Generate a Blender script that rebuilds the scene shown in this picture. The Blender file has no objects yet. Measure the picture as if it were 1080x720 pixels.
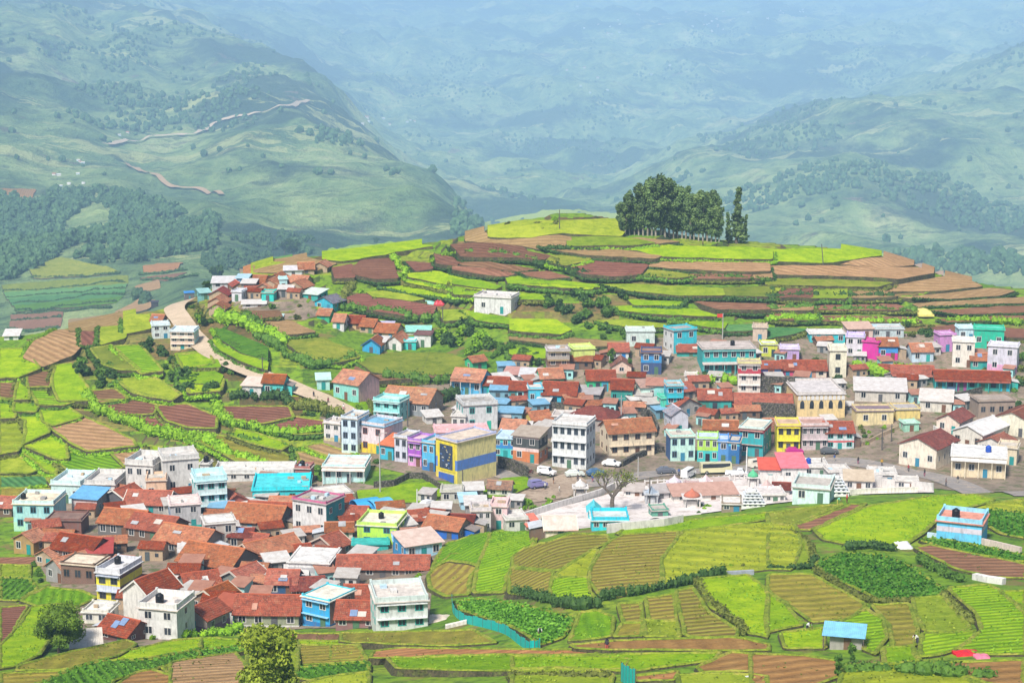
import bpy, bmesh, math, random
import numpy as np
from mathutils import Vector, Matrix, noise as mnoise
from mathutils.bvhtree import BVHTree
from mathutils.geometry import delaunay_2d_cdt

random.seed(7)
SC = bpy.context.scene
COL = SC.collection
# ------------------------------------------------------------------ camera, world, sun, exposure
F = 2000.0                     # focal length in photo pixels (1080 wide)
CZ = 125.0
PITCH = math.atan(400.0 / F)
cam_d = bpy.data.cameras.new("camera")
cam_d.sensor_width = 36.0
cam_d.lens = F / 1080.0 * 36.0
cam_d.clip_start = 1.0
cam_d.clip_end = 90000.0
cam = bpy.data.objects.new("camera", cam_d)
cam.location = (0, 0, CZ)
cam.rotation_euler = (math.pi / 2 - PITCH, 0, 0)
COL.objects.link(cam)
SC.camera = cam

SUN_EL, SUN_AZ = math.radians(52), math.radians(205)     # azimuth clockwise from +Y: behind the camera, to the left
world = bpy.data.worlds.new("World")
SC.world = world
world.use_nodes = True
wn = world.node_tree.nodes
wl = world.node_tree.links
wn.clear()
sky = wn.new("ShaderNodeTexSky")
sky.sky_type = 'NISHITA'
sky.sun_disc = False
sky.sun_elevation = SUN_EL
sky.sun_rotation = SUN_AZ
sky.air_density = 1.0
sky.dust_density = 2.5
sky.ozone_density = 1.0
bg = wn.new("ShaderNodeBackground")
bg.inputs[1].default_value = 0.075
wo = wn.new("ShaderNodeOutputWorld")
wl.new(sky.outputs[0], bg.inputs[0])
wl.new(bg.outputs[0], wo.inputs[0])

sun_d = bpy.data.lights.new("sun", 'SUN')
sun_d.energy = 3.7
sun_d.angle = math.radians(10)
sun_d.color = (1.0, 0.95, 0.86)
sun = bpy.data.objects.new("sun", sun_d)
sv = Vector((math.sin(SUN_AZ) * math.cos(SUN_EL), math.cos(SUN_AZ) * math.cos(SUN_EL), math.sin(SUN_EL)))
sun.rotation_euler = sv.to_track_quat('Z', 'Y').to_euler()
sun.location = (0, 0, 400)
COL.objects.link(sun)

SC.view_settings.view_transform = 'Standard'
SC.view_settings.look = 'None'
SC.view_settings.exposure = 0.6
SC.view_settings.gamma = 1.0
SC.view_settings.use_curve_mapping = False
SC.render.engine = 'CYCLES'
SC.cycles.max_bounces = 6
SC.cycles.diffuse_bounces = 3
SC.cycles.glossy_bounces = 2
SC.cycles.transmission_bounces = 2
SC.cycles.volume_bounces = 1
SC.cycles.use_denoising = True
SC.cycles.caustics_reflective = False
SC.cycles.caustics_refractive = False

# ------------------------------------------------------------------ helpers: materials
MATS = {}
def mat(name):
    m = bpy.data.materials.new(name)
    m.use_nodes = True
    nt = m.node_tree
    nt.nodes.clear()
    out = nt.nodes.new("ShaderNodeOutputMaterial")
    b = nt.nodes.new("ShaderNodeBsdfPrincipled")
    b.inputs['Roughness'].default_value = 0.85
    b.inputs['Specular IOR Level'].default_value = 0.25
    nt.links.new(b.outputs[0], out.inputs[0])
    return m, nt, b

def nd(nt, typ, **kw):
    n = nt.nodes.new(typ)
    for k, v in kw.items():
        if k.startswith('i_'):
            key = k[2:]
            key = int(key) if key.isdigit() else key.replace('_', ' ')
            n.inputs[key].default_value = v
        else:
            setattr(n, k, v)
    return n

def coords(nt, kind='pos'):
    if kind == 'pos':
        return nt.nodes.new("ShaderNodeNewGeometry").outputs['Position']
    tc = nt.nodes.new("ShaderNodeTexCoord")
    return tc.outputs['Object' if kind == 'obj' else 'UV']

def noise_tex(nt, vec, scale, detail=4, rough=0.6, off=None):
    n = nd(nt, "ShaderNodeTexNoise", i_Scale=scale, i_Detail=detail, i_Roughness=rough)
    if off is not None:
        mp = nd(nt, "ShaderNodeMapping", i_Scale=off)
        nt.links.new(vec, mp.inputs[0])
        vec = mp.outputs[0]
    nt.links.new(vec, n.inputs['Vector'])
    return n.outputs[0]

def ramp(nt, fac, stops, interp='LINEAR'):
    r = nt.nodes.new("ShaderNodeValToRGB")
    r.color_ramp.interpolation = interp
    el = r.color_ramp.elements
    while len(el) < len(stops):
        el.new(0.5)
    for e, (p, c) in zip(el, stops):
        e.position = p
        c = c if isinstance(c, (tuple, list)) else (c, c, c)
        e.color = (c[0], c[1], c[2], 1)
    nt.links.new(fac, r.inputs[0])
    return r.outputs[0]

def mixc(nt, fac, a, b, mode='MIX'):
    m = nt.nodes.new("ShaderNodeMix")
    m.data_type = 'RGBA'
    m.blend_type = mode
    for s, v in ((m.inputs[0], fac), (m.inputs[6], a), (m.inputs[7], b)):
        if isinstance(v, (int, float)):
            s.default_value = v
        elif isinstance(v, (tuple, list)):
            s.default_value = (v[0], v[1], v[2], 1)
        else:
            nt.links.new(v, s)
    return m.outputs[2]

def bump(nt, b, h, strength=0.5, dist=0.1):
    n = nd(nt, "ShaderNodeBump", i_Strength=strength, i_Distance=dist)
    nt.links.new(h, n.inputs['Height'])
    nt.links.new(n.outputs[0], b.inputs['Normal'])

def scl(c, k):
    return tuple(min(1, x * k) for x in c[:3])

def M_paint(c, rough=0.75, grime=0.72):
    key = ('paint', tuple(round(x, 3) for x in c), grime)
    if key in MATS: return MATS[key]
    m, nt, b = mat("wall_paint")
    p = coords(nt, 'pos')
    n1 = noise_tex(nt, p, 0.9, 5, 0.7)
    n2 = noise_tex(nt, p, 2.2, 4, 0.65, off=(1, 1, 0.25))     # vertical rain streaks
    f1 = ramp(nt, n1, [(0.35, 0.0), (0.72, 1.0)])
    f2 = ramp(nt, n2, [(0.47, 0.0), (0.66, 1.0)])
    dirt = tuple(0.55 * x + 0.08 for x in scl(c, 0.75))
    c1 = mixc(nt, f1, scl(c, 1.0), scl(c, 0.78))
    mm = nd(nt, "ShaderNodeMath", operation='MULTIPLY')
    nt.links.new(f2, mm.inputs[0]); mm.inputs[1].default_value = grime
    c2 = mixc(nt, mm.outputs[0], c1, dirt)
    nt.links.new(c2, b.inputs['Base Color'])
    b.inputs['Roughness'].default_value = rough
    MATS[key] = m
    return m

def M_tile(c):
    key = ('tile', tuple(round(x, 3) for x in c))
    if key in MATS: return MATS[key]
    m, nt, b = mat("clay_tile")
    o = coords(nt, 'obj')
    p = coords(nt, 'pos')
    w = nd(nt, "ShaderNodeTexWave", wave_type='BANDS', bands_direction='Y', i_Scale=0.85, i_Distortion=0.6, i_Detail=1.0)
    nt.links.new(o, w.inputs[0])
    w2 = nd(nt, "ShaderNodeTexWave", wave_type='BANDS', bands_direction='X', i_Scale=1.1, i_Distortion=0.3)
    nt.links.new(o, w2.inputs[0])
    n1 = noise_tex(nt, p, 0.45, 3, 0.6)
    n2 = noise_tex(nt, p, 1.6, 5, 0.75)
    n3 = noise_tex(nt, p, 0.8, 4, 0.7)
    base = mixc(nt, ramp(nt, n1, [(0.3, 0.0), (0.7, 1.0)]), scl(c, 0.72), scl(c, 1.18))
    base = mixc(nt, ramp(nt, n2, [(0.46, 0.0), (0.6, 0.85)]), base, (c[0] * 0.36, c[1] * 0.45, c[2] * 0.6))
    base = mixc(nt, ramp(nt, n3, [(0.56, 0.0), (0.66, 0.75)]), base, (min(1, c[0] * 1.2), c[1] * 1.9, c[2] * 2.0))
    n5 = noise_tex(nt, p, 2.6, 3, 0.8)
    base = mixc(nt, ramp(nt, n5, [(0.6, 0.0), (0.68, 0.6)]), base, (0.42, 0.3, 0.22))
    base = mixc(nt, ramp(nt, w.outputs[0], [(0.0, 0.45), (0.3, 0.0)]), base, scl(c, 0.4))
    oi = nt.nodes.new("ShaderNodeObjectInfo")
    hs = nt.nodes.new("ShaderNodeHueSaturation")
    for lo_, hi_, sock in ((0.6, 1.12, 'Value'), (1.15, 0.92, 'Saturation')):
        q_ = nd(nt, "ShaderNodeMapRange"); q_.inputs['To Min'].default_value = lo_; q_.inputs['To Max'].default_value = hi_
        nt.links.new(oi.outputs['Random'], q_.inputs[0]); nt.links.new(q_.outputs[0], hs.inputs[sock])
    nt.links.new(base, hs.inputs['Color'])
    nt.links.new(hs.outputs[0], b.inputs['Base Color'])
    h = nd(nt, "ShaderNodeMath", operation='ADD')
    nt.links.new(w.outputs[0], h.inputs[0]); nt.links.new(w2.outputs[0], h.inputs[1])
    bump(nt, b, h.outputs[0], 0.7, 0.08)
    MATS[key] = m
    return m

def M_sheet(c):
    key = ('sheet', tuple(round(x, 3) for x in c))
    if key in MATS: return MATS[key]
    m, nt, b = mat("roof_sheet")
    o = coords(nt, 'obj')
    p = coords(nt, 'pos')
    w = nd(nt, "ShaderNodeTexWave", wave_type='BANDS', bands_direction='X', i_Scale=1.3)
    nt.links.new(o, w.inputs[0])
    n = noise_tex(nt, p, 0.8, 5, 0.7)
    base = mixc(nt, ramp(nt, n, [(0.35, 0.0), (0.75, 1.0)]), c, (c[0] * 0.68, c[1] * 0.62, c[2] * 0.58))
    nt.links.new(base, b.inputs['Base Color'])
    bump(nt, b, w.outputs[0], 0.6, 0.06)
    b.inputs['Roughness'].default_value = 0.6
    MATS[key] = m
    return m

def M_roofslab(c):
    key = ('slab', tuple(round(x, 3) for x in c))
    if key in MATS: return MATS[key]
    m, nt, b = mat("flat_roof")
    p = coords(nt, 'pos')
    n = noise_tex(nt, p, 0.6, 6, 0.7)
    n2 = noise_tex(nt, p, 2.0, 4, 0.7)
    base = mixc(nt, ramp(nt, n, [(0.4, 0.0), (0.7, 1.0)]), c, scl(c, 0.55))
    base = mixc(nt, ramp(nt, n2, [(0.55, 0.0), (0.7, 0.6)]), base, scl(c, 0.4))
    nt.links.new(base, b.inputs['Base Color'])
    MATS[key] = m
    return m

def M_plain(c, rough=0.6, metal=0.0, name="painted_surface"):
    key = ('plain', tuple(round(x, 3) for x in c), rough, metal)
    if key in MATS: return MATS[key]
    m, nt, b = mat(name)
    p = coords(nt, 'pos')
    n = noise_tex(nt, p, 3.0, 3, 0.6)
    base = mixc(nt, ramp(nt, n, [(0.3, 0.0), (0.75, 1.0)]), c, scl(c, 0.78))
    nt.links.new(base, b.inputs['Base Color'])
    b.inputs['Roughness'].default_value = rough
    b.inputs['Metallic'].default_value = metal
    MATS[key] = m
    return m

def M_glass():
    key = 'glass'
    if key in MATS: return MATS[key]
    m, nt, b = mat("window_glass")
    p = coords(nt, 'pos')
    n = noise_tex(nt, p, 0.35, 2, 0.5)
    base = ramp(nt, n, [(0.35, (0.012, 0.016, 0.022)), (0.65, (0.05, 0.06, 0.075))])
    nt.links.new(base, b.inputs['Base Color'])
    b.inputs['Roughness'].default_value = 0.15
    b.inputs['Specular IOR Level'].default_value = 0.5
    MATS[key] = m
    return m

def M_brick(c=(0.22, 0.10, 0.065)):
    key = ('brick', c)
    if key in MATS: return MATS[key]
    m, nt, b = mat("bare_brick")
    o = coords(nt, 'obj')
    br = nd(nt, "ShaderNodeTexBrick", i_Scale=2.2)
    br.inputs['Color1'].default_value = (*c, 1)
    br.inputs['Color2'].default_value = (*scl(c, 0.7), 1)
    br.inputs['Mortar'].default_value = (0.3, 0.26, 0.22, 1)
    mp = nd(nt, "ShaderNodeMapping")
    mp.inputs['Rotation'].default_value = (math.pi / 2, 0, 0)
    nt.links.new(o, mp.inputs[0]); nt.links.new(mp.outputs[0], br.inputs[0])
    n = noise_tex(nt, coords(nt, 'pos'), 0.7, 5, 0.7)
    base = mixc(nt, ramp(nt, n, [(0.35, 0.0), (0.7, 0.7)]), br.outputs[0], (0.16, 0.12, 0.1))
    nt.links.new(base, b.inputs['Base Color'])
    MATS[key] = m
    return m

# ------------------------------------------------------------------ helpers: meshes
class MB:
    def __init__(s):
        s.v = []; s.f = []; s.m = []; s.ms = []; s.uv = None
    def mi(s, m):
        for i, x in enumerate(s.ms):
            if x is m: return i
        s.ms.append(m); return len(s.ms) - 1
    def face(s, pts, m=0):
        i = len(s.v); s.v += [tuple(p) for p in pts]
        s.f.append(tuple(range(i, i + len(pts)))); s.m.append(m)
    def box(s, x0, x1, y0, y1, z0, z1, m=0):
        i = len(s.v)
        s.v += [(x0, y0, z0), (x1, y0, z0), (x1, y1, z0), (x0, y1, z0), (x0, y0, z1), (x1, y0, z1), (x1, y1, z1), (x0, y1, z1)]
        for q in ((0, 3, 2, 1), (4, 5, 6, 7), (0, 1, 5, 4), (1, 2, 6, 5), (2, 3, 7, 6), (3, 0, 4, 7)):
            s.f.append(tuple(i + k for k in q)); s.m.append(m)
    def hexa(s, lo, hi, m=0):          # lower quad (ccw) and upper quad
        i = len(s.v); s.v += [tuple(p) for p in lo] + [tuple(p) for p in hi]
        for q in ((0, 3, 2, 1), (4, 5, 6, 7), (0, 1, 5, 4), (1, 2, 6, 5), (2, 3, 7, 6), (3, 0, 4, 7)):
            s.f.append(tuple(i + k for k in q)); s.m.append(m)
    def tube(s, a, b, r0, r1, n=8, m=0, caps=True):
        a = Vector(a); b = Vector(b); d = (b - a)
        if d.length < 1e-6: return
        q = d.to_track_quat('Z', 'Y')
        i = len(s.v)
        for P, r in ((a, r0), (b, r1)):
            for k in range(n):
                t = 2 * math.pi * k / n
                s.v.append(tuple(P + q @ Vector((r * math.cos(t), r * math.sin(t), 0))))
        for k in range(n):
            k2 = (k + 1) % n
            s.f.append((i + k, i + k2, i + n + k2, i + n + k)); s.m.append(m)
        if caps:
            s.f.append(tuple(i + n + k for k in range(n))); s.m.append(m)
            s.f.append(tuple(i + n - 1 - k for k in range(n))); s.m.append(m)
    def lathe(s, prof, n=12, m=0, cx=0, cy=0):
        i = len(s.v)
        for r, z in prof:
            for k in range(n):
                t = 2 * math.pi * k / n
                s.v.append((cx + r * math.cos(t), cy + r * math.sin(t), z))
        for j in range(len(prof) - 1):
            for k in range(n):
                k2 = (k + 1) % n
                a = i + j * n
                s.f.append((a + k, a + k2, a + n + k2, a + n + k)); s.m.append(m)
        s.f.append(tuple(i + (len(prof) - 1) * n + k for k in range(n))); s.m.append(m)
        s.f.append(tuple(i + n - 1 - k for k in range(n))); s.m.append(m)
    def build(s, name, mats, parent=None, smooth=False):
        me = bpy.data.meshes.new(name)
        me.from_pydata(s.v, [], s.f)
        if not isinstance(mats, (list, tuple)): mats = [mats]
        for m in mats: me.materials.append(m)
        if len(mats) > 1: me.polygons.foreach_set('material_index', s.m)
        if smooth: me.polygons.foreach_set('use_smooth', [True] * len(s.f))
        me.update()
        o = bpy.data.objects.new(name, me)
        COL.objects.link(o)
        if parent is not None: o.parent = parent
        return o

def tag(o, label=None, cat=None, group=None, kind=None):
    if label: o['label'] = label
    if cat: o['category'] = cat
    if group: o['group'] = group
    if kind: o['kind'] = kind
    return o

def empty(name, loc, rz=0.0):
    o = bpy.data.objects.new(name, None)
    o.location = loc
    o.rotation_euler = (0, 0, rz)
    o.empty_display_size = 0.5
    COL.objects.link(o)
    return o

KIDS = {}
def copy_tree(o, parent=None):
    c = o.copy()
    COL.objects.link(c)
    if parent is not None: c.parent = parent
    for ch in o.children:
        copy_tree(ch, c)
    return c

# ------------------------------------------------------------------ terrain
def pchip(x, y, xi):
    x = np.asarray(x, float); y = np.asarray(y, float); xi = np.asarray(xi, float)
    h = np.diff(x); d = np.diff(y) / h
    m = np.zeros_like(y)
    for k in range(1, len(x) - 1):
        if d[k - 1] * d[k] > 0:
            w1 = 2 * h[k] + h[k - 1]; w2 = h[k] + 2 * h[k - 1]
            m[k] = (w1 + w2) / (w1 / d[k - 1] + w2 / d[k])
    m[0] = d[0]; m[-1] = d[-1]
    i = np.clip(np.searchsorted(x, xi) - 1, 0, len(x) - 2)
    t = (xi - x[i]) / h[i]
    t = np.clip(t, -0.2, 1.2)
    return ((2*t**3 - 3*t**2 + 1) * y[i] + (t**3 - 2*t**2 + t) * h[i] * m[i] + (-2*t**3 + 3*t**2) * y[i+1] + (t**3 - t**2) * h[i] * m[i+1])

# profile of the land under each bearing: distance -> height, written as the sight-line (image row) it meets
TAB = {
 -300: [(110,1020),(170,850),(230,730),(300,660),(350,600),(400,538),(440,490),(470,445),(495,410),(540,362),(580,372),(680,400),(900,380),(1000,352),(1150,285),(1250,250),(1400,200),(1600,140),(1900,75),(2200,30),(2600,0),(3200,-25),(5000,-33),(11000,-38)],
 0:    [(110,1020),(170,840),(230,722),(300,650),(350,595),(400,533),(435,485),(465,435),(490,402),(540,354),(580,362),(680,385),(900,372),(1000,352),(1150,292),(1250,262),(1400,215),(1600,160),(1900,90),(2200,38),(2500,5),(3000,-15),(4500,-28),(11000,-36)],
 150:  [(110,1020),(170,840),(225,722),(290,660),(335,602),(385,545),(415,505),(440,470),(465,430),(500,380),(535,345),(560,328),(610,345),(750,360),(950,338),(1080,292),(1250,255),(1400,225),(1600,180),(1900,115),(2200,58),(2500,12),(2750,12),(4000,0),(6000,-15),(11000,-30)],
 300:  [(110,1020),(170,835),(220,722),(285,665),(330,605),(380,545),(418,492),(445,450),(480,400),(520,350),(565,302),(600,272),(640,282),(750,305),(950,298),(1150,275),(1300,245),(1500,195),(1700,145),(1950,95),(2150,62),(2350,72),(3000,70),(4000,45),(6000,8),(11000,-24)],
 450:  [(110,1010),(165,830),(215,720),(245,688),(270,664),(292,638),(322,600),(342,577),(355,562),(375,540),(395,515),(412,490),(430,468),(455,440),(480,412),(508,378),(535,345),(565,305),(600,268),(620,255),(660,275),(800,310),(1050,305),(1250,268),(1400,235),(1550,200),(1660,182),(1900,195),(2500,155),(3500,98),(5000,48),(7000,12),(11000,-20)],
 520:  [(110,1010),(160,830),(210,720),(240,685),(265,655),(295,615),(318,583),(335,566),(350,567),(362,562),(380,540),(398,515),(418,488),(440,460),(465,430),(490,398),(515,355),(545,310),(580,268),(612,240),(640,255),(760,310),(1000,330),(1300,275),(1450,248),(1600,238),(1800,245),(2000,212),(2600,150),(3500,95),(5000,48),(7000,12),(11000,-20)],
 600:  [(110,1010),(155,830),(205,720),(230,682),(260,630),(290,585),(315,558),(335,566),(352,563),(375,543),(398,517),(422,490),(445,460),(468,425),(485,395),(518,345),(556,290),(600,240),(620,223),(650,240),(760,300),(1000,335),(1400,290),(1800,238),(2000,213),(2400,170),(3000,120),(4000,70),(6000,22),(11000,-20)],
 750:  [(110,1010),(150,830),(200,720),(232,662),(268,605),(300,562),(325,541),(345,551),(358,551),(383,531),(405,507),(425,491),(445,468),(468,422),(495,375),(522,335),(556,290),(590,257),(606,250),(640,262),(760,310),(1000,335),(1400,295),(1700,240),(1900,190),(2050,155),(2300,160),(2800,135),(3500,95),(5000,40),(7000,10),(11000,-20)],
 900:  [(110,1010),(148,830),(195,720),(228,662),(265,605),(305,552),(335,523),(355,532),(368,531),(390,517),(410,503),(435,478),(460,440),(480,408),(510,362),(550,315),(585,280),(610,262),(640,275),(760,320),(1000,335),(1400,280),(1700,215),(2000,150),(2250,110),(2500,116),(3000,100),(4000,55),(6000,20),(11000,-20)],
 1080: [(110,1010),(145,830),(190,720),(222,662),(262,605),(310,550),(350,519),(372,525),(390,517),(405,507),(425,487),(448,452),(472,415),(500,375),(530,340),(560,315),(585,303),(620,318),(760,350),(1000,345),(1400,285),(1700,225),(2000,150),(2300,90),(2500,62),(2800,70),(3400,55),(4500,30),(6500,5),(11000,-22)],
 1400: [(110,1010),(145,830),(190,725),(222,668),(262,612),(310,560),(350,532),(372,535),(390,525),(405,513),(425,493),(448,460),(472,425),(500,390),(530,360),(560,342),(590,335),(640,355),(760,370),(1000,345),(1400,265),(1700,200),(2000,120),(2300,60),(2600,30),(3000,25),(3600,20),(5000,8),(7000,-5),(11000,-25)],
}
US = sorted(TAB)
DFAR = 690.0
def stretch(d): return d if d < DFAR else DFAR * (min(d, 2600.0) / DFAR) ** 1.85 + max(0.0, d - 2600.0) * 1.6
for u_ in TAB: TAB[u_] = [(stretch(d_), v_) for d_, v_ in TAB[u_]]
NU, ND = 281, 1000
ug = np.linspace(-300, 1400, NU)
dg = np.exp(np.linspace(math.log(110), math.log(stretch(11000)), ND))
cols = np.array([pchip(np.log([a for a, b in TAB[u]]), [b for a, b in TAB[u]], np.log(dg)) for u in US])
V = np.zeros((ND, NU))
for j in range(ND):
    V[j] = pchip(US, cols[:, j], ug)
# light smoothing along distance so ridges are rounded rather than creased
for _ in range(3):
    V[1:-1] = 0.25 * V[:-2] + 0.5 * V[1:-1] + 0.25 * V[2:]
    V[:, 1:-1] = 0.2 * V[:, :-2] + 0.6 * V[:, 1:-1] + 0.2 * V[:, 2:]
cp, sp = math.cos(PITCH), math.sin(PITCH)
def ray_dir(u, v):
    a = (u - 540.0) / F; b = (360.0 - v) / F
    return Vector((a, cp + b * sp, -sp + b * cp))
B_ = (360.0 - V) / F
dy = cp + B_ * sp
T_ = dg[:, None] / dy
PX = T_ * (ug[None, :] - 540.0) / F
PY = np.repeat(dg[:, None], NU, 1)
PZ = CZ + T_ * (-sp + B_ * cp)
# relief: small bumps close by, gullies and spurs on the far hillsides
for j in range(ND):
    d = dg[j]
    far = min(1.0, max(0.0, (d - 900.0) / 700.0))
    for i in range(NU):
        x, y = PX[j, i], PY[j, i]
        z = 0.35 * mnoise.noise((x * 0.03, y * 0.03, 1.7)) * (1 - far)
        if far > 0:
            g = mnoise.fractal((x * 0.0020 + 3, y * 0.0012, 0.3), 1.0, 2.1, 6)
            r = 1.0 - abs(mnoise.noise((x * 0.0027 + y * 0.0009, y * 0.001 - x * 0.0006, 5.0)))
            amp = 30 + 95 * min(1, max(0, d - 1500) / 8000)
            rm = mnoise.ridged_multi_fractal((x * 0.0036 + y * .0007, y * 0.0014 - x * .0005, 2.2), 1.0, 2.1, 5, 1.0, 2.0)
            z += far * (amp * 0.7 * g + amp * 0.6 * (r - 0.75) + amp * .42 * (rm - 1.1))
        PZ[j, i] += z

PZ0 = PZ.copy()                 # the land before terracing: fields are levelled from this
STRIP = np.zeros((ND, NU))
def sstep(a, b_, x):
    t = min(1.0, max(0.0, (x - a) / (b_ - a))); return t * t * (3 - 2 * t)
for j in range(ND):
    d = dg[j]
    if d < 400 or d > 680: continue
    for i in range(NU):
        u, v = ug[i], V[j, i]
        w = sstep(345, 365, u + 30) * sstep(358, 338, v) if u > 330 else sstep(330, 300, u) * sstep(500, 486, v)
        if w <= 0: continue
        x, y = PX[j, i], PY[j, i]
        z = PZ[j, i]
        st = 1.5
        q = (z + 1.1 * mnoise.noise((x * .018, y * .018, 9.0)) + 40) / st
        f = q - math.floor(q)
        cut = st * max(0.0, f - .0) * (1 - sstep(.86, 1.0, f))
        PZ[j, i] = z - w * cut
        seg = math.floor(x / 21 + 2.2 * mnoise.noise((math.floor(q) * 3.7, 0, 0)))
        hsh = math.sin(math.floor(q) * 12.9898 + seg * 78.233) * 43758.5453
        STRIP[j, i] = (.1 + .9 * (hsh - math.floor(hsh))) if w > .5 else 0
JS = int(np.searchsorted(dg, 770))
def grid_mesh(name, j0, j1, material, strips=False):
    nv = (j1 - j0)
    vs = np.stack([PX[j0:j1], PY[j0:j1], PZ[j0:j1]], -1).reshape(-1, 3)
    idx = np.arange(nv * NU).reshape(nv, NU)
    fs = np.stack([idx[:-1, :-1], idx[:-1, 1:], idx[1:, 1:], idx[1:, :-1]], -1).reshape(-1, 4)
    me = bpy.data.meshes.new(name)
    me.from_pydata(vs.tolist(), [], fs.tolist())
    me.materials.append(material)
    me.polygons.foreach_set('use_smooth', [True] * len(fs))
    if strips:
        at_ = me.attributes.new('strip', 'FLOAT', 'FACE')
        at_.data.foreach_set('value', STRIP[j0:j1 - 1, :-1].reshape(-1).astype(np.float32))
    me.update()
    o = bpy.data.objects.new(name, me)
    COL.objects.link(o)
    o['kind'] = 'structure'
    return vs, fs

m_hill, nt, b = mat("hillside_grass")
p = coords(nt)
n1 = noise_tex(nt, p, 0.05, 5, 0.6); n2 = noise_tex(nt, p, 0.5, 5, 0.7); n3 = noise_tex(nt, p, 0.12, 4, 0.65)
c_ = ramp(nt, n1, [(0.3, (0.07, 0.16, 0.008)), (0.5, (0.15, 0.27, 0.012)), (0.7, (0.26, 0.33, 0.025))])
av = nd(nt, "ShaderNodeAttribute", attribute_name='strip')
pc_ = ramp(nt, av.outputs['Fac'], [(0.0, (0.12, 0.22, 0.01)), (0.08, (0.2, 0.34, 0.012)), (0.38, (0.15, 0.29, 0.01)), (0.55, (0.28, 0.34, 0.02)), (0.68, (0.26, 0.2, 0.06)), (0.79, (0.25, 0.13, 0.065)), (0.88, (0.15, 0.055, 0.04)), (0.94, (0.1, 0.22, 0.012))], 'CONSTANT')
cov = nd(nt, "ShaderNodeMath", operation='GREATER_THAN'); cov.inputs[1].default_value = 0.05
nt.links.new(av.outputs['Fac'], cov.inputs[0])
mv = nd(nt, "ShaderNodeMath", operation='MULTIPLY'); mv.inputs[1].default_value = 0.8
nt.links.new(cov.outputs[0], mv.inputs[0])
c_ = mixc(nt, mv.outputs[0], c_, pc_)
c_ = mixc(nt, ramp(nt, n2, [(0.45, 0.0), (0.66, 0.9)]), c_, (0.03, 0.07, 0.01))
c_ = mixc(nt, ramp(nt, n3, [(0.56, 0.0), (0.64, 0.8)]), c_, (0.19, 0.13, 0.05))
gn = nt.nodes.new("ShaderNodeNewGeometry")
sx = nt.nodes.new("ShaderNodeSeparateXYZ"); nt.links.new(gn.outputs['True Normal'], sx.inputs[0])
c_ = mixc(nt, ramp(nt, sx.outputs[2], [(0.80, 1.0), (0.93, 0.0)]), c_, mixc(nt, ramp(nt, n3, [(.4, 0.0), (.6, 1.0)]), (0.03, 0.05, 0.014), (0.10, 0.075, 0.04)))
nt.links.new(c_, b.inputs['Base Color'])
bump(nt, b, n2, 0.8, 0.4)
M_HILL = m_hill

m_far, nt, b = mat("distant_hills")
p = coords(nt)
nA = noise_tex(nt, p, 0.0014, 8, 0.66, off=(1, 0.6, 2.0))
nB = noise_tex(nt, p, 0.0042, 9, 0.74, off=(1.2, 0.5, 1.0))
nC = noise_tex(nt, p, 0.001, 5, 0.6)
nD = noise_tex(nt, p, 0.016, 7, 0.78)
nE = noise_tex(nt, p, 0.0023, 7, 0.76, off=(0.7, 1.6, 1.0))
c_ = ramp(nt, nB, [(0.35, (0.07, 0.15, 0.07)), (0.47, (0.19, 0.30, 0.11)), (0.58, (0.34, 0.45, 0.17)), (0.7, (0.58, 0.6, 0.28))])
c_ = mixc(nt, ramp(nt, nA, [(0.5, 0.0), (0.56, 0.85)]), c_, (0.03, 0.07, 0.05))
c_ = mixc(nt, ramp(nt, nE, [(0.58, 0.0), (0.61, 0.8)]), c_, (0.5, 0.54, 0.22))
nF = noise_tex(nt, p, 0.008, 6, 0.7, off=(1.0, 1.0, 1.0))
c_ = mixc(nt, ramp(nt, nF, [(0.64, 0.0), (0.66, 0.7)]), c_, (0.48, 0.33, 0.25))
c_ = mixc(nt, ramp(nt, nD, [(0.5, 0.0), (0.62, 0.7)]), c_, (0.03, 0.07, 0.035))
nt.links.new(c_, b.inputs['Base Color'])
ha_ = nd(nt, 'ShaderNodeMath', operation='MULTIPLY_ADD'); ha_.inputs[1].default_value = 2.0
nt.links.new(nB, ha_.inputs[0]); nt.links.new(nD, ha_.inputs[2])
bump(nt, b, ha_.outputs[0], 1.0, 22.0)
M_FAR = m_far
vs1, fs1 = grid_mesh("terraced_hillside", 0, JS + 1, m_hill, True)
vs2, fs2 = grid_mesh("distant_hills", JS, ND, m_far)
def make_bvh(Z):
    vs = np.stack([PX, PY, Z], -1).reshape(-1, 3)
    idx = np.arange(ND * NU).reshape(ND, NU)
    fs = np.stack([idx[:-1, :-1], idx[:-1, 1:], idx[1:, 1:], idx[1:, :-1]], -1).reshape(-1, 4)
    return BVHTree.FromPolygons(vs.tolist(), fs.tolist())
BV_T = make_bvh(PZ); BV_S = make_bvh(PZ0)
BVX = [BV_T]
def use_land(smooth): BVX[0] = BV_S if smooth else BV_T
CAMP = Vector((0, 0, CZ))
def H(x, y):
    h = BVX[0].ray_cast(Vector((x, y, 3000)), Vector((0, 0, -1)))
    return h[0].z if h[0] is not None else 0.0
def at(u, v, off=0.0, dmin=0.0):
    """point of the land seen at photo pixel (u, v); off = height above the land; dmin skips what is nearer"""
    d = ray_dir(u, v).normalized()
    h = BVX[0].ray_cast(CAMP + d * dmin, d)
    if h[0] is None:
        return CAMP + d * 3000
    t = h[3] + dmin
    if off:
        for _ in range(5):
            q = CAMP + d * t
            e = q.z - H(q.x, q.y) - off
            t += e / 0.3 if abs(e) > 0.01 else 0
    return CAMP + d * t
def px_per_m(p):
    return F / ((p.y) * cp + (CZ - p.z) * sp)
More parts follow.
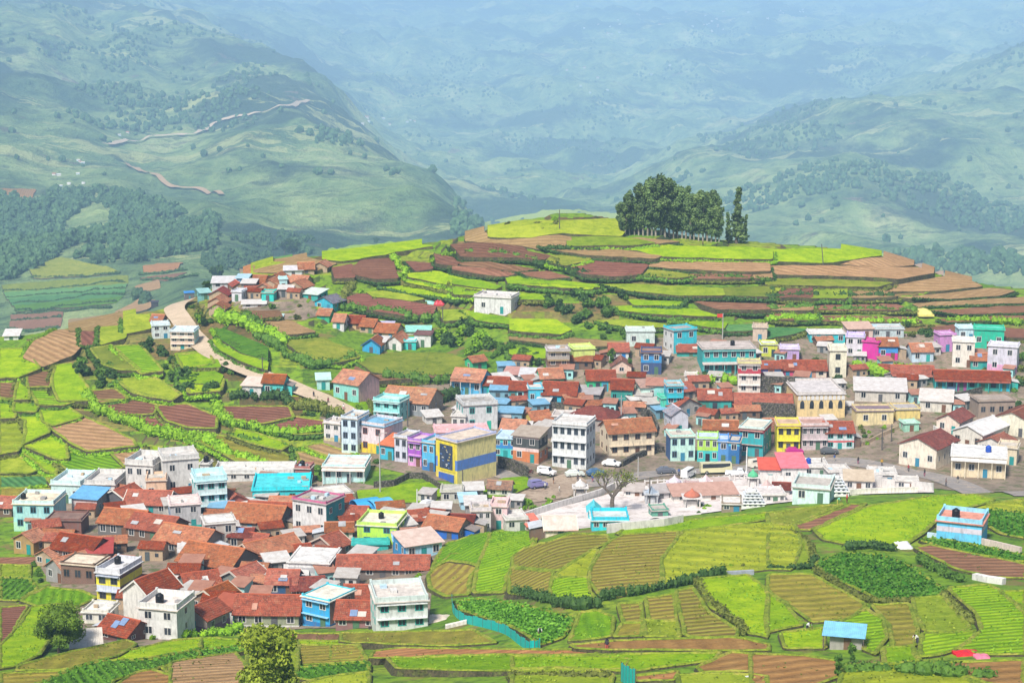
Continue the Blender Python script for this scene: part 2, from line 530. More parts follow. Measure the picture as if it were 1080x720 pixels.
FR = {'TL': (0, 0, 3), 'TM': (360, 0, 3), 'TR': (720, 0, 3), 'ML': (0, 240, 4), 'MA': (270, 240, 4), 'MB': (540, 240, 4), 'MR': (810, 240, 4),
      'p': (540, 540, 4), 'q': (810, 500, 3.274), 'NH': (190, 270, 7.2), 'NI': (320, 290, 7.2), 'NJ': (0, 330, 7.2), 'NK': (130, 300, 7.2),
      'NL': (480, 210, 7.2), 'NM': (630, 180, 6), 'NN': (540, 530, 7.2), 'NO': (900, 500, 6), 'P': (0, 0, 1)}
for k_, (x_, y_) in {'a': (0, 400), 'b': (180, 400), 'c': (330, 380), 'd': (500, 360), 'e': (680, 360), 'g': (870, 360), 'h': (500, 460),
                     'i': (680, 460), 'j': (0, 480), 'k': (180, 480), 'l': (350, 480), 'm': (0, 580), 'n': (180, 580), 'o': (360, 580)}.items():
    FR[k_] = (x_, y_, 5.142857)
def px(fr, X, Y):
    f = FR[fr]
    return f[0] + X / f[2], f[1] + Y / f[2]

# ------------------------------------------------------------------ haze: the air of the valley
hz, nt, _b = mat("valley_haze")
nt.nodes.remove(_b)
pv = nt.nodes.new("ShaderNodeVolumePrincipled")
pv.inputs['Color'].default_value = (0.41, 0.66, 1.0, 1)
pv.inputs['Density'].default_value = 0.000135
pv.inputs['Anisotropy'].default_value = -0.25
nt.links.new(pv.outputs[0], [n for n in nt.nodes if n.type == 'OUTPUT_MATERIAL'][0].inputs['Volume'])
hb = MB()
zmin = float(PZ.min()) - 1.0
hb.box(float(PX.min()) - 50, float(PX.max()) + 50, -60, float(PY.max()) + 100, zmin, max(CZ, float(PZ.max())) + 30)
haze = hb.build("haze", hz)
haze['kind'] = 'stuff'
haze['label'] = 'pale blue haze filling the valley'
haze['category'] = 'haze'
# ------------------------------------------------------------------ fields
def crop_mat(name, cols_, row=None, rowc=None, rowamt=0.5, lump=0.5, patch=0.3):
    """cols_ = (dark, mid, light); row = spacing of planting rows in metres; rowc = colour between the rows"""
    m, nt, b = mat(name)
    p = coords(nt)
    uv = coords(nt, 'uv')
    oi = nt.nodes.new("ShaderNodeObjectInfo")
    n1 = noise_tex(nt, p, 0.11, 3, 0.5)
    n2 = noise_tex(nt, p, 1.1, 5, 0.75)
    n3 = noise_tex(nt, p, 0.33, 4, 0.6)
    n4 = noise_tex(nt, p, 3.4, 3, 0.7)
    c = ramp(nt, n3, [(0.28, cols_[0]), (0.5, cols_[1]), (0.74, cols_[2])])
    c = mixc(nt, ramp(nt, n2, [(0.48, 0.0), (0.72, 0.55 + lump * 0.4)]), c, scl(cols_[0], 0.6))
    c = mixc(nt, ramp(nt, n4, [(0.5, 0.0), (0.75, 0.6)]), c, scl(cols_[2], 1.15))
    c = mixc(nt, ramp(nt, n1, [(0.5 , 0.0), (0.62, patch)]), c, scl(cols_[2], 1.1))
    if row:
        wv = nd(nt, "ShaderNodeTexWave", wave_type='BANDS', bands_direction='X', wave_profile='SIN', i_Scale=6.2832 / 20.0 / row, i_Distortion=1.6, i_Detail=3.0)
        wv.inputs['Detail Scale'].default_value = 1.5
        nt.links.new(uv, wv.inputs[0])
        rb_ = nd(nt, "ShaderNodeMath", operation='MULTIPLY')
        nt.links.new(ramp(nt, wv.outputs[0], [(0.25, rowamt), (0.62, 0.0)]), rb_.inputs[0]); nt.links.new(ramp(nt, n3, [(0.36, 0.25), (0.6, 1.0)]), rb_.inputs[1])
        c = mixc(nt, rb_.outputs[0], c, rowc)
        hh = nd(nt, "ShaderNodeMath", operation='ADD')
        nt.links.new(wv.outputs[0], hh.inputs[0]); nt.links.new(n2, hh.inputs[1])
        bump(nt, b, hh.outputs[0], 0.9, 0.3)
    else:
        bump(nt, b, n2, 0.9, 0.35)
    hs = nt.nodes.new("ShaderNodeHueSaturation")
    ma = nd(nt, "ShaderNodeMapRange"); ma.inputs['To Min'].default_value = 0.82; ma.inputs['To Max'].default_value = 1.15
    nt.links.new(oi.outputs['Random'], ma.inputs[0]); nt.links.new(ma.outputs[0], hs.inputs['Value'])
    ma2 = nd(nt, "ShaderNodeMapRange"); ma2.inputs['To Min'].default_value = 0.512; ma2.inputs['To Max'].default_value = 0.488
    nt.links.new(oi.outputs['Random'], ma2.inputs[0]); nt.links.new(ma2.outputs[0], hs.inputs['Hue'])
    nt.links.new(c, hs.inputs['Color'])
    nt.links.new(hs.outputs[0], b.inputs['Base Color'])
    b.inputs['Specular IOR Level'].default_value = 0.1
    return m

soil = (0.13, 0.075, 0.035)
CROP = {
 'L': crop_mat("lime_grass", ((0.12, 0.25, 0.003), (0.21, 0.36, 0.005), (0.33, 0.45, 0.01))),
 'LR': crop_mat("lime_crop_rows", ((0.10, 0.23, 0.004), (0.17, 0.33, 0.006), (0.28, 0.43, 0.012)), 1.7, (0.05, 0.17, 0.01), 0.4),
 'Y': crop_mat("yellow_green_grass", ((0.15, 0.23, 0.012), (0.24, 0.32, 0.018), (0.35, 0.41, 0.035))),
 'YR': crop_mat("yellow_green_rows", ((0.16, 0.23, 0.010), (0.25, 0.31, 0.016), (0.35, 0.39, 0.03)), 4.6, (0.13, 0.19, 0.02), 0.4),
 'G': crop_mat("green_crop", ((0.035, 0.12, 0.008), (0.07, 0.20, 0.012), (0.13, 0.29, 0.02)), 1.3, (0.03, 0.07, 0.012), 0.6, 0.9),
 'D': crop_mat("dense_leafy_crop", ((0.03, 0.12, 0.008), (0.07, 0.22, 0.012), (0.14, 0.34, 0.02)), None, None, 0, 1.0),
 'E': crop_mat("bluish_green_crop", ((0.05, 0.16, 0.05), (0.09, 0.24, 0.07), (0.14, 0.30, 0.09)), 1.6, (0.04, 0.11, 0.03), 0.4),
 'O': crop_mat("olive_stubble", ((0.15, 0.15, 0.02), (0.25, 0.23, 0.03), (0.35, 0.30, 0.05)), 3.0, (0.14, 0.11, 0.03), 0.4),
 'OG': crop_mat("olive_grass", ((0.11, 0.16, 0.015), (0.18, 0.23, 0.022), (0.27, 0.28, 0.04))),
 'R': crop_mat("brown_planted_rows", ((0.21, 0.18, 0.025), (0.28, 0.25, 0.04), (0.35, 0.32, 0.055)), 2.1, (0.13, 0.065, 0.035), 0.7),
 'T': crop_mat("tan_soil", ((0.25, 0.16, 0.065), (0.34, 0.22, 0.10), (0.43, 0.29, 0.14)), 2.4, (0.22, 0.12, 0.06), 0.45, 0.4),
 'B': crop_mat("brown_soil", ((0.17, 0.085, 0.045), (0.24, 0.12, 0.065), (0.31, 0.17, 0.095)), 2.2, (0.12, 0.055, 0.03), 0.4, 0.4),
 'M': crop_mat("maroon_soil", ((0.15, 0.063, 0.04), (0.21, 0.09, 0.057), (0.27, 0.125, 0.08)), 2.0, (0.10, 0.042, 0.03), 0.4, 0.3),
 'C': crop_mat("orange_soil", ((0.27, 0.13, 0.045), (0.36, 0.18, 0.065), (0.44, 0.24, 0.09)), 3.0, (0.18, 0.085, 0.035), 0.35, 0.4),
}
m_riser, nt, b = mat("terrace_bank")
p = coords(nt)
n1 = noise_tex(nt, p, 0.5, 5, 0.7); n2 = noise_tex(nt, p, 2.5, 4, 0.7)
c_ = ramp(nt, n1, [(0.34, (0.045, 0.055, 0.02)), (0.5, (0.11, 0.09, 0.05)), (0.68, (0.13, 0.17, 0.03))])
c_ = mixc(nt, ramp(nt, n2, [(0.45, 0.0), (0.65, 0.85)]), c_, (0.03, 0.035, 0.015))
nt.links.new(c_, b.inputs['Base Color'])
bump(nt, b, n2, 1.0, 0.4)

m_bund, nt, b = mat("grass_bund")
p = coords(nt)
n1 = noise_tex(nt, p, 0.35, 4, 0.7); n2 = noise_tex(nt, p, 2.0, 4, 0.75)
c_ = ramp(nt, n1, [(0.34, (0.13, 0.19, 0.012)), (0.5, (0.24, 0.31, 0.02)), (0.66, (0.36, 0.33, 0.06))])
c_ = mixc(nt, ramp(nt, n2, [(0.48, 0.0), (0.66, 0.8)]), c_, (0.05, 0.08, 0.012))
nt.links.new(c_, b.inputs['Base Color'])
bump(nt, b, n2, 1.0, 0.3)

def densify(pts, step):
    out = []
    n = len(pts)
    for i in range(n):
        a, c = pts[i], pts[(i + 1) % n]
        L = math.hypot(c[0] - a[0], c[1] - a[1])
        k = max(1, int(L / step))
        for q in range(k):
            t = q / k
            out.append((a[0] + (c[0] - a[0]) * t, a[1] + (c[1] - a[1]) * t))
    return out

def chaikin(pts, it=1):
    for _ in range(it):
        o = []
        n = len(pts)
        for i in range(n):
            a, c = pts[i], pts[(i + 1) % n]
            o.append((a[0] * .93 + c[0] * .07, a[1] * .93 + c[1] * .07)); o.append((a[0] * .07 + c[0] * .93, a[1] * .07 + c[1] * .93))
        pts = o
    return pts

def expand(pts, ex, ey):
    n = len(pts)
    ar = sum(pts[i][0] * pts[(i + 1) % n][1] - pts[(i + 1) % n][0] * pts[i][1] for i in range(n))
    sg = 1 if ar > 0 else -1
    out = []
    for i in range(n):
        a, b_, c = pts[i - 1], pts[i], pts[(i + 1) % n]
        nx = ny = 0
        for p_, q_ in ((a, b_), (b_, c)):
            dx, dy_ = q_[0] - p_[0], q_[1] - p_[1]; L = math.hypot(dx, dy_) or 1
            nx += sg * dy_ / L; ny -= sg * dx / L
        L = math.hypot(nx, ny) or 1
        out.append((b_[0] + nx / L * ex, b_[1] + ny / L * ey))
    return out

def inside(p, poly):
    x, y = p; c = False; n = len(poly); j = n - 1
    for i in range(n):
        xi, yi = poly[i]; xj, yj = poly[j]
        if (yi > y) != (yj > y) and x < (xj - xi) * (y - yi) / (yj - yi) + xi: c = not c
        j = i
    return c

FIELDS = []
_rank = [0]
def field(fr, pts, typ, k=0.45, rows=None, cap=1.5, name='terrace_field', lift=None):
    """a terraced field: its outline in the photo; the uphill edge meets the land, the downhill edge stands on a bank"""
    _rank[0] += 1
    use_land(True)
    e_ = 1.2 if FR[fr][1] > 480 or fr == 'p' else 2.0
    ev_ = 0.35 if fr in ('MB', 'MR', 'NL', 'MA') else 1.0 * e_
    uv = chaikin(expand([px(fr, X, Y) for X, Y in pts], 2.0 * e_, ev_), 1)
    uv = [(u + 1.3 * mnoise.noise((u * .07, v * .07, 3)), v + .9 * mnoise.noise((u * .09, v * .09, 8))) for u, v in densify(uv, 9)]
    base = [at(u, v) for u, v in uv]
    P0 = np.array([(q.x, q.y, q.z) for q in base])
    c0 = P0.mean(0)
    A = np.c_[P0[:, :2] - c0[:2], np.ones(len(P0))]
    sl = np.linalg.lstsq(A, P0[:, 2], rcond=None)[0]
    g = sl[:2]
    gl = np.linalg.norm(g)
    if gl > 0.4: g = g * 0.4 / gl
    def plane(x, y): return g[0] * (x - c0[0]) + g[1] * (y - c0[1])
    top = max(plane(q[0], q[1]) for q in P0)
    lo = (0.10 if lift is None else lift) + 0.0007 * _rank[0]
    def off(x, y): return lo + min(cap, k * max(0.0, top - plane(x, y)))
    poly = []
    for (u, v), q in zip(uv, base):
        q2 = q
        for _ in range(3):
            q2 = at(u, v, off(q2.x, q2.y))
        poly.append((q2.x, q2.y))
    dist = c0[1]
    step = max(0.9, dist / 330.0)
    bd = densify(poly, step * 1.3)
    xs = [q[0] for q in bd]; ys = [q[1] for q in bd]
    area = (max(xs) - min(xs)) * (max(ys) - min(ys))
    gs = max(step * 1.6, math.sqrt(area / 1600.0))
    inner = []
    x = min(xs) + gs * .5
    while x < max(xs):
        y = min(ys) + gs * .5
        while y < max(ys):
            q = (x + random.uniform(-.2, .2) * gs, y + random.uniform(-.2, .2) * gs)
            if inside(q, bd) and min((q[0] - e[0]) ** 2 + (q[1] - e[1]) ** 2 for e in bd) > (gs * .45) ** 2: inner.append(q)
            y += gs
        x += gs
    nb = len(bd)
    V2 = [Vector(q) for q in bd] + [Vector(q) for q in inner]
    vo, eo, fo, _, _, _ = delaunay_2d_cdt(V2, [(i, (i + 1) % nb) for i in range(nb)], [], 1, 1e-4)
    rnd = random.Random(_rank[0])
    vs = []
    for q in vo:
        z = H(q.x, q.y) + off(q.x, q.y) + (0.06 * mnoise.noise((q.x * .35, q.y * .35, 0)))
        vs.append((q.x, q.y, z))
    fs = []
    for f in fo:
        a, b_, c = (Vector(vs[i]) for i in f[:3])
        fs.append(tuple(f) if (b_ - a).cross(c - a).z > 0 else tuple(reversed(f)))
    nf = len(fs); mi = [0] * nf
    # the bank under the edge
    n0 = len(vs)
    bz = []
    for q in bd:
        z = H(q[0], q[1])
        bz.append((z + off(*q), z - (2.2 if q[1] > 400 else 0.6)))
    cx = sum(xs) / nb; cy = sum(ys) / nb
    sgn = sum(bd[i][0] * bd[(i + 1) % nb][1] - bd[(i + 1) % nb][0] * bd[i][1] for i in range(nb))
    for i, q in enumerate(bd):
        h = min(1.6, bz[i][0] - bz[i][1])
        dx, dy_ = q[0] - cx, q[1] - cy
        L = math.hypot(dx, dy_) or 1
        o_ = 0.45 * h + rnd.uniform(0, .15)
        vs.append((q[0], q[1], bz[i][0])); vs.append((q[0] + dx / L * o_, q[1] + dy_ / L * o_, bz[i][1]))
    for i in range(nb):
        j = (i + 1) % nb
        a = n0 + 2 * i; b_ = n0 + 2 * j
        fs.append((a, a + 1, b_ + 1, b_) if sgn > 0 else (a, b_, b_ + 1, a + 1)); mi.append(1)
    # grassy bund round the plot
    if c0[1] < 520 and (c0[1] < 350 or fr in ('a', 'b', 'ML')):
        n1_ = len(vs)
        for i, q in enumerate(bd):
            a, b_ = bd[i - 1], bd[(i + 1) % nb]
            tx, ty = b_[0] - a[0], b_[1] - a[1]; L = math.hypot(tx, ty) or 1
            nx, ny = (-ty / L, tx / L) if sgn > 0 else (ty / L, -tx / L)
            wv = .24 * (1 + .6 * mnoise.noise((q[0] * .5, q[1] * .5, 6))) * (1.0 if dist < 300 else 1.3)
            hz_ = .16 + .14 * mnoise.noise((q[0] * .7, q[1] * .7, 2))
            for k_, up_ in ((-.25, -.02), (.6, hz_), (1.6, hz_ * .8), (2.3, -.03)):
                x_, y_ = q[0] + nx * wv * k_, q[1] + ny * wv * k_
                vs.append((x_, y_, H(x_, y_) + off(x_, y_) + up_ + .04))
        for i in range(nb):
            j = (i + 1) % nb
            for k_ in range(3):
                a, b_, c, d_ = n1_ + 4 * i + k_, n1_ + 4 * j + k_, n1_ + 4 * j + k_ + 1, n1_ + 4 * i + k_ + 1
                fs.append((a, b_, c, d_) if sgn > 0 else (a, d_, c, b_)); mi.append(2)
    me = bpy.data.meshes.new(name)
    me.from_pydata(vs, [], fs)
    me.materials.append(CROP[typ]); me.materials.append(m_riser); me.materials.append(m_bund)
    me.polygons.foreach_set('material_index', mi)
    if rows is None:
        # rows run along the contour
        th = math.atan2(g[1], g[0])
    else:
        th = math.radians(rows)
    ul = me.uv_layers.new(name="rows")
    co = np.array(vs)
    li = np.zeros(len(me.loops), dtype=np.int32); me.loops.foreach_get('vertex_index', li)
    U = co[:, 0] * math.cos(th) + co[:, 1] * math.sin(th); W = -co[:, 0] * math.sin(th) + co[:, 1] * math.cos(th)
    ul.data.foreach_set('uv', np.stack([U[li], W[li]], -1).ravel())
    sm = [True] * nf + [False] * (len(fs) - nf)
    me.polygons.foreach_set('use_smooth', sm)
    me.update()
    o = bpy.data.objects.new(name, me)
    COL.objects.link(o)
    o['kind'] = 'structure'
    info = dict(poly=poly, fr=fr, off=off, g=g, typ=typ, c=c0)
    FIELDS.append(info)
    use_land(False)
    return info

def sheet(fr, pts, material, name, lift=0.12, step=None, smooth=1):
    """ground sheet following the land (village earth, yards)"""
    uv = chaikin([px(fr, X, Y) for X, Y in pts], smooth) if smooth else [px(fr, X, Y) for X, Y in pts]
    poly = []
    for u, v in uv:
        q = at(u, v, lift); poly.append((q.x, q.y))
    return sheet_w(poly, material, name, lift, step)

def sheet_w(poly, material, name, lift, step=None):
    step = step or 2.0
    bd = densify(poly, step)
    nb = len(bd)
    xs = [q[0] for q in bd]; ys = [q[1] for q in bd]
    inner = []
    x = min(xs)
    while x < max(xs):
        y = min(ys)
        while y < max(ys):
            q = (x + .3 * random.random(), y + .3 * random.random())
            if inside(q, bd): inner.append(q)
            y += step
        x += step
    vo, eo, fo, _, _, _ = delaunay_2d_cdt([Vector(q) for q in bd + inner], [(i, (i + 1) % nb) for i in range(nb)], [], 1, 1e-4)
    vs = [(q.x, q.y, H(q.x, q.y) + lift) for q in vo]
    fs = []
    for f in fo:
        a, b_, c = (Vector(vs[i]) for i in f[:3])
        fs.append(tuple(f) if (b_ - a).cross(c - a).z > 0 else tuple(reversed(f)))
    me = bpy.data.meshes.new(name)
    me.from_pydata(vs, [], fs)
    me.materials.append(material)
    me.polygons.foreach_set('use_smooth', [True] * len(fs))
    o = bpy.data.objects.new(name, me)
    COL.objects.link(o)
    o['kind'] = 'structure'
    return o

def spline(pts, n=8):
    out = []
    P = [pts[0]] + list(pts) + [pts[-1]]
    for i in range(1, len(P) - 2):
        for q in range(n):
            t = q / n
            r = []
            for c in range(len(P[0])):
                p0, p1, p2, p3 = (P[i + k][c] for k in (-1, 0, 1, 2))
                r.append(0.5 * (2 * p1 + (p2 - p0) * t + (2 * p0 - 5 * p1 + 4 * p2 - p3) * t * t + (3 * p1 - p0 - 3 * p2 + p3) * t ** 3))
            out.append(tuple(r))
    out.append(tuple(pts[-1]))
    return out

def ribbon(fr, pts, width, material, name, lift=0.16, dmin=0, smooth_land=True):
    use_land(smooth_land)
    W = [at(*px(fr, X, Y), 0, dmin) for X, Y in pts]
    c = spline([(q.x, q.y) for q in W], 10)
    L, R = [], []
    for i, q in enumerate(c):
        a = c[max(0, i - 1)]; b_ = c[min(len(c) - 1, i + 1)]
        t = Vector((b_[0] - a[0], b_[1] - a[1])).normalized()
        wd = width * (1 + .12 * mnoise.noise((q[0] * .1, q[1] * .1, 0))) / 2
        L.append((q[0] - t.y * wd, q[1] + t.x * wd)); R.append((q[0] + t.y * wd, q[1] - t.x * wd))
    vs = []; fs = []
    for i in range(len(c)):
        for k in range(5):
            t = k / 4
            x = L[i][0] * (1 - t) + R[i][0] * t; y = L[i][1] * (1 - t) + R[i][1] * t
            vs.append((x, y, H(x, y) + lift))
    for i in range(len(c) - 1):
        for k in range(4):
            fs.append((i * 5 + k, i * 5 + k + 1, i * 5 + 5 + k + 1, i * 5 + 5 + k))
    me = bpy.data.meshes.new(name)
    me.from_pydata(vs, [], [tuple(reversed(f)) for f in fs])
    me.materials.append(material)
    me.polygons.foreach_set('use_smooth', [True] * len(fs))
    me.update()
    if me.polygons[0].normal.z < 0: me.flip_normals()
    o = bpy.data.objects.new(name, me)
    COL.objects.link(o)
    o['kind'] = 'structure'
    use_land(False)
    return c

def ground_mat(name, a, b_, c3, sc=0.5):
    m, nt, bb = mat(name)
    p = coords(nt)
    n1 = noise_tex(nt, p, sc * 0.4, 5, 0.65); n2 = noise_tex(nt, p, sc * 3, 5, 0.75); n3 = noise_tex(nt, p, sc * 0.9, 5, 0.7)
    c = ramp(nt, n1, [(0.3, a), (0.65, b_)])
    c = mixc(nt, ramp(nt, n3, [(0.52, 0.0), (0.62, 0.85)]), c, c3)
    c = mixc(nt, ramp(nt, n2, [(0.5, 0.0), (0.72, 0.6)]), c, scl(a, 0.5))
    nt.links.new(c, bb.inputs['Base Color'])
    bump(nt, bb, n2, 0.6, 0.15)
    return m
m_earth = ground_mat("village_earth", (0.15, 0.115, 0.085), (0.31, 0.24, 0.18), (0.08, 0.12, 0.03))
m_dirt = ground_mat("dirt_road", (0.44, 0.34, 0.24), (0.58, 0.46, 0.34), (0.48, 0.40, 0.28))
m_asph = ground_mat("worn_asphalt", (0.23, 0.21, 0.20), (0.32, 0.29, 0.27), (0.42, 0.34, 0.27))
m_track = ground_mat("red_earth_track", (0.34, 0.22, 0.13), (0.46, 0.33, 0.2), (0.4, 0.3, 0.16))
m_plaza = ground_mat("dusty_square", (0.30, 0.22, 0.16), (0.42, 0.33, 0.25), (0.2, 0.15, 0.11))
m_conc = ground_mat("pale_concrete", (0.60, 0.54, 0.52), (0.72, 0.66, 0.64), (0.42, 0.36, 0.33), 0.3)

# village ground
sheet('P', [(25, 565), (70, 520), (130, 492), (215, 492), (330, 500), (440, 520), (560, 535), (520, 558), (458, 590), (452, 660), (330, 662), (200, 668), (150, 684), (90, 676), (50, 610)], m_earth, 'village_ground', 0.10)
sheet('P', [(335, 440), (380, 425), (470, 395), (560, 390), (640, 360), (760, 352), (900, 350), (1085, 355), (1130, 420), (1130, 512), (1040, 520), (985, 515), (880, 500), (800, 520), (640, 548), (545, 550), (540, 515), (450, 505), (345, 480)], m_earth, 'village_ground', 0.11)
sheet('P', [(235, 318), (290, 296), (335, 305), (345, 330), (320, 338), (262, 328)], m_earth, 'village_ground', 0.12)
# roads
ribbon('P', [(197, 318), (184, 326), (192, 340), (205, 358), (222, 372), (240, 382), (262, 392), (289, 402), (318, 413), (340, 422), (361, 433), (372, 442)], 6.0, m_dirt, 'dirt_road', 0.55)
ribbon('P', [(372, 442), (400, 452), (470, 478), (540, 503), (585, 512), (640, 508), (690, 500), (750, 497), (830, 492), (890, 487), (950, 497), (1010, 511), (1090, 524)], 7.0, m_asph, 'village_road', 0.22)
sheet('P', [(565, 508), (605, 496), (620, 508), (600, 524), (560, 530), (540, 522)], m_plaza, 'village_square', 0.26)

ribbon('TL', [(330, 462), (400, 450), (470, 438), (550, 432), (620, 428), (665, 405), (700, 386), (760, 372), (800, 364), (900, 340), (975, 322)], 11.0, m_dirt, 'valley_road', 5)
ribbon('TL', [(400, 522), (460, 550), (520, 582), (580, 600), (640, 606), (700, 622)], 10.0, m_track, 'valley_track', 4)
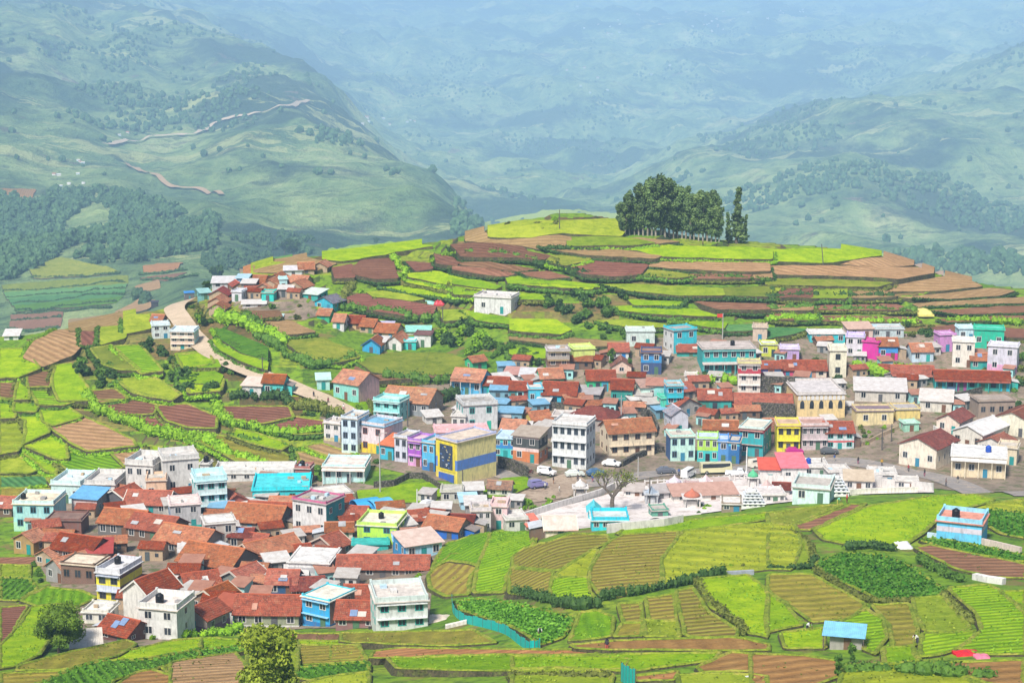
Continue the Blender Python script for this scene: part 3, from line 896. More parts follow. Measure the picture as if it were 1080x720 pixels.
# ---- fields of the mid hill (far to near)
for fr, pts, t in [
 ('NL', [(245, 180), (450, 130), (620, 110), (670, 82), (800, 80), (1080, 96), (1250, 110), (1300, 200), (1250, 280), (1050, 270), (800, 255), (560, 290), (270, 290)], 'Y'),
 ('NL', [(120, 255), (220, 250), (260, 300), (560, 295), (780, 270), (860, 290), (860, 350), (620, 380), (500, 350), (200, 325), (100, 318)], 'T'),
 ('NL', [(860, 290), (1080, 280), (1300, 290), (1500, 330), (1380, 345), (1080, 350), (870, 350)], 'Y'),
 ('NL', [(-20, 345), (200, 325), (490, 350), (540, 400), (740, 430), (640, 465), (500, 440), (60, 440)], 'M'),
 ('NL', [(740, 425), (1020, 425), (1010, 460), (850, 500), (700, 480)], 'OG'),
 ('MA', [(290, 110), (400, 75), (600, 65), (740, 75), (600, 100), (440, 130), (360, 140), (290, 130)], 'L'),
 ('MA', [(-60, 150), (0, 135), (160, 118), (330, 150), (240, 185), (0, 190)], 'T'),
 ('NH', [(500, 140), (530, 90), (600, 42), (645, 45), (560, 130)], 'C'),
 ('NH', [(650, 18), (860, 8), (840, 45), (640, 50)], 'E'),
 ('NH', [(560, 130), (640, 55), (840, 48), (830, 90), (700, 130)], 'Y'),
 ('MA', [(330, 170), (400, 150), (410, 210), (340, 215)], 'M'),
 ('MA', [(420, 170), (450, 138), (570, 128), (590, 215), (500, 215), (420, 195)], 'M'),
 ('MA', [(640, 140), (740, 150), (735, 172), (680, 182)], 'M'),
 ('MA', [(760, 110), (860, 130), (840, 160), (770, 150)], 'M'),
 ('MB', [(120, 85), (440, 90), (620, 120), (600, 130), (320, 115)], 'T'),
 ('MB', [(360, 75), (380, 52), (520, 42), (700, 58), (600, 68), (440, 80)], 'T'),
 ('MB', [(440, 82), (540, 72), (620, 65), (700, 78), (1000, 82), (1090, 92), (1090, 132), (900, 130), (620, 120), (540, 97)], 'L'),
 ('MR', [(0, 90), (250, 88), (450, 97), (480, 115), (250, 148), (0, 140)], 'L'),
 ('MB', [(180, 118), (330, 120), (300, 145), (210, 140)], 'Y'),
 ('MB', [(230, 162), (330, 140), (570, 155), (540, 195), (430, 205), (300, 192)], 'M'),
 ('MB', [(600, 145), (840, 140), (1080, 150), (1080, 182), (1020, 185), (840, 180), (590, 165)], 'T'),
 ('MB', [(700, 190), (1000, 195), (1000, 215), (760, 215)], 'B'),
 ('MB', [(560, 175), (660, 180), (760, 202), (700, 212), (540, 202)], 'OG'),
 ('MB', [(1000, 186), (1085, 188), (1085, 212), (1005, 214)], 'T'),
 ('NL', [(30, 478), (250, 478), (440, 505), (620, 535), (480, 548), (250, 520), (60, 498)], 'B'),
 ('NL', [(0, 505), (250, 525), (480, 550), (400, 580), (330, 585), (150, 560), (0, 530)], 'B'),
 ('NL', [(520, 555), (700, 548), (860, 590), (720, 605), (560, 580)], 'B'),
 ('NL', [(400, 590), (560, 582), (720, 608), (1080, 650), (1080, 670), (720, 640), (420, 640)], 'L'),
 ('NL', [(0, 600), (200, 620), (330, 660), (300, 680), (150, 665), (0, 640)], 'L'),
 ('NL', [(0, 650), (160, 675), (260, 705), (220, 730), (0, 720)], 'L'),
 ('MA', [(650, 192), (760, 183), (960, 240), (960, 268), (780, 235), (650, 207)], 'L'),
 ('MA', [(640, 228), (740, 217), (960, 270), (930, 290), (760, 255)], 'L'),
 ('MA', [(530, 252), (620, 245), (880, 295), (850, 305), (640, 275)], 'L'),
 ('MA', [(480, 272), (560, 264), (700, 300), (660, 310), (500, 290)], 'Y'),
 ('MA', [(960, 265), (1080, 275), (1080, 292), (970, 285)], 'L'),
 ('MA', [(395, 295), (440, 275), (560, 300), (750, 330), (740, 360), (640, 370), (450, 340), (400, 318)], 'M'),
 ('MA', [(780, 347), (880, 345), (900, 380), (800, 395)], 'Y'),
 ('MA', [(880, 345), (1080, 385), (1080, 410), (940, 390)], 'L'),
 ('MB', [(0, 205), (120, 215), (350, 240), (330, 260), (120, 245), (0, 235)], 'L'),
 ('MB', [(380, 240), (480, 237), (880, 255), (890, 285), (700, 285), (500, 265)], 'Y'),
 ('MB', [(900, 252), (1080, 247), (1080, 290), (895, 285)], 'OG'),
 ('MR', [(250, 150), (480, 125), (560, 122), (650, 158), (480, 165)], 'T'),
 ('MR', [(0, 160), (240, 160), (640, 170), (740, 182), (560, 215), (400, 205), (0, 195)], 'T'),
 ('MR', [(480, 255), (740, 207), (800, 207), (900, 245), (740, 265), (480, 270)], 'T'),
 ('MR', [(0, 215), (300, 220), (520, 230), (460, 250), (280, 245), (0, 240)], 'OG'),
 ('MR', [(0, 250), (50, 245), (20, 290), (0, 290)], 'Y'), ('MR', [(50, 245), (178, 245), (180, 295), (22, 292)], 'M'),
 ('MR', [(182, 245), (325, 250), (325, 298), (185, 296)], 'Y'), ('MR', [(330, 255), (470, 260), (540, 290), (420, 295), (330, 295)], 'T'),
 ('MR', [(560, 295), (780, 275), (930, 257), (1030, 265), (980, 285), (740, 300)], 'T'),
 ('MR', [(620, 320), (900, 302), (1085, 292), (1095, 315), (800, 325), (640, 335)], 'T'),
 ('MB', [(0, 275), (110, 280), (130, 305), (0, 300)], 'L'),
 ('MB', [(500, 302), (720, 310), (700, 330), (520, 325)], 'L'),
 ('MB', [(780, 310), (1080, 322), (1080, 345), (870, 345)], 'B'),
 ('MR', [(0, 325), (180, 330), (180, 347), (0, 347)], 'T'), ('MR', [(200, 330), (540, 322), (600, 345), (420, 347), (200, 347)], 'B'),
 ('MR', [(680, 350), (1100, 325), (1100, 355), (800, 365)], 'B'),
 ('MB', [(440, 332), (560, 325), (780, 345), (860, 375), (620, 365), (460, 350)], 'L'),
 ('MR', [(0, 365), (100, 365), (100, 388), (0, 385)], 'B'), ('MR', [(102, 363), (195, 363), (195, 389), (102, 389)], 'L'),
 ('MR', [(198, 370), (600, 377), (640, 395), (400, 400), (198, 390)], 'B'),
 ('MR', [(720, 385), (1100, 365), (1100, 388), (760, 397)], 'B'),
 ('MB', [(0, 385), (180, 385), (240, 430), (200, 450), (0, 430)], 'L'),
 ('MB', [(360, 392), (480, 385), (640, 407), (630, 420), (460, 415)], 'Y'),
 ('MB', [(660, 387), (780, 382), (900, 400), (890, 425), (780, 410)], 'L'),
 ('MB', [(890, 410), (1020, 407), (1060, 430), (900, 440)], 'E'),
 ('MR', [(0, 420), (160, 425), (120, 445), (0, 470)], 'E'),
 ('MR', [(690, 422), (800, 407), (1100, 430), (1100, 465), (980, 460), (720, 432)], 'M'),
 ('MB', [(0, 457), (180, 460), (480, 482), (480, 500), (280, 500), (0, 470)], 'T'),
 ('MB', [(0, 502), (140, 510), (140, 550), (40, 545), (0, 530)], 'L'),
 ('MA', [(20, 397), (140, 392), (240, 440), (130, 450), (20, 410)], 'T'),
 ('MA', [(130, 480), (270, 470), (400, 510), (430, 545), (330, 570), (220, 545)], 'OG'),
 ('MA', [(430, 560), (560, 530), (780, 525), (900, 560), (920, 590), (800, 620), (640, 620), (500, 610)], 'OG'),
 ('MA', [(430, 570), (480, 572), (700, 622), (800, 628), (500, 645), (425, 605)], 'B'),
 ('NH', [(510, 422), (740, 425), (760, 452), (520, 470)], 'B'),
]:
    field(fr, pts, t, k=0.55, cap=1.3)
# ---- left slope
for fr, pts, t in [
 ('ML', [(20, 245), (530, 205), (530, 232), (30, 268)], 'OG'), ('ML', [(30, 275), (525, 240), (520, 258), (40, 296)], 'E'), ('ML', [(50, 303), (520, 266), (515, 284), (60, 324)], 'E'),
 ('ML', [(70, 330), (510, 292), (480, 312), (80, 348)], 'G'), ('ML', [(130, 165), (260, 132), (440, 172), (500, 192), (150, 208)], 'OG'),
 ('ML', [(55, 372), (255, 358), (250, 378), (55, 395)], 'B'), ('ML', [(50, 400), (250, 383), (245, 418), (50, 425)], 'B'),
 ('ML', [(610, 165), (760, 150), (740, 172), (615, 190)], 'C'), ('ML', [(600, 212), (780, 187), (700, 217)], 'B'), ('ML', [(580, 252), (660, 227), (665, 250), (580, 275)], 'T'),
 ('TL', [(0, 602), (105, 600), (95, 625), (0, 630)], 'C'), ('TL', [(0, 635), (90, 630), (70, 662), (0, 665)], 'B'),
 ('ML', [(500, 357), (600, 302), (640, 310), (620, 340), (520, 365)], 'T'), ('ML', [(300, 392), (440, 378), (545, 372), (550, 395), (430, 428), (300, 425)], 'T'),
 ('ML', [(530, 372), (620, 370), (630, 420), (530, 445)], 'Y'), ('ML', [(435, 425), (525, 402), (520, 460), (430, 490)], 'Y'),
 ('ML', [(352, 430), (428, 430), (428, 492), (355, 492)], 'M'),
 ('ML', [(110, 545), (150, 482), (250, 440), (330, 430), (345, 480), (300, 530), (180, 580)], 'T'),
 ('ML', [(0, 517), (100, 515), (160, 590), (70, 625), (0, 630)], 'L'), ('ML', [(0, 650), (75, 655), (60, 720), (0, 720)], 'B'),
 ('ML', [(118, 610), (220, 607), (210, 665), (122, 670)], 'B'),
 ('ML', [(90, 622), (115, 620), (120, 720), (65, 720)], 'L'), ('ML', [(240, 582), (300, 577), (380, 700), (390, 725), (250, 725), (225, 640)], 'L'),
 ('ML', [(120, 682), (250, 677), (260, 720), (125, 722)], 'L'),
 ('ML', [(390, 512), (470, 500), (590, 600), (500, 592), (440, 570)], 'OG'), ('ML', [(480, 502), (590, 500), (680, 600), (595, 610)], 'LR'),
 ('ML', [(500, 642), (640, 630), (760, 700), (720, 722), (560, 690)], 'Y'), ('ML', [(780, 602), (940, 640), (930, 682), (800, 692)], 'L'),
 ('ML', [(750, 540), (880, 530), (900, 570), (780, 590)], 'L'),
 ('ML', [(380, 692), (500, 680), (530, 722), (395, 722)], 'B'),
 ('NK', [(705, 345), (760, 345), (1080, 480), (1080, 568), (900, 500), (760, 405)], 'G'),
 ('NK', [(690, 420), (760, 420), (900, 520), (1080, 590), (1080, 640), (900, 570), (740, 480)], 'L'),
 ('NK', [(410, 530), (560, 520), (700, 570), (720, 620), (560, 620), (430, 590)], 'L'), ('NK', [(450, 640), (600, 635), (740, 690), (720, 740), (450, 740)], 'L'),
 ('NH', [(820, 640), (1090, 632), (1200, 690), (1100, 720), (900, 720)], 'OG'),
 ('a', [(0, 0), (100, 0), (95, 75), (85, 95), (0, 95)], 'B'), ('a', [(155, 0), (280, 0), (250, 40), (160, 35)], 'B'),
 ('a', [(85, 72), (155, 70), (195, 150), (185, 170), (80, 165)], 'L'), ('a', [(165, 52), (370, 45), (430, 110), (340, 130), (210, 130)], 'LR'),
 ('a', [(0, 107), (80, 102), (78, 200), (0, 205)], 'L'), ('a', [(90, 182), (210, 180), (262, 280), (130, 348), (150, 220)], 'L'),
 ('a', [(220, 160), (360, 150), (440, 200), (290, 243), (240, 220)], 'L'), ('a', [(275, 257), (400, 217), (460, 207), (720, 330), (735, 355), (480, 383), (400, 345)], 'T'),
 ('a', [(0, 228), (120, 237), (140, 290), (110, 350), (90, 380), (0, 400)], 'YR'), ('a', [(120, 352), (260, 292), (350, 332), (362, 420), (320, 430)], 'L'),
 ('a', [(100, 372), (310, 440), (300, 510), (250, 490), (170, 420)], 'L'), ('a', [(0, 430), (90, 420), (240, 475), (160, 500), (0, 500)], 'Y'),
 ('a', [(370, 400), (600, 392), (660, 470), (560, 498), (380, 490), (330, 450)], 'LR'), ('a', [(270, 540), (380, 502), (700, 477), (650, 560), (400, 560), (300, 585)], 'L'),
 ('a', [(610, 397), (810, 372), (845, 430), (790, 450), (680, 470)], 'T'), ('a', [(820, 362), (950, 377), (1075, 420), (1075, 470), (960, 460), (860, 420)], 'L'),
 ('a', [(0, 532), (240, 527), (275, 575), (0, 588)], 'E'), ('a', [(0, 592), (290, 590), (140, 615), (0, 630)], 'O'), ('a', [(0, 640), (140, 625), (70, 680), (65, 715), (0, 715)], 'C'),
 ('a', [(640, 0), (850, 0), (970, 82), (930, 105), (700, 45)], 'Y'),
 ('a', [(490, 67), (620, 57), (690, 100), (540, 125)], 'B'), ('a', [(550, 130), (700, 107), (850, 140), (830, 180), (700, 185), (650, 180)], 'M'),
 ('a', [(690, 187), (850, 190), (1020, 255), (940, 270), (830, 260)], 'M'), ('b', [(-70, 142), (90, 140), (240, 200), (240, 260), (100, 252), (-20, 215)], 'M'),
 ('b', [(290, 147), (640, 152), (660, 200), (480, 235), (310, 200)], 'M'), ('b', [(490, 240), (680, 207), (830, 230), (820, 285), (680, 290)], 'M'),
 ('b', [(60, 297), (190, 297), (330, 320), (600, 400), (680, 440), (670, 495), (520, 490), (350, 430), (250, 370)], 'O'),
 ('b', [(0, 372), (70, 377), (170, 420), (190, 450), (100, 470), (0, 445)], 'L'), ('b', [(350, 270), (480, 302), (640, 350), (600, 375), (450, 340), (340, 300)], 'L'),
 ('b', [(740, 362), (830, 352), (1060, 430), (960, 445), (800, 390)], 'T'), ('b', [(690, 397), (760, 402), (900, 445), (820, 470), (700, 430)], 'T'),
 ('c', [(190, 240), (280, 230), (300, 270), (240, 290)], 'L'), ('l', [(150, 195), (300, 185), (400, 165), (540, 150), (580, 190), (560, 240), (400, 245), (160, 240)], 'L'),
 ('l', [(720, 190), (830, 180), (930, 130), (1050, 120), (1060, 160), (980, 200), (720, 240)], 'L'),
]:
    field(fr, pts, t, k=0.5, cap=1.2)
# ---- foreground hill
for fr, pts, t, kw in [
 ('P', [(455, 600), (470, 575), (530, 562), (566, 566), (560, 580), (520, 600), (494, 592), (470, 590)], 'LR', {}),
 ('l', [(860, 450), (960, 440), (1080, 440), (1080, 500), (990, 570), (940, 640), (930, 740), (770, 740), (800, 600)], 'LR', {'rows': 70}),
 ('o', [(470, 130), (600, 20), (740, 20), (760, 60), (700, 130), (690, 240), (560, 245), (480, 200)], 'R', {}),
 ('p', [(0, 190), (60, 150), (150, 130), (260, 92), (400, 100), (410, 120), (330, 160), (190, 245), (60, 235), (0, 225)], 'R', {'rows': 97}),
 ('p', [(-10, 232), (175, 250), (160, 300), (152, 362), (100, 350), (-10, 342)], 'R', {'rows': 97}),
 ('p', [(190, 262), (330, 165), (368, 157), (330, 220), (322, 268), (180, 273)], 'YR', {'rows': 45}),
 ('p', [(180, 277), (320, 272), (330, 340), (370, 388), (280, 400), (180, 375), (160, 330)], 'LR', {'rows': 92}),
 ('p', [(330, 242), (400, 132), (470, 97), (700, 82), (690, 120), (630, 190), (628, 300), (540, 328), (440, 353), (370, 348), (330, 290)], 'R', {'rows': 94}),
 ('p', [(440, 88), (480, 70), (700, 40), (1080, 2), (1080, 30), (720, 78), (470, 96)], 'L', {'k': 0.1}),
 ('p', [(632, 200), (692, 120), (722, 82), (900, 62), (1080, 50), (1200, 60), (1220, 150), (1180, 240), (1080, 236), (1000, 247), (800, 272), (740, 293), (640, 300)], 'YR', {'rows': 60}),
 ('q', [(0, 132), (270, 100), (60, 180), (0, 200)], 'OG', {'k': .2}),
 ('q', [(0, 205), (60, 207), (130, 232), (143, 290), (133, 318), (0, 318)], 'Y', {}),
 ('q', [(60, 190), (280, 107), (340, 102), (150, 190)], 'B', {'k': .2}),
 ('q', [(160, 192), (340, 112), (540, 82), (720, 75), (780, 90), (600, 140), (540, 200), (470, 243), (280, 240), (190, 222)], 'L', {'k': .2}),
 ('q', [(545, 150), (700, 112), (884, 85), (900, 130), (720, 120), (590, 180)], 'YR', {'k': .2}),
 ('q', [(700, 135), (740, 122), (900, 138), (900, 222), (800, 202)], 'D', {'k': .2}),
 ('q', [(525, 227), (590, 222), (740, 252), (890, 282), (890, 302), (700, 282)], 'D', {}),
 ('q', [(510, 252), (560, 247), (890, 312), (890, 357), (760, 352), (640, 320)], 'B', {}),
 ('q', [(165, 307), (250, 272), (390, 282), (480, 312), (610, 400), (590, 418), (420, 438), (380, 430), (300, 390), (200, 340)], 'D', {}),
 ('p', [(785, 282), (1000, 267), (1080, 330), (1080, 525), (1000, 508), (960, 450), (840, 400)], 'L', {}),
 ('q', [(0, 347), (150, 347), (180, 362), (340, 450), (280, 500), (150, 508), (60, 440), (0, 400)], 'O', {}),
 ('q', [(0, 407), (60, 450), (120, 518), (40, 533), (-5, 545), (-10, 500)], 'L', {}),
 ('q', [(500, 427), (610, 425), (700, 530), (650, 545), (540, 538), (510, 480)], 'Y', {}),
 ('q', [(360, 452), (490, 447), (520, 530), (510, 588), (430, 600), (420, 520)], 'O', {'rows': 90}),
 ('q', [(230, 522), (340, 462), (400, 502), (410, 560), (370, 620), (330, 600), (330, 560)], 'LR', {}),
 ('q', [(395, 600), (500, 592), (525, 640), (400, 655)], 'L', {}),
 ('q', [(530, 552), (720, 542), (700, 580), (600, 620), (520, 630)], 'LR', {}),
 ('q', [(620, 392), (760, 382), (800, 402), (890, 484), (890, 620), (760, 620), (650, 600), (740, 540), (720, 480)], 'LR', {'rows': 100}),
 ('q', [(40, 547), (190, 532), (200, 600), (60, 600)], 'L', {}),
 ('q', [(805, 405), (890, 402), (890, 470)], 'L', {}),
 ('p', [(690, 332), (770, 322), (830, 420), (955, 500), (948, 523), (732, 523)], 'R', {'rows': 98}), ('p', [(565, 362), (685, 347), (698, 458), (572, 453)], 'R', {'rows': 94}),
 ('p', [(555, 457), (698, 462), (713, 523), (560, 523)], 'YR', {'rows': 0}), ('p', [(447, 387), (545, 382), (550, 463), (470, 463)], 'R', {'rows': 94}),
 ('p', [(460, 472), (550, 467), (550, 520), (430, 523)], 'O', {}),
 ('p', [(285, 427), (370, 417), (430, 442), (420, 518), (330, 533), (240, 540)], 'LR', {'rows': 0}),
 ('o', [(630, 277), (780, 267), (1000, 302), (1200, 352), (1260, 372), (1230, 420), (1200, 470), (1080, 510), (960, 430), (860, 390), (645, 320)], 'D', {}),
 ('p', [(250, 560), (460, 542), (950, 530), (1085, 557), (1085, 580), (900, 580), (500, 577), (270, 572)], 'C', {'rows': 0}),
 ('o', [(170, 562), (300, 537), (1080, 542), (1400, 542), (1380, 560), (1080, 568), (160, 588)], 'C', {}),
 ('o', [(250, 592), (500, 582), (1080, 572), (1560, 590), (1540, 640), (1080, 650), (700, 650), (300, 640)], 'L', {}),
 ('p', [(0, 612), (400, 602), (880, 592), (860, 620), (500, 668), (200, 650), (0, 660)], 'L', {}),
 ('p', [(0, 672), (200, 657), (430, 682), (420, 730), (0, 730)], 'Y', {}),
 ('p', [(780, 652), (920, 592), (1080, 602), (1080, 680), (980, 667), (800, 672)], 'C', {}), ('p', [(510, 692), (700, 672), (690, 702), (520, 712)], 'C', {}),
 ('p', [(700, 690), (800, 680), (1080, 690), (1080, 735), (700, 735)], 'Y', {}),
 ('o', [(0, 452), (600, 442), (720, 432), (850, 500), (600, 513), (300, 508), (0, 498)], 'O', {'rows': 0}),
 ('o', [(-60, 522), (100, 517), (95, 590), (-60, 600)], 'Y', {}),
 ('q', [(-60, 620), (120, 627), (250, 647), (260, 690), (150, 730), (-60, 730)], 'C', {}), ('q', [(560, 652), (890, 640), (890, 735), (760, 720)], 'C', {}),
 ('q', [(260, 660), (560, 650), (760, 735), (240, 735)], 'YR', {}),
 ('m', [(100, 627), (400, 552), (690, 492), (740, 510), (640, 570), (500, 600), (380, 640), (90, 650)], 'O', {'rows': 5}),
 ('m', [(450, 592), (640, 562), (900, 502), (1090, 482), (1090, 530), (800, 578), (560, 600)], 'L', {}),
 ('m', [(180, 740), (400, 642), (560, 607), (800, 602), (1080, 542), (1080, 580), (840, 640), (620, 700), (600, 740)], 'G', {'rows': 20}),
 ('m', [(0, 672), (280, 662), (370, 652), (260, 700), (150, 740), (0, 740)], 'O', {}), ('m', [(880, 642), (1090, 587), (1090, 680), (960, 690)], 'Y', {}),
 ('m', [(610, 740), (720, 672), (830, 652), (960, 690), (900, 740)], 'C', {}),
 ('m', [(0, 522), (100, 420), (170, 312), (330, 292), (400, 330), (300, 430), (220, 558), (90, 620), (0, 640)], 'L', {}),
 ('m', [(110, 270), (250, 202), (450, 222), (520, 252), (430, 300), (300, 290), (200, 300)], 'LR', {'rows': 10}), ('m', [(0, 152), (160, 152), (200, 210), (90, 268), (0, 268)], 'G', {'rows': 0}),
 ('m', [(0, 312), (150, 302), (90, 400), (30, 508), (0, 508)], 'M', {}), ('m', [(0, 82), (160, 82), (160, 140), (0, 145)], 'Y', {}), ('j', [(0, 562), (190, 552), (150, 590), (0, 595)], 'B', {}),
 ('n', [(0, 492), (180, 482), (420, 492), (380, 518), (100, 558), (0, 560)], 'L', {}), ('n', [(-10, 567), (380, 522), (400, 545), (200, 580), (-10, 605)], 'G', {'rows': 20}),
 ('n', [(0, 612), (350, 560), (420, 640), (400, 740), (0, 740)], 'T', {}),
 ('n', [(420, 520), (660, 490), (690, 520), (690, 620), (660, 740), (400, 740)], 'Y', {}),
 ('n', [(680, 492), (1080, 502), (1010, 520), (700, 515)], 'L', {}), ('n', [(690, 522), (1020, 522), (1080, 600), (690, 620)], 'O', {}),
 ('n', [(650, 642), (1080, 612), (1080, 650), (750, 700), (680, 690)], 'G', {'rows': 15}), ('n', [(660, 740), (760, 710), (900, 682), (1080, 662), (1080, 740)], 'Y', {}),
 ('n', [(600, 452), (1080, 457), (1080, 490), (640, 485)], 'B', {'rows': 0}),
]:
    kw = dict(kw); kw.setdefault('k', 0.14); kw.setdefault('cap', .7)
    field(fr, pts, t, **kw)
# ------------------------------------------------------------------ houses
W_ = (0.67, 0.66, 0.64); LW = (0.609, 0.644, 0.696); CR = (0.78, 0.69, 0.5); YC = (0.8, 0.66, 0.36); AQ = (0.4, 0.74, 0.74); PA = (0.62, 0.82, 0.82); TE = (0.04, 0.4, 0.36); TQ = (0.03, 0.55, 0.6)
BL = (0.04, 0.25, 0.62); SB = (0.22, 0.55, 0.82); PB = (0.5, 0.7, 0.85); PK = (0.8, 0.5, 0.52); PP = (0.72, 0.58, 0.58); MG = (0.68, 0.02, 0.32); PU = (0.42, 0.2, 0.62); LI = (0.62, 0.55, 0.8)
LM = (0.5, 0.78, 0.08); YG = (0.62, 0.74, 0.08); YE = (0.82, 0.66, 0.06); OR = (0.62, 0.26, 0.1); GR = (0.34, 0.33, 0.32); DG = (0.16, 0.155, 0.15); BRW = (0.18, 0.115, 0.08); TAN = (0.48, 0.36, 0.24); RD = (0.55, 0.07, 0.05); GN = (0.05, 0.45, 0.22)
T1 = (0.36, 0.085, 0.042); T2 = (0.45, 0.15, 0.062); T3 = (0.25, 0.06, 0.042); T4 = (0.5, 0.2, 0.105); T5 = (0.4, 0.105, 0.058)
SW = (0.62, 0.61, 0.6); SGY = (0.45, 0.44, 0.43); SBL = (0.15, 0.42, 0.72); RF = (0.58, 0.52, 0.45); RW = (0.64, 0.61, 0.58); RG = (0.4, 0.38, 0.36)

WINM = {}
def win_mesh(kind, c):
    key = (kind, tuple(c))
    if key in WINM: return WINM[key]
    mb = MB()
    if kind == 'frame':
        t = .09
        mb.box(-.5, .5, -.05, 0, -t / 2, t / 2); mb.box(-.5, .5, -.05, 0, 1 - t / 2, 1 + t / 2)
        mb.box(-.5, -.5 + t, -.05, 0, t / 2, 1 - t / 2); mb.box(.5 - t, .5, -.05, 0, t / 2, 1 - t / 2)
        mb.box(-.03, .03, -.05, 0, t / 2, 1 - t / 2)
        m = M_plain(c, .6)
    elif kind == 'pane':
        mb.box(-.41, .41, -.025, 0, .05, .95)
        m = M_glass()
    elif kind == 'dark':
        mb.box(-.5, .5, -.03, 0, 0, 1)
        m = M_glass()
    elif kind == 'door':
        mb.box(-.5, -.42, -.07, 0, 0, 1); mb.box(.42, .5, -.07, 0, 0, 1); mb.box(-.42, .42, -.07, 0, .95, 1)
        mb.box(-.42, .42, -.03, 0, 0, .95)
        for z in (.12, .55): mb.box(-.3, .3, -.05, -.03, z, z + .3)
        m = M_plain(c, .55)
    elif kind == 'arch':
        n = 8
        pts = [(-.5, 0), (.5, 0)] + [(.5 * math.cos(math.pi * k / n), .55 + .45 * math.sin(math.pi * k / n)) for k in range(n + 1)]
        a = [(x, -.04, z) for x, z in pts]; b_ = [(x, 0, z) for x, z in pts]
        mb.face(a)
        for i in range(len(a)):
            j = (i + 1) % len(a); mb.face([a[j], a[i], b_[i], b_[j]])
        m = M_plain(c, .5) if c != 'glass' else M_glass()
    me = bpy.data.meshes.new({'frame': 'window', 'pane': 'pane', 'dark': 'window', 'door': 'door', 'arch': 'arch'}[kind])
    me.from_pydata(mb.v, [], mb.f); me.materials.append(m); me.update()
    WINM[key] = me
    return me

def put(name, me, parent, loc, rz=0, sc=(1, 1, 1)):
    o = bpy.data.objects.new(name, me)
    COL.objects.link(o)
    o.parent = parent
    o.location = loc; o.rotation_euler = (0, 0, rz); o.scale = sc
    return o

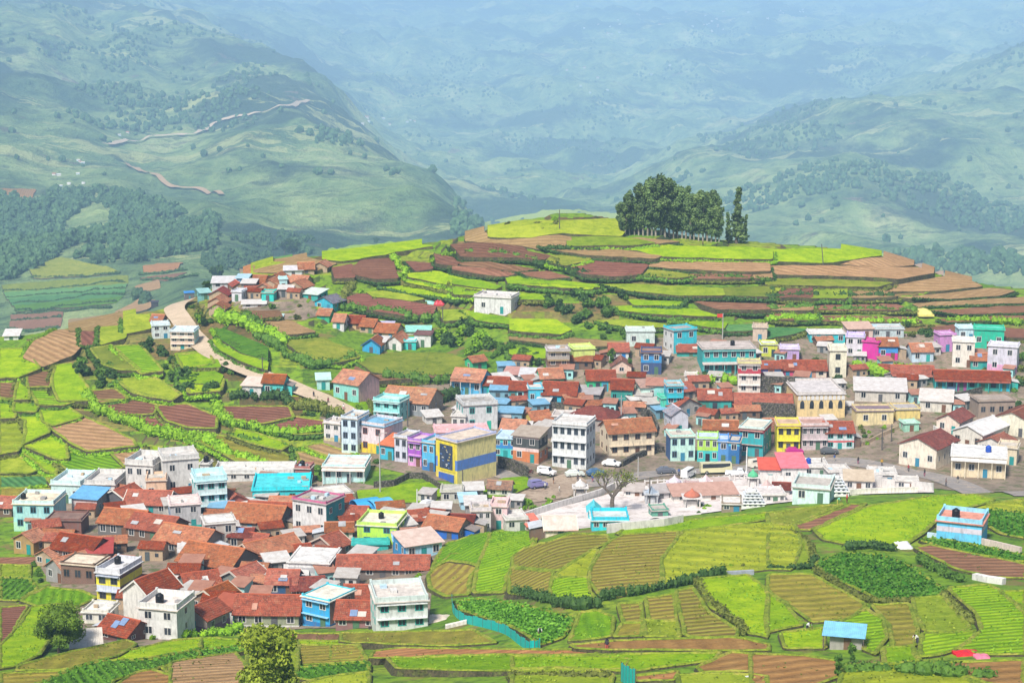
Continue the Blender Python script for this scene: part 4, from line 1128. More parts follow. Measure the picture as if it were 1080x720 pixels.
HOUSES = []
TANKS = []
FOOT = []
def house(fr, X, Y, w, h, rot, dep, label, wall=W_, side=None, roof='tile', rc=None, ridge='x', rh=None, ov=.45, st=1, par=.55, parc=None, bands=(),
          win='auto', wc=W_, sidewin='auto', door=True, dc=None, shade=False, shadec=None, porch=None, bays=(), tank=False, name='house', cat='house',
          group=None, dmin=0.0, verge=None, up=0.0, found=1.8, brick=False, arches=0, clutter=0, detail=True, plinth=None, balus=0):
    f = FR[fr][2]
    u, v = px(fr, X, Y)
    P = at(u, v, up, dmin)
    s = px_per_m(P)
    r = math.radians(rot)
    Wd = .96 * w / f / s / max(.3, math.cos(r))
    Hh = h / f / s / .96
    D = dep * (.8 if roof == 'tile' and v > 500 else .95)
    rnd = random.Random(int(u * 31 + v * 977))
    root = empty(name, P, r)
    tag(root, label, cat, group)
    HOUSES.append((root, Wd, D, Hh))
    FOOT.append((P.x - math.sin(r) * D / 2, P.y + math.cos(r) * D / 2, max(Wd, D) * .62))
    x0, x1 = -Wd / 2, Wd / 2
    mw = M_brick() if brick else M_paint(wall)
    mats = [mw]
    if side is not None: mats.append(M_brick() if side == 'brick' else M_paint(side))
    ms = 1 if side is not None else 0
    # --- wall
    mb = MB()
    zb = -found - up
    rc = rc or (T1 if roof == 'tile' else RW)
    span = D if ridge == 'x' else Wd
    if rh is None: rh = {'tile': .27, 'sheet': .2, 'hip': .25}.get(roof, .12) * span
    gable = roof in ('tile', 'sheet')
    A = [(x0, 0), (x1, 0), (x1, D), (x0, D)]
    mb.face([(x0, 0, zb), (x1, 0, zb), (x1, 0, Hh), (x0, 0, Hh)], 0) if not (gable and ridge == 'y') else mb.face([(x0, 0, zb), (x1, 0, zb), (x1, 0, Hh), (0, 0, Hh + rh), (x0, 0, Hh)], 0)
    mb.face([(x1, D, zb), (x0, D, zb), (x0, D, Hh), (x1, D, Hh)], 0) if not (gable and ridge == 'y') else mb.face([(x1, D, zb), (x0, D, zb), (x0, D, Hh), (0, D, Hh + rh), (x1, D, Hh)], 0)
    if gable and ridge == 'x':
        mb.face([(x1, 0, zb), (x1, D, zb), (x1, D, Hh), (x1, D / 2, Hh + rh), (x1, 0, Hh)], ms)
        mb.face([(x0, D, zb), (x0, 0, zb), (x0, 0, Hh), (x0, D / 2, Hh + rh), (x0, D, Hh)], ms)
    elif roof == 'shed':
        mb.face([(x1, 0, zb), (x1, D, zb), (x1, D, Hh + rh), (x1, 0, Hh)], ms); mb.face([(x0, D, zb), (x0, 0, zb), (x0, 0, Hh), (x0, D, Hh + rh)], ms)
        mb.face([(x1, D, Hh), (x0, D, Hh), (x0, D, Hh + rh), (x1, D, Hh + rh)], 0)
    else:
        mb.face([(x1, 0, zb), (x1, D, zb), (x1, D, Hh), (x1, 0, Hh)], ms); mb.face([(x0, D, zb), (x0, 0, zb), (x0, 0, Hh), (x0, D, Hh)], ms)
    if roof in ('flat', 'hip', 'barrel'): mb.face([(x0, 0, Hh), (x1, 0, Hh), (x1, D, Hh), (x0, D, Hh)], 0)
    mb.build('wall', mats, root)
    # --- roof
    th = .14
    mr = {'tile': M_tile, 'hip': M_tile, 'sheet': M_sheet, 'shed': M_sheet, 'barrel': M_sheet, 'shedtile': M_tile, 'flat': M_roofslab}[roof](rc)
    rb = MB()
    if gable:
        L, S = (Wd, D) if ridge == 'x' else (D, Wd)
        k = rh / (S / 2)
        e = ov
        la, lb = -L / 2 - ov * .8, L / 2 + ov * .8
        n = max(3, int(L / 1.6))
        sag = [.07 * rnd.uniform(-1, 1) for _ in range(n + 1)]
        for sgn in (-1, 1):
            for i in range(n):
                xa = la + (lb - la) * i / n; xb = la + (lb - la) * (i + 1) / n
                ya, yb = sgn * (S / 2 + e), 0
                za, zr = Hh - k * e + .03, Hh + rh + .03
                pa = [(xa, ya, za + sag[i] * .5), (xb, ya, za + sag[i + 1] * .5), (xb, yb, zr + sag[i + 1]), (xa, yb, zr + sag[i])]
                if sgn > 0: pa = [pa[1], pa[0], pa[3], pa[2]]
                rb.hexa(pa, [(x, y, z + th) for x, y, z in pa])
        ro = rb.build('roof', mr, root)
        ro.location = (0, D / 2, 0)
        if ridge == 'y': ro.rotation_euler = (0, 0, math.pi / 2)
        # ridge cap and verge boards
        rd = MB()
        for i in range(n):
            xa = la + (lb - la) * i / n; xb = la + (lb - la) * (i + 1) / n
            rd.tube((xa, 0, Hh + rh + th + .02 + sag[i]), (xb, 0, Hh + rh + th + .02 + sag[i + 1]), .14, .14, 6)
        rd.build('ridge_cap', M_plain(scl(rc, 1.25) if roof == 'tile' else rc, .8), ro)
        if verge:
            for xx in (la, lb):
                vb = MB()
                for sgn in (-1, 1):
                    z0 = Hh - k * e; y0 = sgn * (S / 2 + e)
                    lo = [(xx - .06, y0, z0 - .08), (xx + .06, y0, z0 - .08), (xx + .06, 0, Hh + rh - .08), (xx - .06, 0, Hh + rh - .08)]
                    if sgn > 0: lo = [lo[1], lo[0], lo[3], lo[2]]
                    vb.hexa(lo, [(x, y, z + .33) for x, y, z in lo])
                vb.build('verge', M_plain(verge, .7), ro)
    elif roof in ('shed', 'shedtile'):
        pa = [(x0 - ov, -ov, Hh - rh / D * ov), (x1 + ov, -ov, Hh - rh / D * ov), (x1 + ov, D + ov, Hh + rh + rh / D * ov), (x0 - ov, D + ov, Hh + rh + rh / D * ov)]
        rb.hexa([(x, y, z + .03) for x, y, z in pa], [(x, y, z + th) for x, y, z in pa])
        rb.build('roof', mr, root)
    elif roof == 'hip':
        e = ov; ins = min(Wd, D) / 2
        q = [(x0 - e, -e, Hh), (x1 + e, -e, Hh), (x1 + e, D + e, Hh), (x0 - e, D + e, Hh)]
        if Wd >= D: r0, r1 = (x0 + ins, D / 2, Hh + rh), (x1 - ins + .01, D / 2, Hh + rh)
        else: r0, r1 = (0, ins, Hh + rh), (0, D - ins, Hh + rh)
        lo = [(a, b_, c - .12) for a, b_, c in q]
        rb.face(lo[::-1])
        for i in range(4): rb.face([lo[i], lo[(i + 1) % 4], q[(i + 1) % 4], q[i]])
        if Wd >= D:
            rb.face([q[0], q[1], r1, r0]); rb.face([q[1], q[2], r1]); rb.face([q[2], q[3], r0, r1]); rb.face([q[3], q[0], r0])
        else:
            rb.face([q[0], q[1], r0]); rb.face([q[1], q[2], r1, r0]); rb.face([q[2], q[3], r1]); rb.face([q[3], q[0], r0, r1])
        ro = rb.build('roof', mr, root)
    elif roof == 'barrel':
        n = 10
        for i in range(n):
            a0 = math.pi * i / n; a1 = math.pi * (i + 1) / n
            ya, yb = D / 2 - math.cos(a0) * (D / 2 + ov * .5), D / 2 - math.cos(a1) * (D / 2 + ov * .5)
            za, zb2 = Hh + math.sin(a0) * D * .3, Hh + math.sin(a1) * D * .3
            rb.hexa([(x0 - ov, ya, za), (x1 + ov, ya, za), (x1 + ov, yb, zb2), (x0 - ov, yb, zb2)], [(x0 - ov, ya, za + .1), (x1 + ov, ya, za + .1), (x1 + ov, yb, zb2 + .1), (x0 - ov, yb, zb2 + .1)])
        rb.build('roof', mr, root)
    else:
        o_ = .3
        rb.box(x0 - o_, x1 + o_, -o_, D + o_, Hh + .003, Hh + .16)
        ro = rb.build('roof', mr, root)
        if par > 0:
            pb = MB(); t = .16; zt = Hh + .16 + par; z0 = Hh + .163
            pb.box(x0, x1, 0, t, z0, zt); pb.box(x0, x1, D - t, D, z0, zt); pb.box(x0, x0 + t, t, D - t, z0, zt); pb.box(x1 - t, x1, t, D - t, z0, zt)
            for cx_ in (x0 + .1, x1 - .1):
                for cy_ in (.1, D - .1): pb.box(cx_ - .17, cx_ + .17, cy_ - .17, cy_ + .17, z0, zt + .18)
            pb.build('parapet', M_paint(parc or wall), root)
        if clutter:
            for _ in range(clutter):
                cb = MB()
                a, b_ = rnd.uniform(x0 + .8, x1 - .8), rnd.uniform(.8, max(.9, D - .8))
                sx, sy, sz = rnd.uniform(.2, .8), rnd.uniform(.2, .7), rnd.uniform(.15, .6)
                cb.box(a - sx, a + sx, b_ - sy, b_ + sy, Hh + .165, Hh + .165 + sz)
                cb.build('roof_box', M_paint(rnd.choice([W_, GR, TAN, PB])), root)
    # --- lean-to sheds and patched roofs make every house a little different
    if gable and ridge == 'x' and detail and rnd.random() < .55 and Wd > 5:
        sg = rnd.choice((-1, 1)); lw = rnd.uniform(1.6, 2.6); ld = min(D * .6, rnd.uniform(2.5, 4.5)); y0_ = rnd.uniform(0.2, max(.3, D - ld - .2)); lh = Hh * rnd.uniform(.62, .8)
        xa, xb = (x1 + .004, x1 + lw) if sg > 0 else (x0 - lw, x0 - .004)
        lb_ = MB(); lb_.box(xa, xb, y0_, y0_ + ld, zb, lh); ann = lb_.build('annex', M_paint(rnd.choice([GR, TAN, BRW, wall])), root)
        zo, zi = lh + .02, lh + .55
        za, zb3 = (zi, zo) if sg > 0 else (zo, zi)
        lr = MB(); lo = [(xa - (.3 if sg < 0 else 0), y0_ - .25, za), (xb + (.3 if sg > 0 else 0), y0_ - .25, zb3), (xb + (.3 if sg > 0 else 0), y0_ + ld + .25, zb3), (xa - (.3 if sg < 0 else 0), y0_ + ld + .25, za)]
        lr.hexa(lo, [(x, y, z + .09) for x, y, z in lo]); lr.build('annex_roof', M_sheet(rnd.choice([SW, SGY, (0.42, 0.2, 0.13), (0.3, 0.26, 0.24), (0.55, 0.6, 0.66)])), ann)
    if roof == 'tile' and detail and ridge == 'x':
        k_ = rh / (D / 2)
        for _ in range(rnd.choice((0, 0, 1, 1, 2))):
            pa_ = rnd.uniform(x0 + .5, max(x0 + .6, x1 - 2.2)); pw_ = rnd.uniform(.8, 2.0); ya_ = rnd.uniform(.1, D * .25); yb_ = ya_ + rnd.uniform(.5, 1.3)
            pb_ = MB(); lo = [(pa_, ya_, Hh + k_ * ya_ + .25), (pa_ + pw_, ya_, Hh + k_ * ya_ + .25), (pa_ + pw_, yb_, Hh + k_ * yb_ + .25), (pa_, yb_, Hh + k_ * yb_ + .25)]
            pb_.hexa(lo, [(x, y, z + .05) for x, y, z in lo]); pb_.build('roof_patch', M_sheet(rnd.choice([SW, (0.6, 0.55, 0.5), (0.4, 0.42, 0.45), (0.55, 0.3, 0.22), (0.2, 0.3, 0.5)])), root)
    # --- openings
    sth = Hh / st
    if win == 'auto': nw = max(1, int(round(Wd / 2.6)))
    else: nw = win
    dcol = dc or rnd.choice([(0.05, 0.25, 0.4), (0.1, 0.2, 0.12), (0.2, 0.1, 0.06), (0.03, 0.3, 0.3), (0.12, 0.12, 0.13)])
    ww = min(1.3, Wd / max(1, nw) * .6)
    if not bays:
        for fl in range(st):
            zc = fl * sth
            for i in range(nw):
                xx = x0 + Wd * (i + .5) / nw
                if fl == 0 and door and i == nw // 2:
                    put('door', win_mesh('door', dcol), root, (xx, 0, 0), 0, (1.0, 1, min(2.1, sth * .78)))
                else:
                    hh = min(1.45, sth * .5)
                    if detail:
                        o1 = put('window', win_mesh('frame', wc), root, (xx, 0, zc + sth * .36), 0, (ww, 1, hh))
                        put('pane', win_mesh('pane', ()), o1, (0, 0, 0))
                    else:
                        put('window', win_mesh('dark', ()), root, (xx, 0, zc + sth * .36), 0, (ww, 1, hh))
            if shade and not (fl == 0 and porch):
                sb = MB(); zz = zc + sth * .86
                sb.box(x0 + .1, x1 - .1, -.55, 0, zz, zz + .09)
                sb.build('sunshade', M_paint(shadec or wall), root)
    if sidewin and abs(rot) > 6:
        sgn = -1 if rot > 0 else 1
        ns = max(1, int(round(D / 3.2))) if sidewin == 'auto' else sidewin
        for fl in range(st):
            for i in range(ns):
                o1 = put('window', win_mesh('frame', wc) if detail else win_mesh('dark', ()), root, (x1 if sgn > 0 else x0, D * (i + .5) / ns, fl * sth + sth * .38), sgn * math.pi / 2, (.9, 1, min(1.15, sth * .42)))
                if detail: put('pane', win_mesh('pane', ()), o1, (0, 0, 0))
    # --- coloured front bays (row houses): a panel, a door or a window each
    if bays:
        n = len(bays)
        for i, cb_ in enumerate(bays):
            xa = x0 + Wd * i / n; xb = x0 + Wd * (i + 1) / n
            pb = MB(); pb.box(xa + .05, xb - .05, -.04, -.002, 0, Hh - .05)
            pn = pb.build('front_panel', M_paint(cb_), root)
            if i % 2 == 0: put('door', win_mesh('door', dcol), pn, ((xa + xb) / 2, -.04, 0), 0, (1.0, 1, min(2.1, Hh * .8)))
            else:
                o1 = put('window', win_mesh('dark', ()), pn, ((xa + xb) / 2, -.04, Hh * .35), 0, (min(1.2, (xb - xa) * .6), 1, Hh * .42))
    for z0, z1, c in bands:
        bb = MB(); a, b_ = z0 * Hh, z1 * Hh; t = .02
        bb.box(x0 - t, x1 + t, -t, D + t, a, b_)
        bb.build('stripe', M_paint(c), root)
    if plinth:
        bb = MB(); bb.box(x0 - .08, x1 + .08, -.08, D + .08, zb, .45); bb.build('plinth', M_paint(plinth), root)
    if arches:
        for i in range(arches):
            xx = x0 + Wd * (i + .5) / arches
            put('arch_window', win_mesh('arch', 'glass'), root, (xx, 0, Hh * .42), 0, (Wd / arches * .45, 1, Hh * .34))
    for i in range(balus):
        xx = x0 + Wd * (i + .5) / balus
        put('arch', win_mesh('arch', (0.713, 0.696, 0.679)), root, (xx, -.02, Hh * .78), 0, (Wd / balus * .8, 1.5, Hh * .19))
    if porch:
        pd, pc = porch
        zt = sth * .92
        pb = MB()
        pa = [(x0 - .1, -pd, zt - .35), (x1 + .1, -pd, zt - .35), (x1 + .1, -.01, zt + .02), (x0 - .1, -.01, zt + .02)]
        pb.hexa(pa, [(x, y, z + .12) for x, y, z in pa])
        pb.build('porch_roof', mr if gable else M_sheet(rc), root)
        k = max(2, int(Wd / 2.4) + 1)
        for i in range(k):
            qb = MB(); xx = x0 + .1 + (Wd - .2) * i / (k - 1)
            qb.box(xx - .08, xx + .08, -pd + .1, -pd + .26, zb, zt - .33)
            qb.build('post', M_paint(pc), root)
    if tank:
        TANKS.append((root, rnd.uniform(x0 + 1, x1 - 1), D * rnd.uniform(.35, .7), Hh + .17, tank))
    return root

h = house
# ===== lower village
h('j', -20, 335, 180, 55, -6, 7, 'low brick hut with a rusty tile roof cut by the left edge of the photo', wall=BRW, rc=T5)
h('j', 186, 408, 232, 140, -4, 9, 'pale aqua two storey house with flat cream roof at the village left end', wall=AQ, roof='flat', rc=(0.76, 0.66, 0.5), par=.7, parc=PA, st=2, bands=[(.0, .32, (0.5, 0.78, 0.6))], wc=(0.1, 0.3, 0.4), win=3, clutter=2, tank='black')
h('j', 360, 262, 170, 100, -8, 10, 'pale cyan flat roofed house behind the aqua house and before the lime field', wall=PA, roof='flat', rc=(0.68, 0.72, 0.7), par=.8, parc=PA, st=1, clutter=3)
h('j', 545, 250, 170, 90, -6, 10, 'white flat roofed house with cluttered terrace behind the rusty gable roofs', wall=W_, roof='flat', rc=RW, par=.9, parc=W_, clutter=4)
h('j', 460, 330, 150, 95, -14, 6, 'white and pink house with a small bright blue sheet roof', wall=PP, side=GR, roof='shed', rc=SBL, rh=.9, st=1)
h('j', 760, 215, 160, 160, -12, 9, 'tall white house with stepped parapet standing highest at the back of the lower village', wall=W_, roof='flat', rc=RW, par=1.1, parc=W_, st=2, clutter=3, win=3)
h('j', 850, 250, 110, 110, 8, 6, 'peach walled house with tarpaulin covered terrace beside the tall white house', wall=(0.8, 0.55, 0.38), roof='flat', rc=RF, par=.5, st=1, clutter=3)
h('k', 62, 205, 190, 180, 18, 8, 'big blank white house wall beside the cyan tower house', wall=W_, roof='flat', rc=RW, par=.9, st=2, win=2, clutter=3)
h('k', 225, 330, 170, 190, 16, 7, 'white and cyan tower house of three floors with open terrace at the back', wall=(0.626, 0.748, 0.766), roof='flat', rc=(0.6, 0.85, 0.9), parc=(0.55, 0.85, 0.9), par=1.0, st=3, wc=TE, clutter=2, shade=True)
h('k', 85, 400, 165, 130, 14, 7, 'grey plastered house with pinkish flat roof and teal side passage', wall=(0.5, 0.5, 0.52), side=(0.2, 0.3, 0.45), roof='flat', rc=(0.76, 0.66, 0.62), par=.25, parc=PP, st=2, bands=[(0, .16, TE)], ov=.4, clutter=1)
h('j', 620, 300, 190, 60, -30, 8, 'rusty gable roof with white verge beside the dark slate end wall', wall=(0.12, 0.12, 0.13), rc=T5, verge=(0.75, 0.72, 0.65), ridge='y', rh=2.0)
h('j', 790, 320, 250, 55, -8, 9, 'long rust red tile roof under the tall white house', wall=GR, rc=T5, verge=(0.75, 0.7, 0.62))
h('j', 645, 445, 250, 75, -16, 9, 'large mottled tile roof over a dark verandah with grey end wall', wall=DG, side=GR, rc=T2)
h('j', 348, 440, 200, 85, -3, 6, 'plain brown walled block with flat brown top in the lower village', wall=(0.23, 0.11, 0.09), roof='flat', rc=(0.25, 0.16, 0.13), par=.3, parc=(0.23, 0.11, 0.09), win=0, door=False, side=(0.2, 0.1, 0.08))
h('j', 800, 470, 260, 70, -24, 9, 'broad tile roof with lichen patches in the middle of the lower village', wall=BRW, rc=T1)
h('j', 965, 545, 300, 70, -26, 10, 'wide sagging tile roof with pale ridge caps left of the round grey house', wall=(0.24, 0.19, 0.15), rc=T2)
h('j', 130, 535, 130, 75, -28, 5, 'tiny hut with ochre gable wall at the left end of the rusty roofs', wall=(0.42, 0.27, 0.1), rc=T4, ridge='y')
h('j', 385, 590, 250, 75, -24, 9, 'rust red tile roof sloping towards the brick annex', wall=BRW, rc=T1)
h('j', 540, 590, 130, 60, 10, 6, 'crimson sheet roofed lean-to between two tile roofs', wall=(0.3, 0.12, 0.1), roof='shed', rc=(0.4, 0.07, 0.06), rh=1.0)
h('j', 240, 600, 110, 55, -25, 5, 'small cream hut with orange tiles near the planted rows', wall=TAN, rc=T4, ridge='y')
h('j', 300, 690, 130, 75, -42, 8, 'steep orange tile roof over a grey plaster end wall', wall=GR, rc=T4, ridge='y', rh=1.8)
h('j', 425, 700, 200, 105, -14, 6, 'unplastered brick house with flat cream roof beside the lime crop', brick=True, roof='flat', rc=(0.75, 0.64, 0.5), par=.25, parc=BRW, st=1, win=3, door=False, wc=BRW)
h('m', 592, 293, 142, 165, -18, 8, 'slim light grey house with two yellow window bands and white roof terrace', wall=(0.58, 0.62, 0.72), side='brick', roof='flat', rc=(0.696, 0.687, 0.696), par=.8, parc=(0.652, 0.661, 0.713), st=2, bands=[(.14, .4, (0.8, 0.72, 0.05)), (.62, .86, (0.8, 0.72, 0.05))], win=2, door=False, wc=(0.1, 0.1, 0.1), sidewin=0, clutter=1, shade=True, shadec=(0.5, 0.55, 0.65), tank='black')
h('m', 742, 385, 170, 150, -34, 9, 'white gable fronted house with half red and half pale tile roof', wall=(0.713, 0.696, 0.652), rc=T5, ridge='y', rh=2.2, win=0, door=False, verge=(0.696, 0.679, 0.626), st=1, sidewin=2)
h('m', 860, 485, 225, 165, -14, 7, 'cream white flat house with roof tank standing before the half red roof', wall=(0.713, 0.713, 0.696), roof='flat', rc=(0.8, 0.72, 0.66), par=.8, st=2, win=2, clutter=2, tank='black', door=False, sidewin=1)
h('m', 610, 492, 190, 45, -30, 7, 'low hut with bright red tile roof beside the big round tree', wall=(0.16, 0.08, 0.07), rc=T1, ridge='x')
h('m', 520, 400, 150, 60, -8, 5, 'half built low white shed behind the round tree', wall=(0.68, 0.66, 0.58), roof='flat', rc=(0.75, 0.73, 0.68), par=.35, win=2, door=False, clutter=2)
h('m', 470, 545, 150, 22, 14, 5, 'long pale sheet roof almost on the ground beside the round tree', wall=GR, roof='shed', rc=(0.72, 0.68, 0.6), rh=.8, win=0, door=False)
# k area
h('k', 360, 310, 120, 60, 30, 7, 'small red gable roof squeezed left of the turquoise hall', wall=(0.4, 0.12, 0.09), rc=T5, ridge='y')
h('k', 600, 270, 320, 80, 4, 12, 'turquoise flat roofed hall with cluttered bright turquoise terrace', wall=(0.05, 0.62, 0.68), roof='flat', rc=(0.08, 0.62, 0.68), parc=(0.03, 0.66, 0.75), par=.6, st=1, clutter=5, wc=TE)
h('k', 450, 140, 450, 40, 1, 8, 'long low white building with flat roof under the olive terrace', wall=(0.652, 0.652, 0.635), roof='flat', rc=(0.7, 0.68, 0.64), par=.7, st=1, win=6, clutter=4)
h('k', 716, 165, 85, 90, -8, 4, 'narrow pinkish brick stair tower with tanks on top', wall=(0.45, 0.16, 0.14), roof='flat', rc=RF, par=.5, st=1, win=1, door=False, clutter=2, tank='black')
h('k', 185, 100, 55, 50, -6, 3, 'tiny white kiosk carrying a black tank by the long low building', wall=W_, roof='flat', rc=RW, par=.2, win=0, tank='black')
h('k', 940, 150, 240, 85, -4, 9, 'pale aqua single storey house with white annex below the tan terrace', wall=(0.55, 0.82, 0.82), roof='flat', rc=(0.78, 0.68, 0.62), par=.45, st=1, win=4, porch=(1.2, W_))
h('k', 900, 290, 180, 75, 22, 7, 'grey walled house with flat whitish roof right of the turquoise hall', wall=(0.42, 0.41, 0.42), side=(0.4, 0.2, 0.14), roof='flat', rc=(0.72, 0.68, 0.62), par=.2, ov=.4, st=1)
h('k', 430, 430, 330, 70, -14, 11, 'great spreading tile roof with grey gable end in the village centre', wall=(0.27, 0.23, 0.2), rc=T2)
h('k', 530, 390, 260, 75, -10, 7, 'dark red tile roof behind the great spreading roof', wall=BRW, rc=T1)
h('k', 590, 330, 125, 55, -6, 6, 'small orange tile roof before the turquoise hall', wall=TAN, rc=T4)
h('k', 755, 435, 200, 180, -28, 7, 'white house with teal right side and junk covered roof', wall=(0.713, 0.713, 0.713), side=(0.04, 0.35, 0.38), roof='flat', rc=RG, par=.4, parc=(0.6, 0.15, 0.3), st=2, win=3, clutter=6, sidewin=2)
h('k', 960, 400, 200, 55, -6, 8, 'rust tile roof left of the lime green house', wall=BRW, rc=T1)
h('k', 915, 460, 150, 50, 4, 5, 'pale plastered hut with orange tiles just left of the lime green house', wall=(0.6, 0.56, 0.5), rc=T4)
h('k', 275, 520, 165, 150, 16, 6, 'weathered grey concrete house with rounded flat roof among the tile roofs', wall=(0.5, 0.47, 0.43), roof='flat', rc=(0.72, 0.7, 0.68), par=.2, ov=.5, st=2, win=2, clutter=1)
h('k', 375, 520, 130, 80, -10, 5, 'little dark tile roof touching the grey concrete house', wall=BRW, rc=T3)
h('k', 455, 530, 110, 60, -22, 5, 'little mottled tile roof between the grey house and the blue eave', wall=BRW, rc=T1)
h('k', 590, 590, 250, 60, 40, 9, 'tile roof with a bright blue wall under its slanting eave', wall=(0.05, 0.42, 0.75), side=DG, rc=T2, verge=(0.6, 0.5, 0.4), win=2)
h('k', 820, 550, 150, 60, -36, 6, 'red gable roof with pale verges behind the white flat house', wall=(0.35, 0.2, 0.16), rc=T1, ridge='y', verge=(0.6, 0.5, 0.42))
h('k', 720, 575, 90, 45, 18, 5, 'small rust roof wedged between the blue wall and the white flat house', wall=BRW, rc=T1)
h('k', 750, 700, 235, 115, -8, 9, 'white flat house with dark scroll marks on its roof and grey front', wall=(0.713, 0.713, 0.713), roof='flat', rc=(0.713, 0.696, 0.679), par=.15, parc=W_, st=1, bands=[(.55, .8, (0.42, 0.42, 0.44))], win=2, door=False, name='house')
h('l', 275, 665, 515, 52, -1, 7, 'long barn with one unbroken red tile roof below the lime green house', wall=(0.2, 0.16, 0.14), rc=T5, win=7)
h('k', 180, 650, 330, 60, -26, 11, 'huge orange tile roof in front of the round grey house', wall=(0.25, 0.2, 0.17), rc=T2)
h('n', 185, 250, 180, 50, 24, 8, 'tile roof with pink dormer piece over a green grey wall', wall=(0.2, 0.24, 0.22), rc=T1)
h('n', 330, 235, 200, 60, -34, 8, 'gable roof with broken brown tiles left of the white terrace house', wall=(0.2, 0.22, 0.2), rc=T5, ridge='y', verge=(0.55, 0.5, 0.44))
h('n', 190, 345, 190, 70, -32, 7, 'upper of two stepped gable huts with brown plank gable', wall=(0.3, 0.2, 0.13), rc=T2, ridge='y', verge=(0.6, 0.55, 0.45))
h('n', 125, 450, 170, 90, -30, 7, 'lower of two stepped gable huts with purple plinth walls', wall=(0.38, 0.3, 0.26), rc=T1, ridge='y', bands=[(0, .5, (0.2, 0.12, 0.16))], win=1)
h('n', 280, 400, 130, 90, -26, 4, 'narrow white shed with green shutters beside the stepped gable huts', wall=(0.696, 0.696, 0.652), side=TE, roof='shed', rc=T5, rh=.8, win=2)
h('n', 600, 250, 170, 70, -4, 7, 'red tile roof over a dark blue wall below the white flat house', wall=(0.03, 0.09, 0.2), rc=T5)
h('n', 745, 250, 180, 40, 8, 6, 'dark red tile roof left of the blue flat house', wall=BRW, rc=T3)
h('n', 480, 215, 90, 70, 14, 5, 'small white cube hut left of the dark blue walled house', wall=W_, roof='flat', rc=RW, par=.3, st=1)
h('n', 520, 420, 365, 75, -2, 9, 'wide rust red tile roof with low white wall at the field edge', wall=(0.3, 0.33, 0.22), rc=T1, win=4, plinth=(0.652, 0.644, 0.609))
h('n', 790, 415, 165, 150, -32, 7, 'bright blue house with slanting cream flat roof and teal side', wall=(0.04, 0.4, 0.75), side=(0.3, 0.22, 0.17), roof='flat', rc=(0.76, 0.72, 0.62), parc=(0.1, 0.6, 0.75), par=.2, st=2, bands=[(.0, .18, (0.03, 0.2, 0.5))], win=2, shade=True, shadec=(0.3, 0.6, 0.85))
h('o', 80, 425, 230, 55, -3, 8, 'orange red tile roof touching the white house at the field edge', wall=(0.3, 0.15, 0.15), rc=T1, win=3)
h('o', 110, 300, 200, 45, -2, 6, 'upper orange tile roof behind the white house at the field edge', wall=BRW, rc=T5)
h('o', 330, 435, 290, 155, 10, 9, 'white two storey house with aqua trim at the edge of the foreground field', wall=(0.696, 0.731, 0.713), roof='flat', rc=(0.66, 0.6, 0.55), parc=(0.626, 0.731, 0.713), par=.75, st=2, win=3, clutter=2, door=False, shade=True, wc=TE)
h('l', 245, 490, 225, 105, -10, 9, 'lime green two storey house with cream terrace', wall=LM, roof='flat', rc=(0.74, 0.7, 0.58), parc=(0.55, 0.8, 0.15), par=.6, st=2, win=2, wc=(0.05, 0.25, 0.3), clutter=1, tank='black', door=False)
h('l', 210, 525, 200, 40, 4, 4, 'low teal shed at the foot of the lime green house', wall=(0.03, 0.45, 0.42), roof='flat', rc=(0.05, 0.45, 0.42), par=.1, win=0)
h('l', 400, 440, 110, 60, 30, 6, 'whitish sheet roof leaning between lime green house and red roofs', wall=SB, roof='shed', rc=SW, rh=1.3)
h('l', 210, 330, 110, 40, 26, 5, 'bright blue barrel roofed store behind the lime green house', wall=BL, roof='barrel', rc=(0.05, 0.4, 0.8), win=1)
h('l', 290, 330, 90, 40, 30, 5, 'light blue barrel roofed store beside the green patch', wall=BL, roof='barrel', rc=(0.12, 0.5, 0.85), win=1)
h('l', 590, 455, 200, 60, -24, 7, 'orange tile gable with bright blue front and grey end wall', wall=(0.02, 0.14, 0.55), side=(0.33, 0.26, 0.2), rc=T2, win=2)
h('l', 690, 415, 150, 50, -12, 5, 'dull red tile roof behind the orange gable', wall=BRW, rc=T3)
h('l', 470, 400, 120, 50, 14, 6, 'rust roof strip right of the whitish leaning sheet', wall=BRW, rc=T1)
h('l', 500, 560, 200, 80, 26, 6, 'light blue house with pink tinted sheet roof at the brown plots', wall=(0.4, 0.68, 0.85), side=(0.04, 0.3, 0.6), roof='shed', rc=(0.66, 0.52, 0.46), rh=1.0, win=3)
h('l', 390, 545, 110, 80, 6, 5, 'deep blue flat house below the whitish leaning sheet', wall=(0.02, 0.2, 0.55), roof='flat', rc=(0.35, 0.6, 0.8), par=.3, win=2)
h('l', 810, 415, 110, 110, 4, 5, 'white front house with dark window row next to the pink tower', wall=(0.696, 0.644, 0.661), roof='flat', rc=RF, par=.6, st=2, win=3, clutter=3)
h('l', 905, 400, 95, 120, -6, 5, 'soft pink tower house above the lime rows', wall=(0.82, 0.58, 0.6), roof='flat', rc=(0.7, 0.55, 0.5), par=.6, st=2, win=1, clutter=2)
h('l', 1005, 410, 120, 60, 12, 6, 'low whitewashed shed right of the pink tower house', wall=W_, roof='flat', rc=RW, par=.4, win=2)
h('l', 745, 300, 90, 50, 8, 4, 'pale blue sheet hut left of the pink tower house', wall=(0.4, 0.65, 0.8), roof='shed', rc=(0.4, 0.65, 0.8), rh=.7, win=1)
h('l', 650, 260, 120, 60, 0, 5, 'mossy grey water house with bare walls on the green patch', wall=(0.5, 0.5, 0.42), roof='flat', rc=(0.52, 0.5, 0.45), par=.3, win=2, door=False)
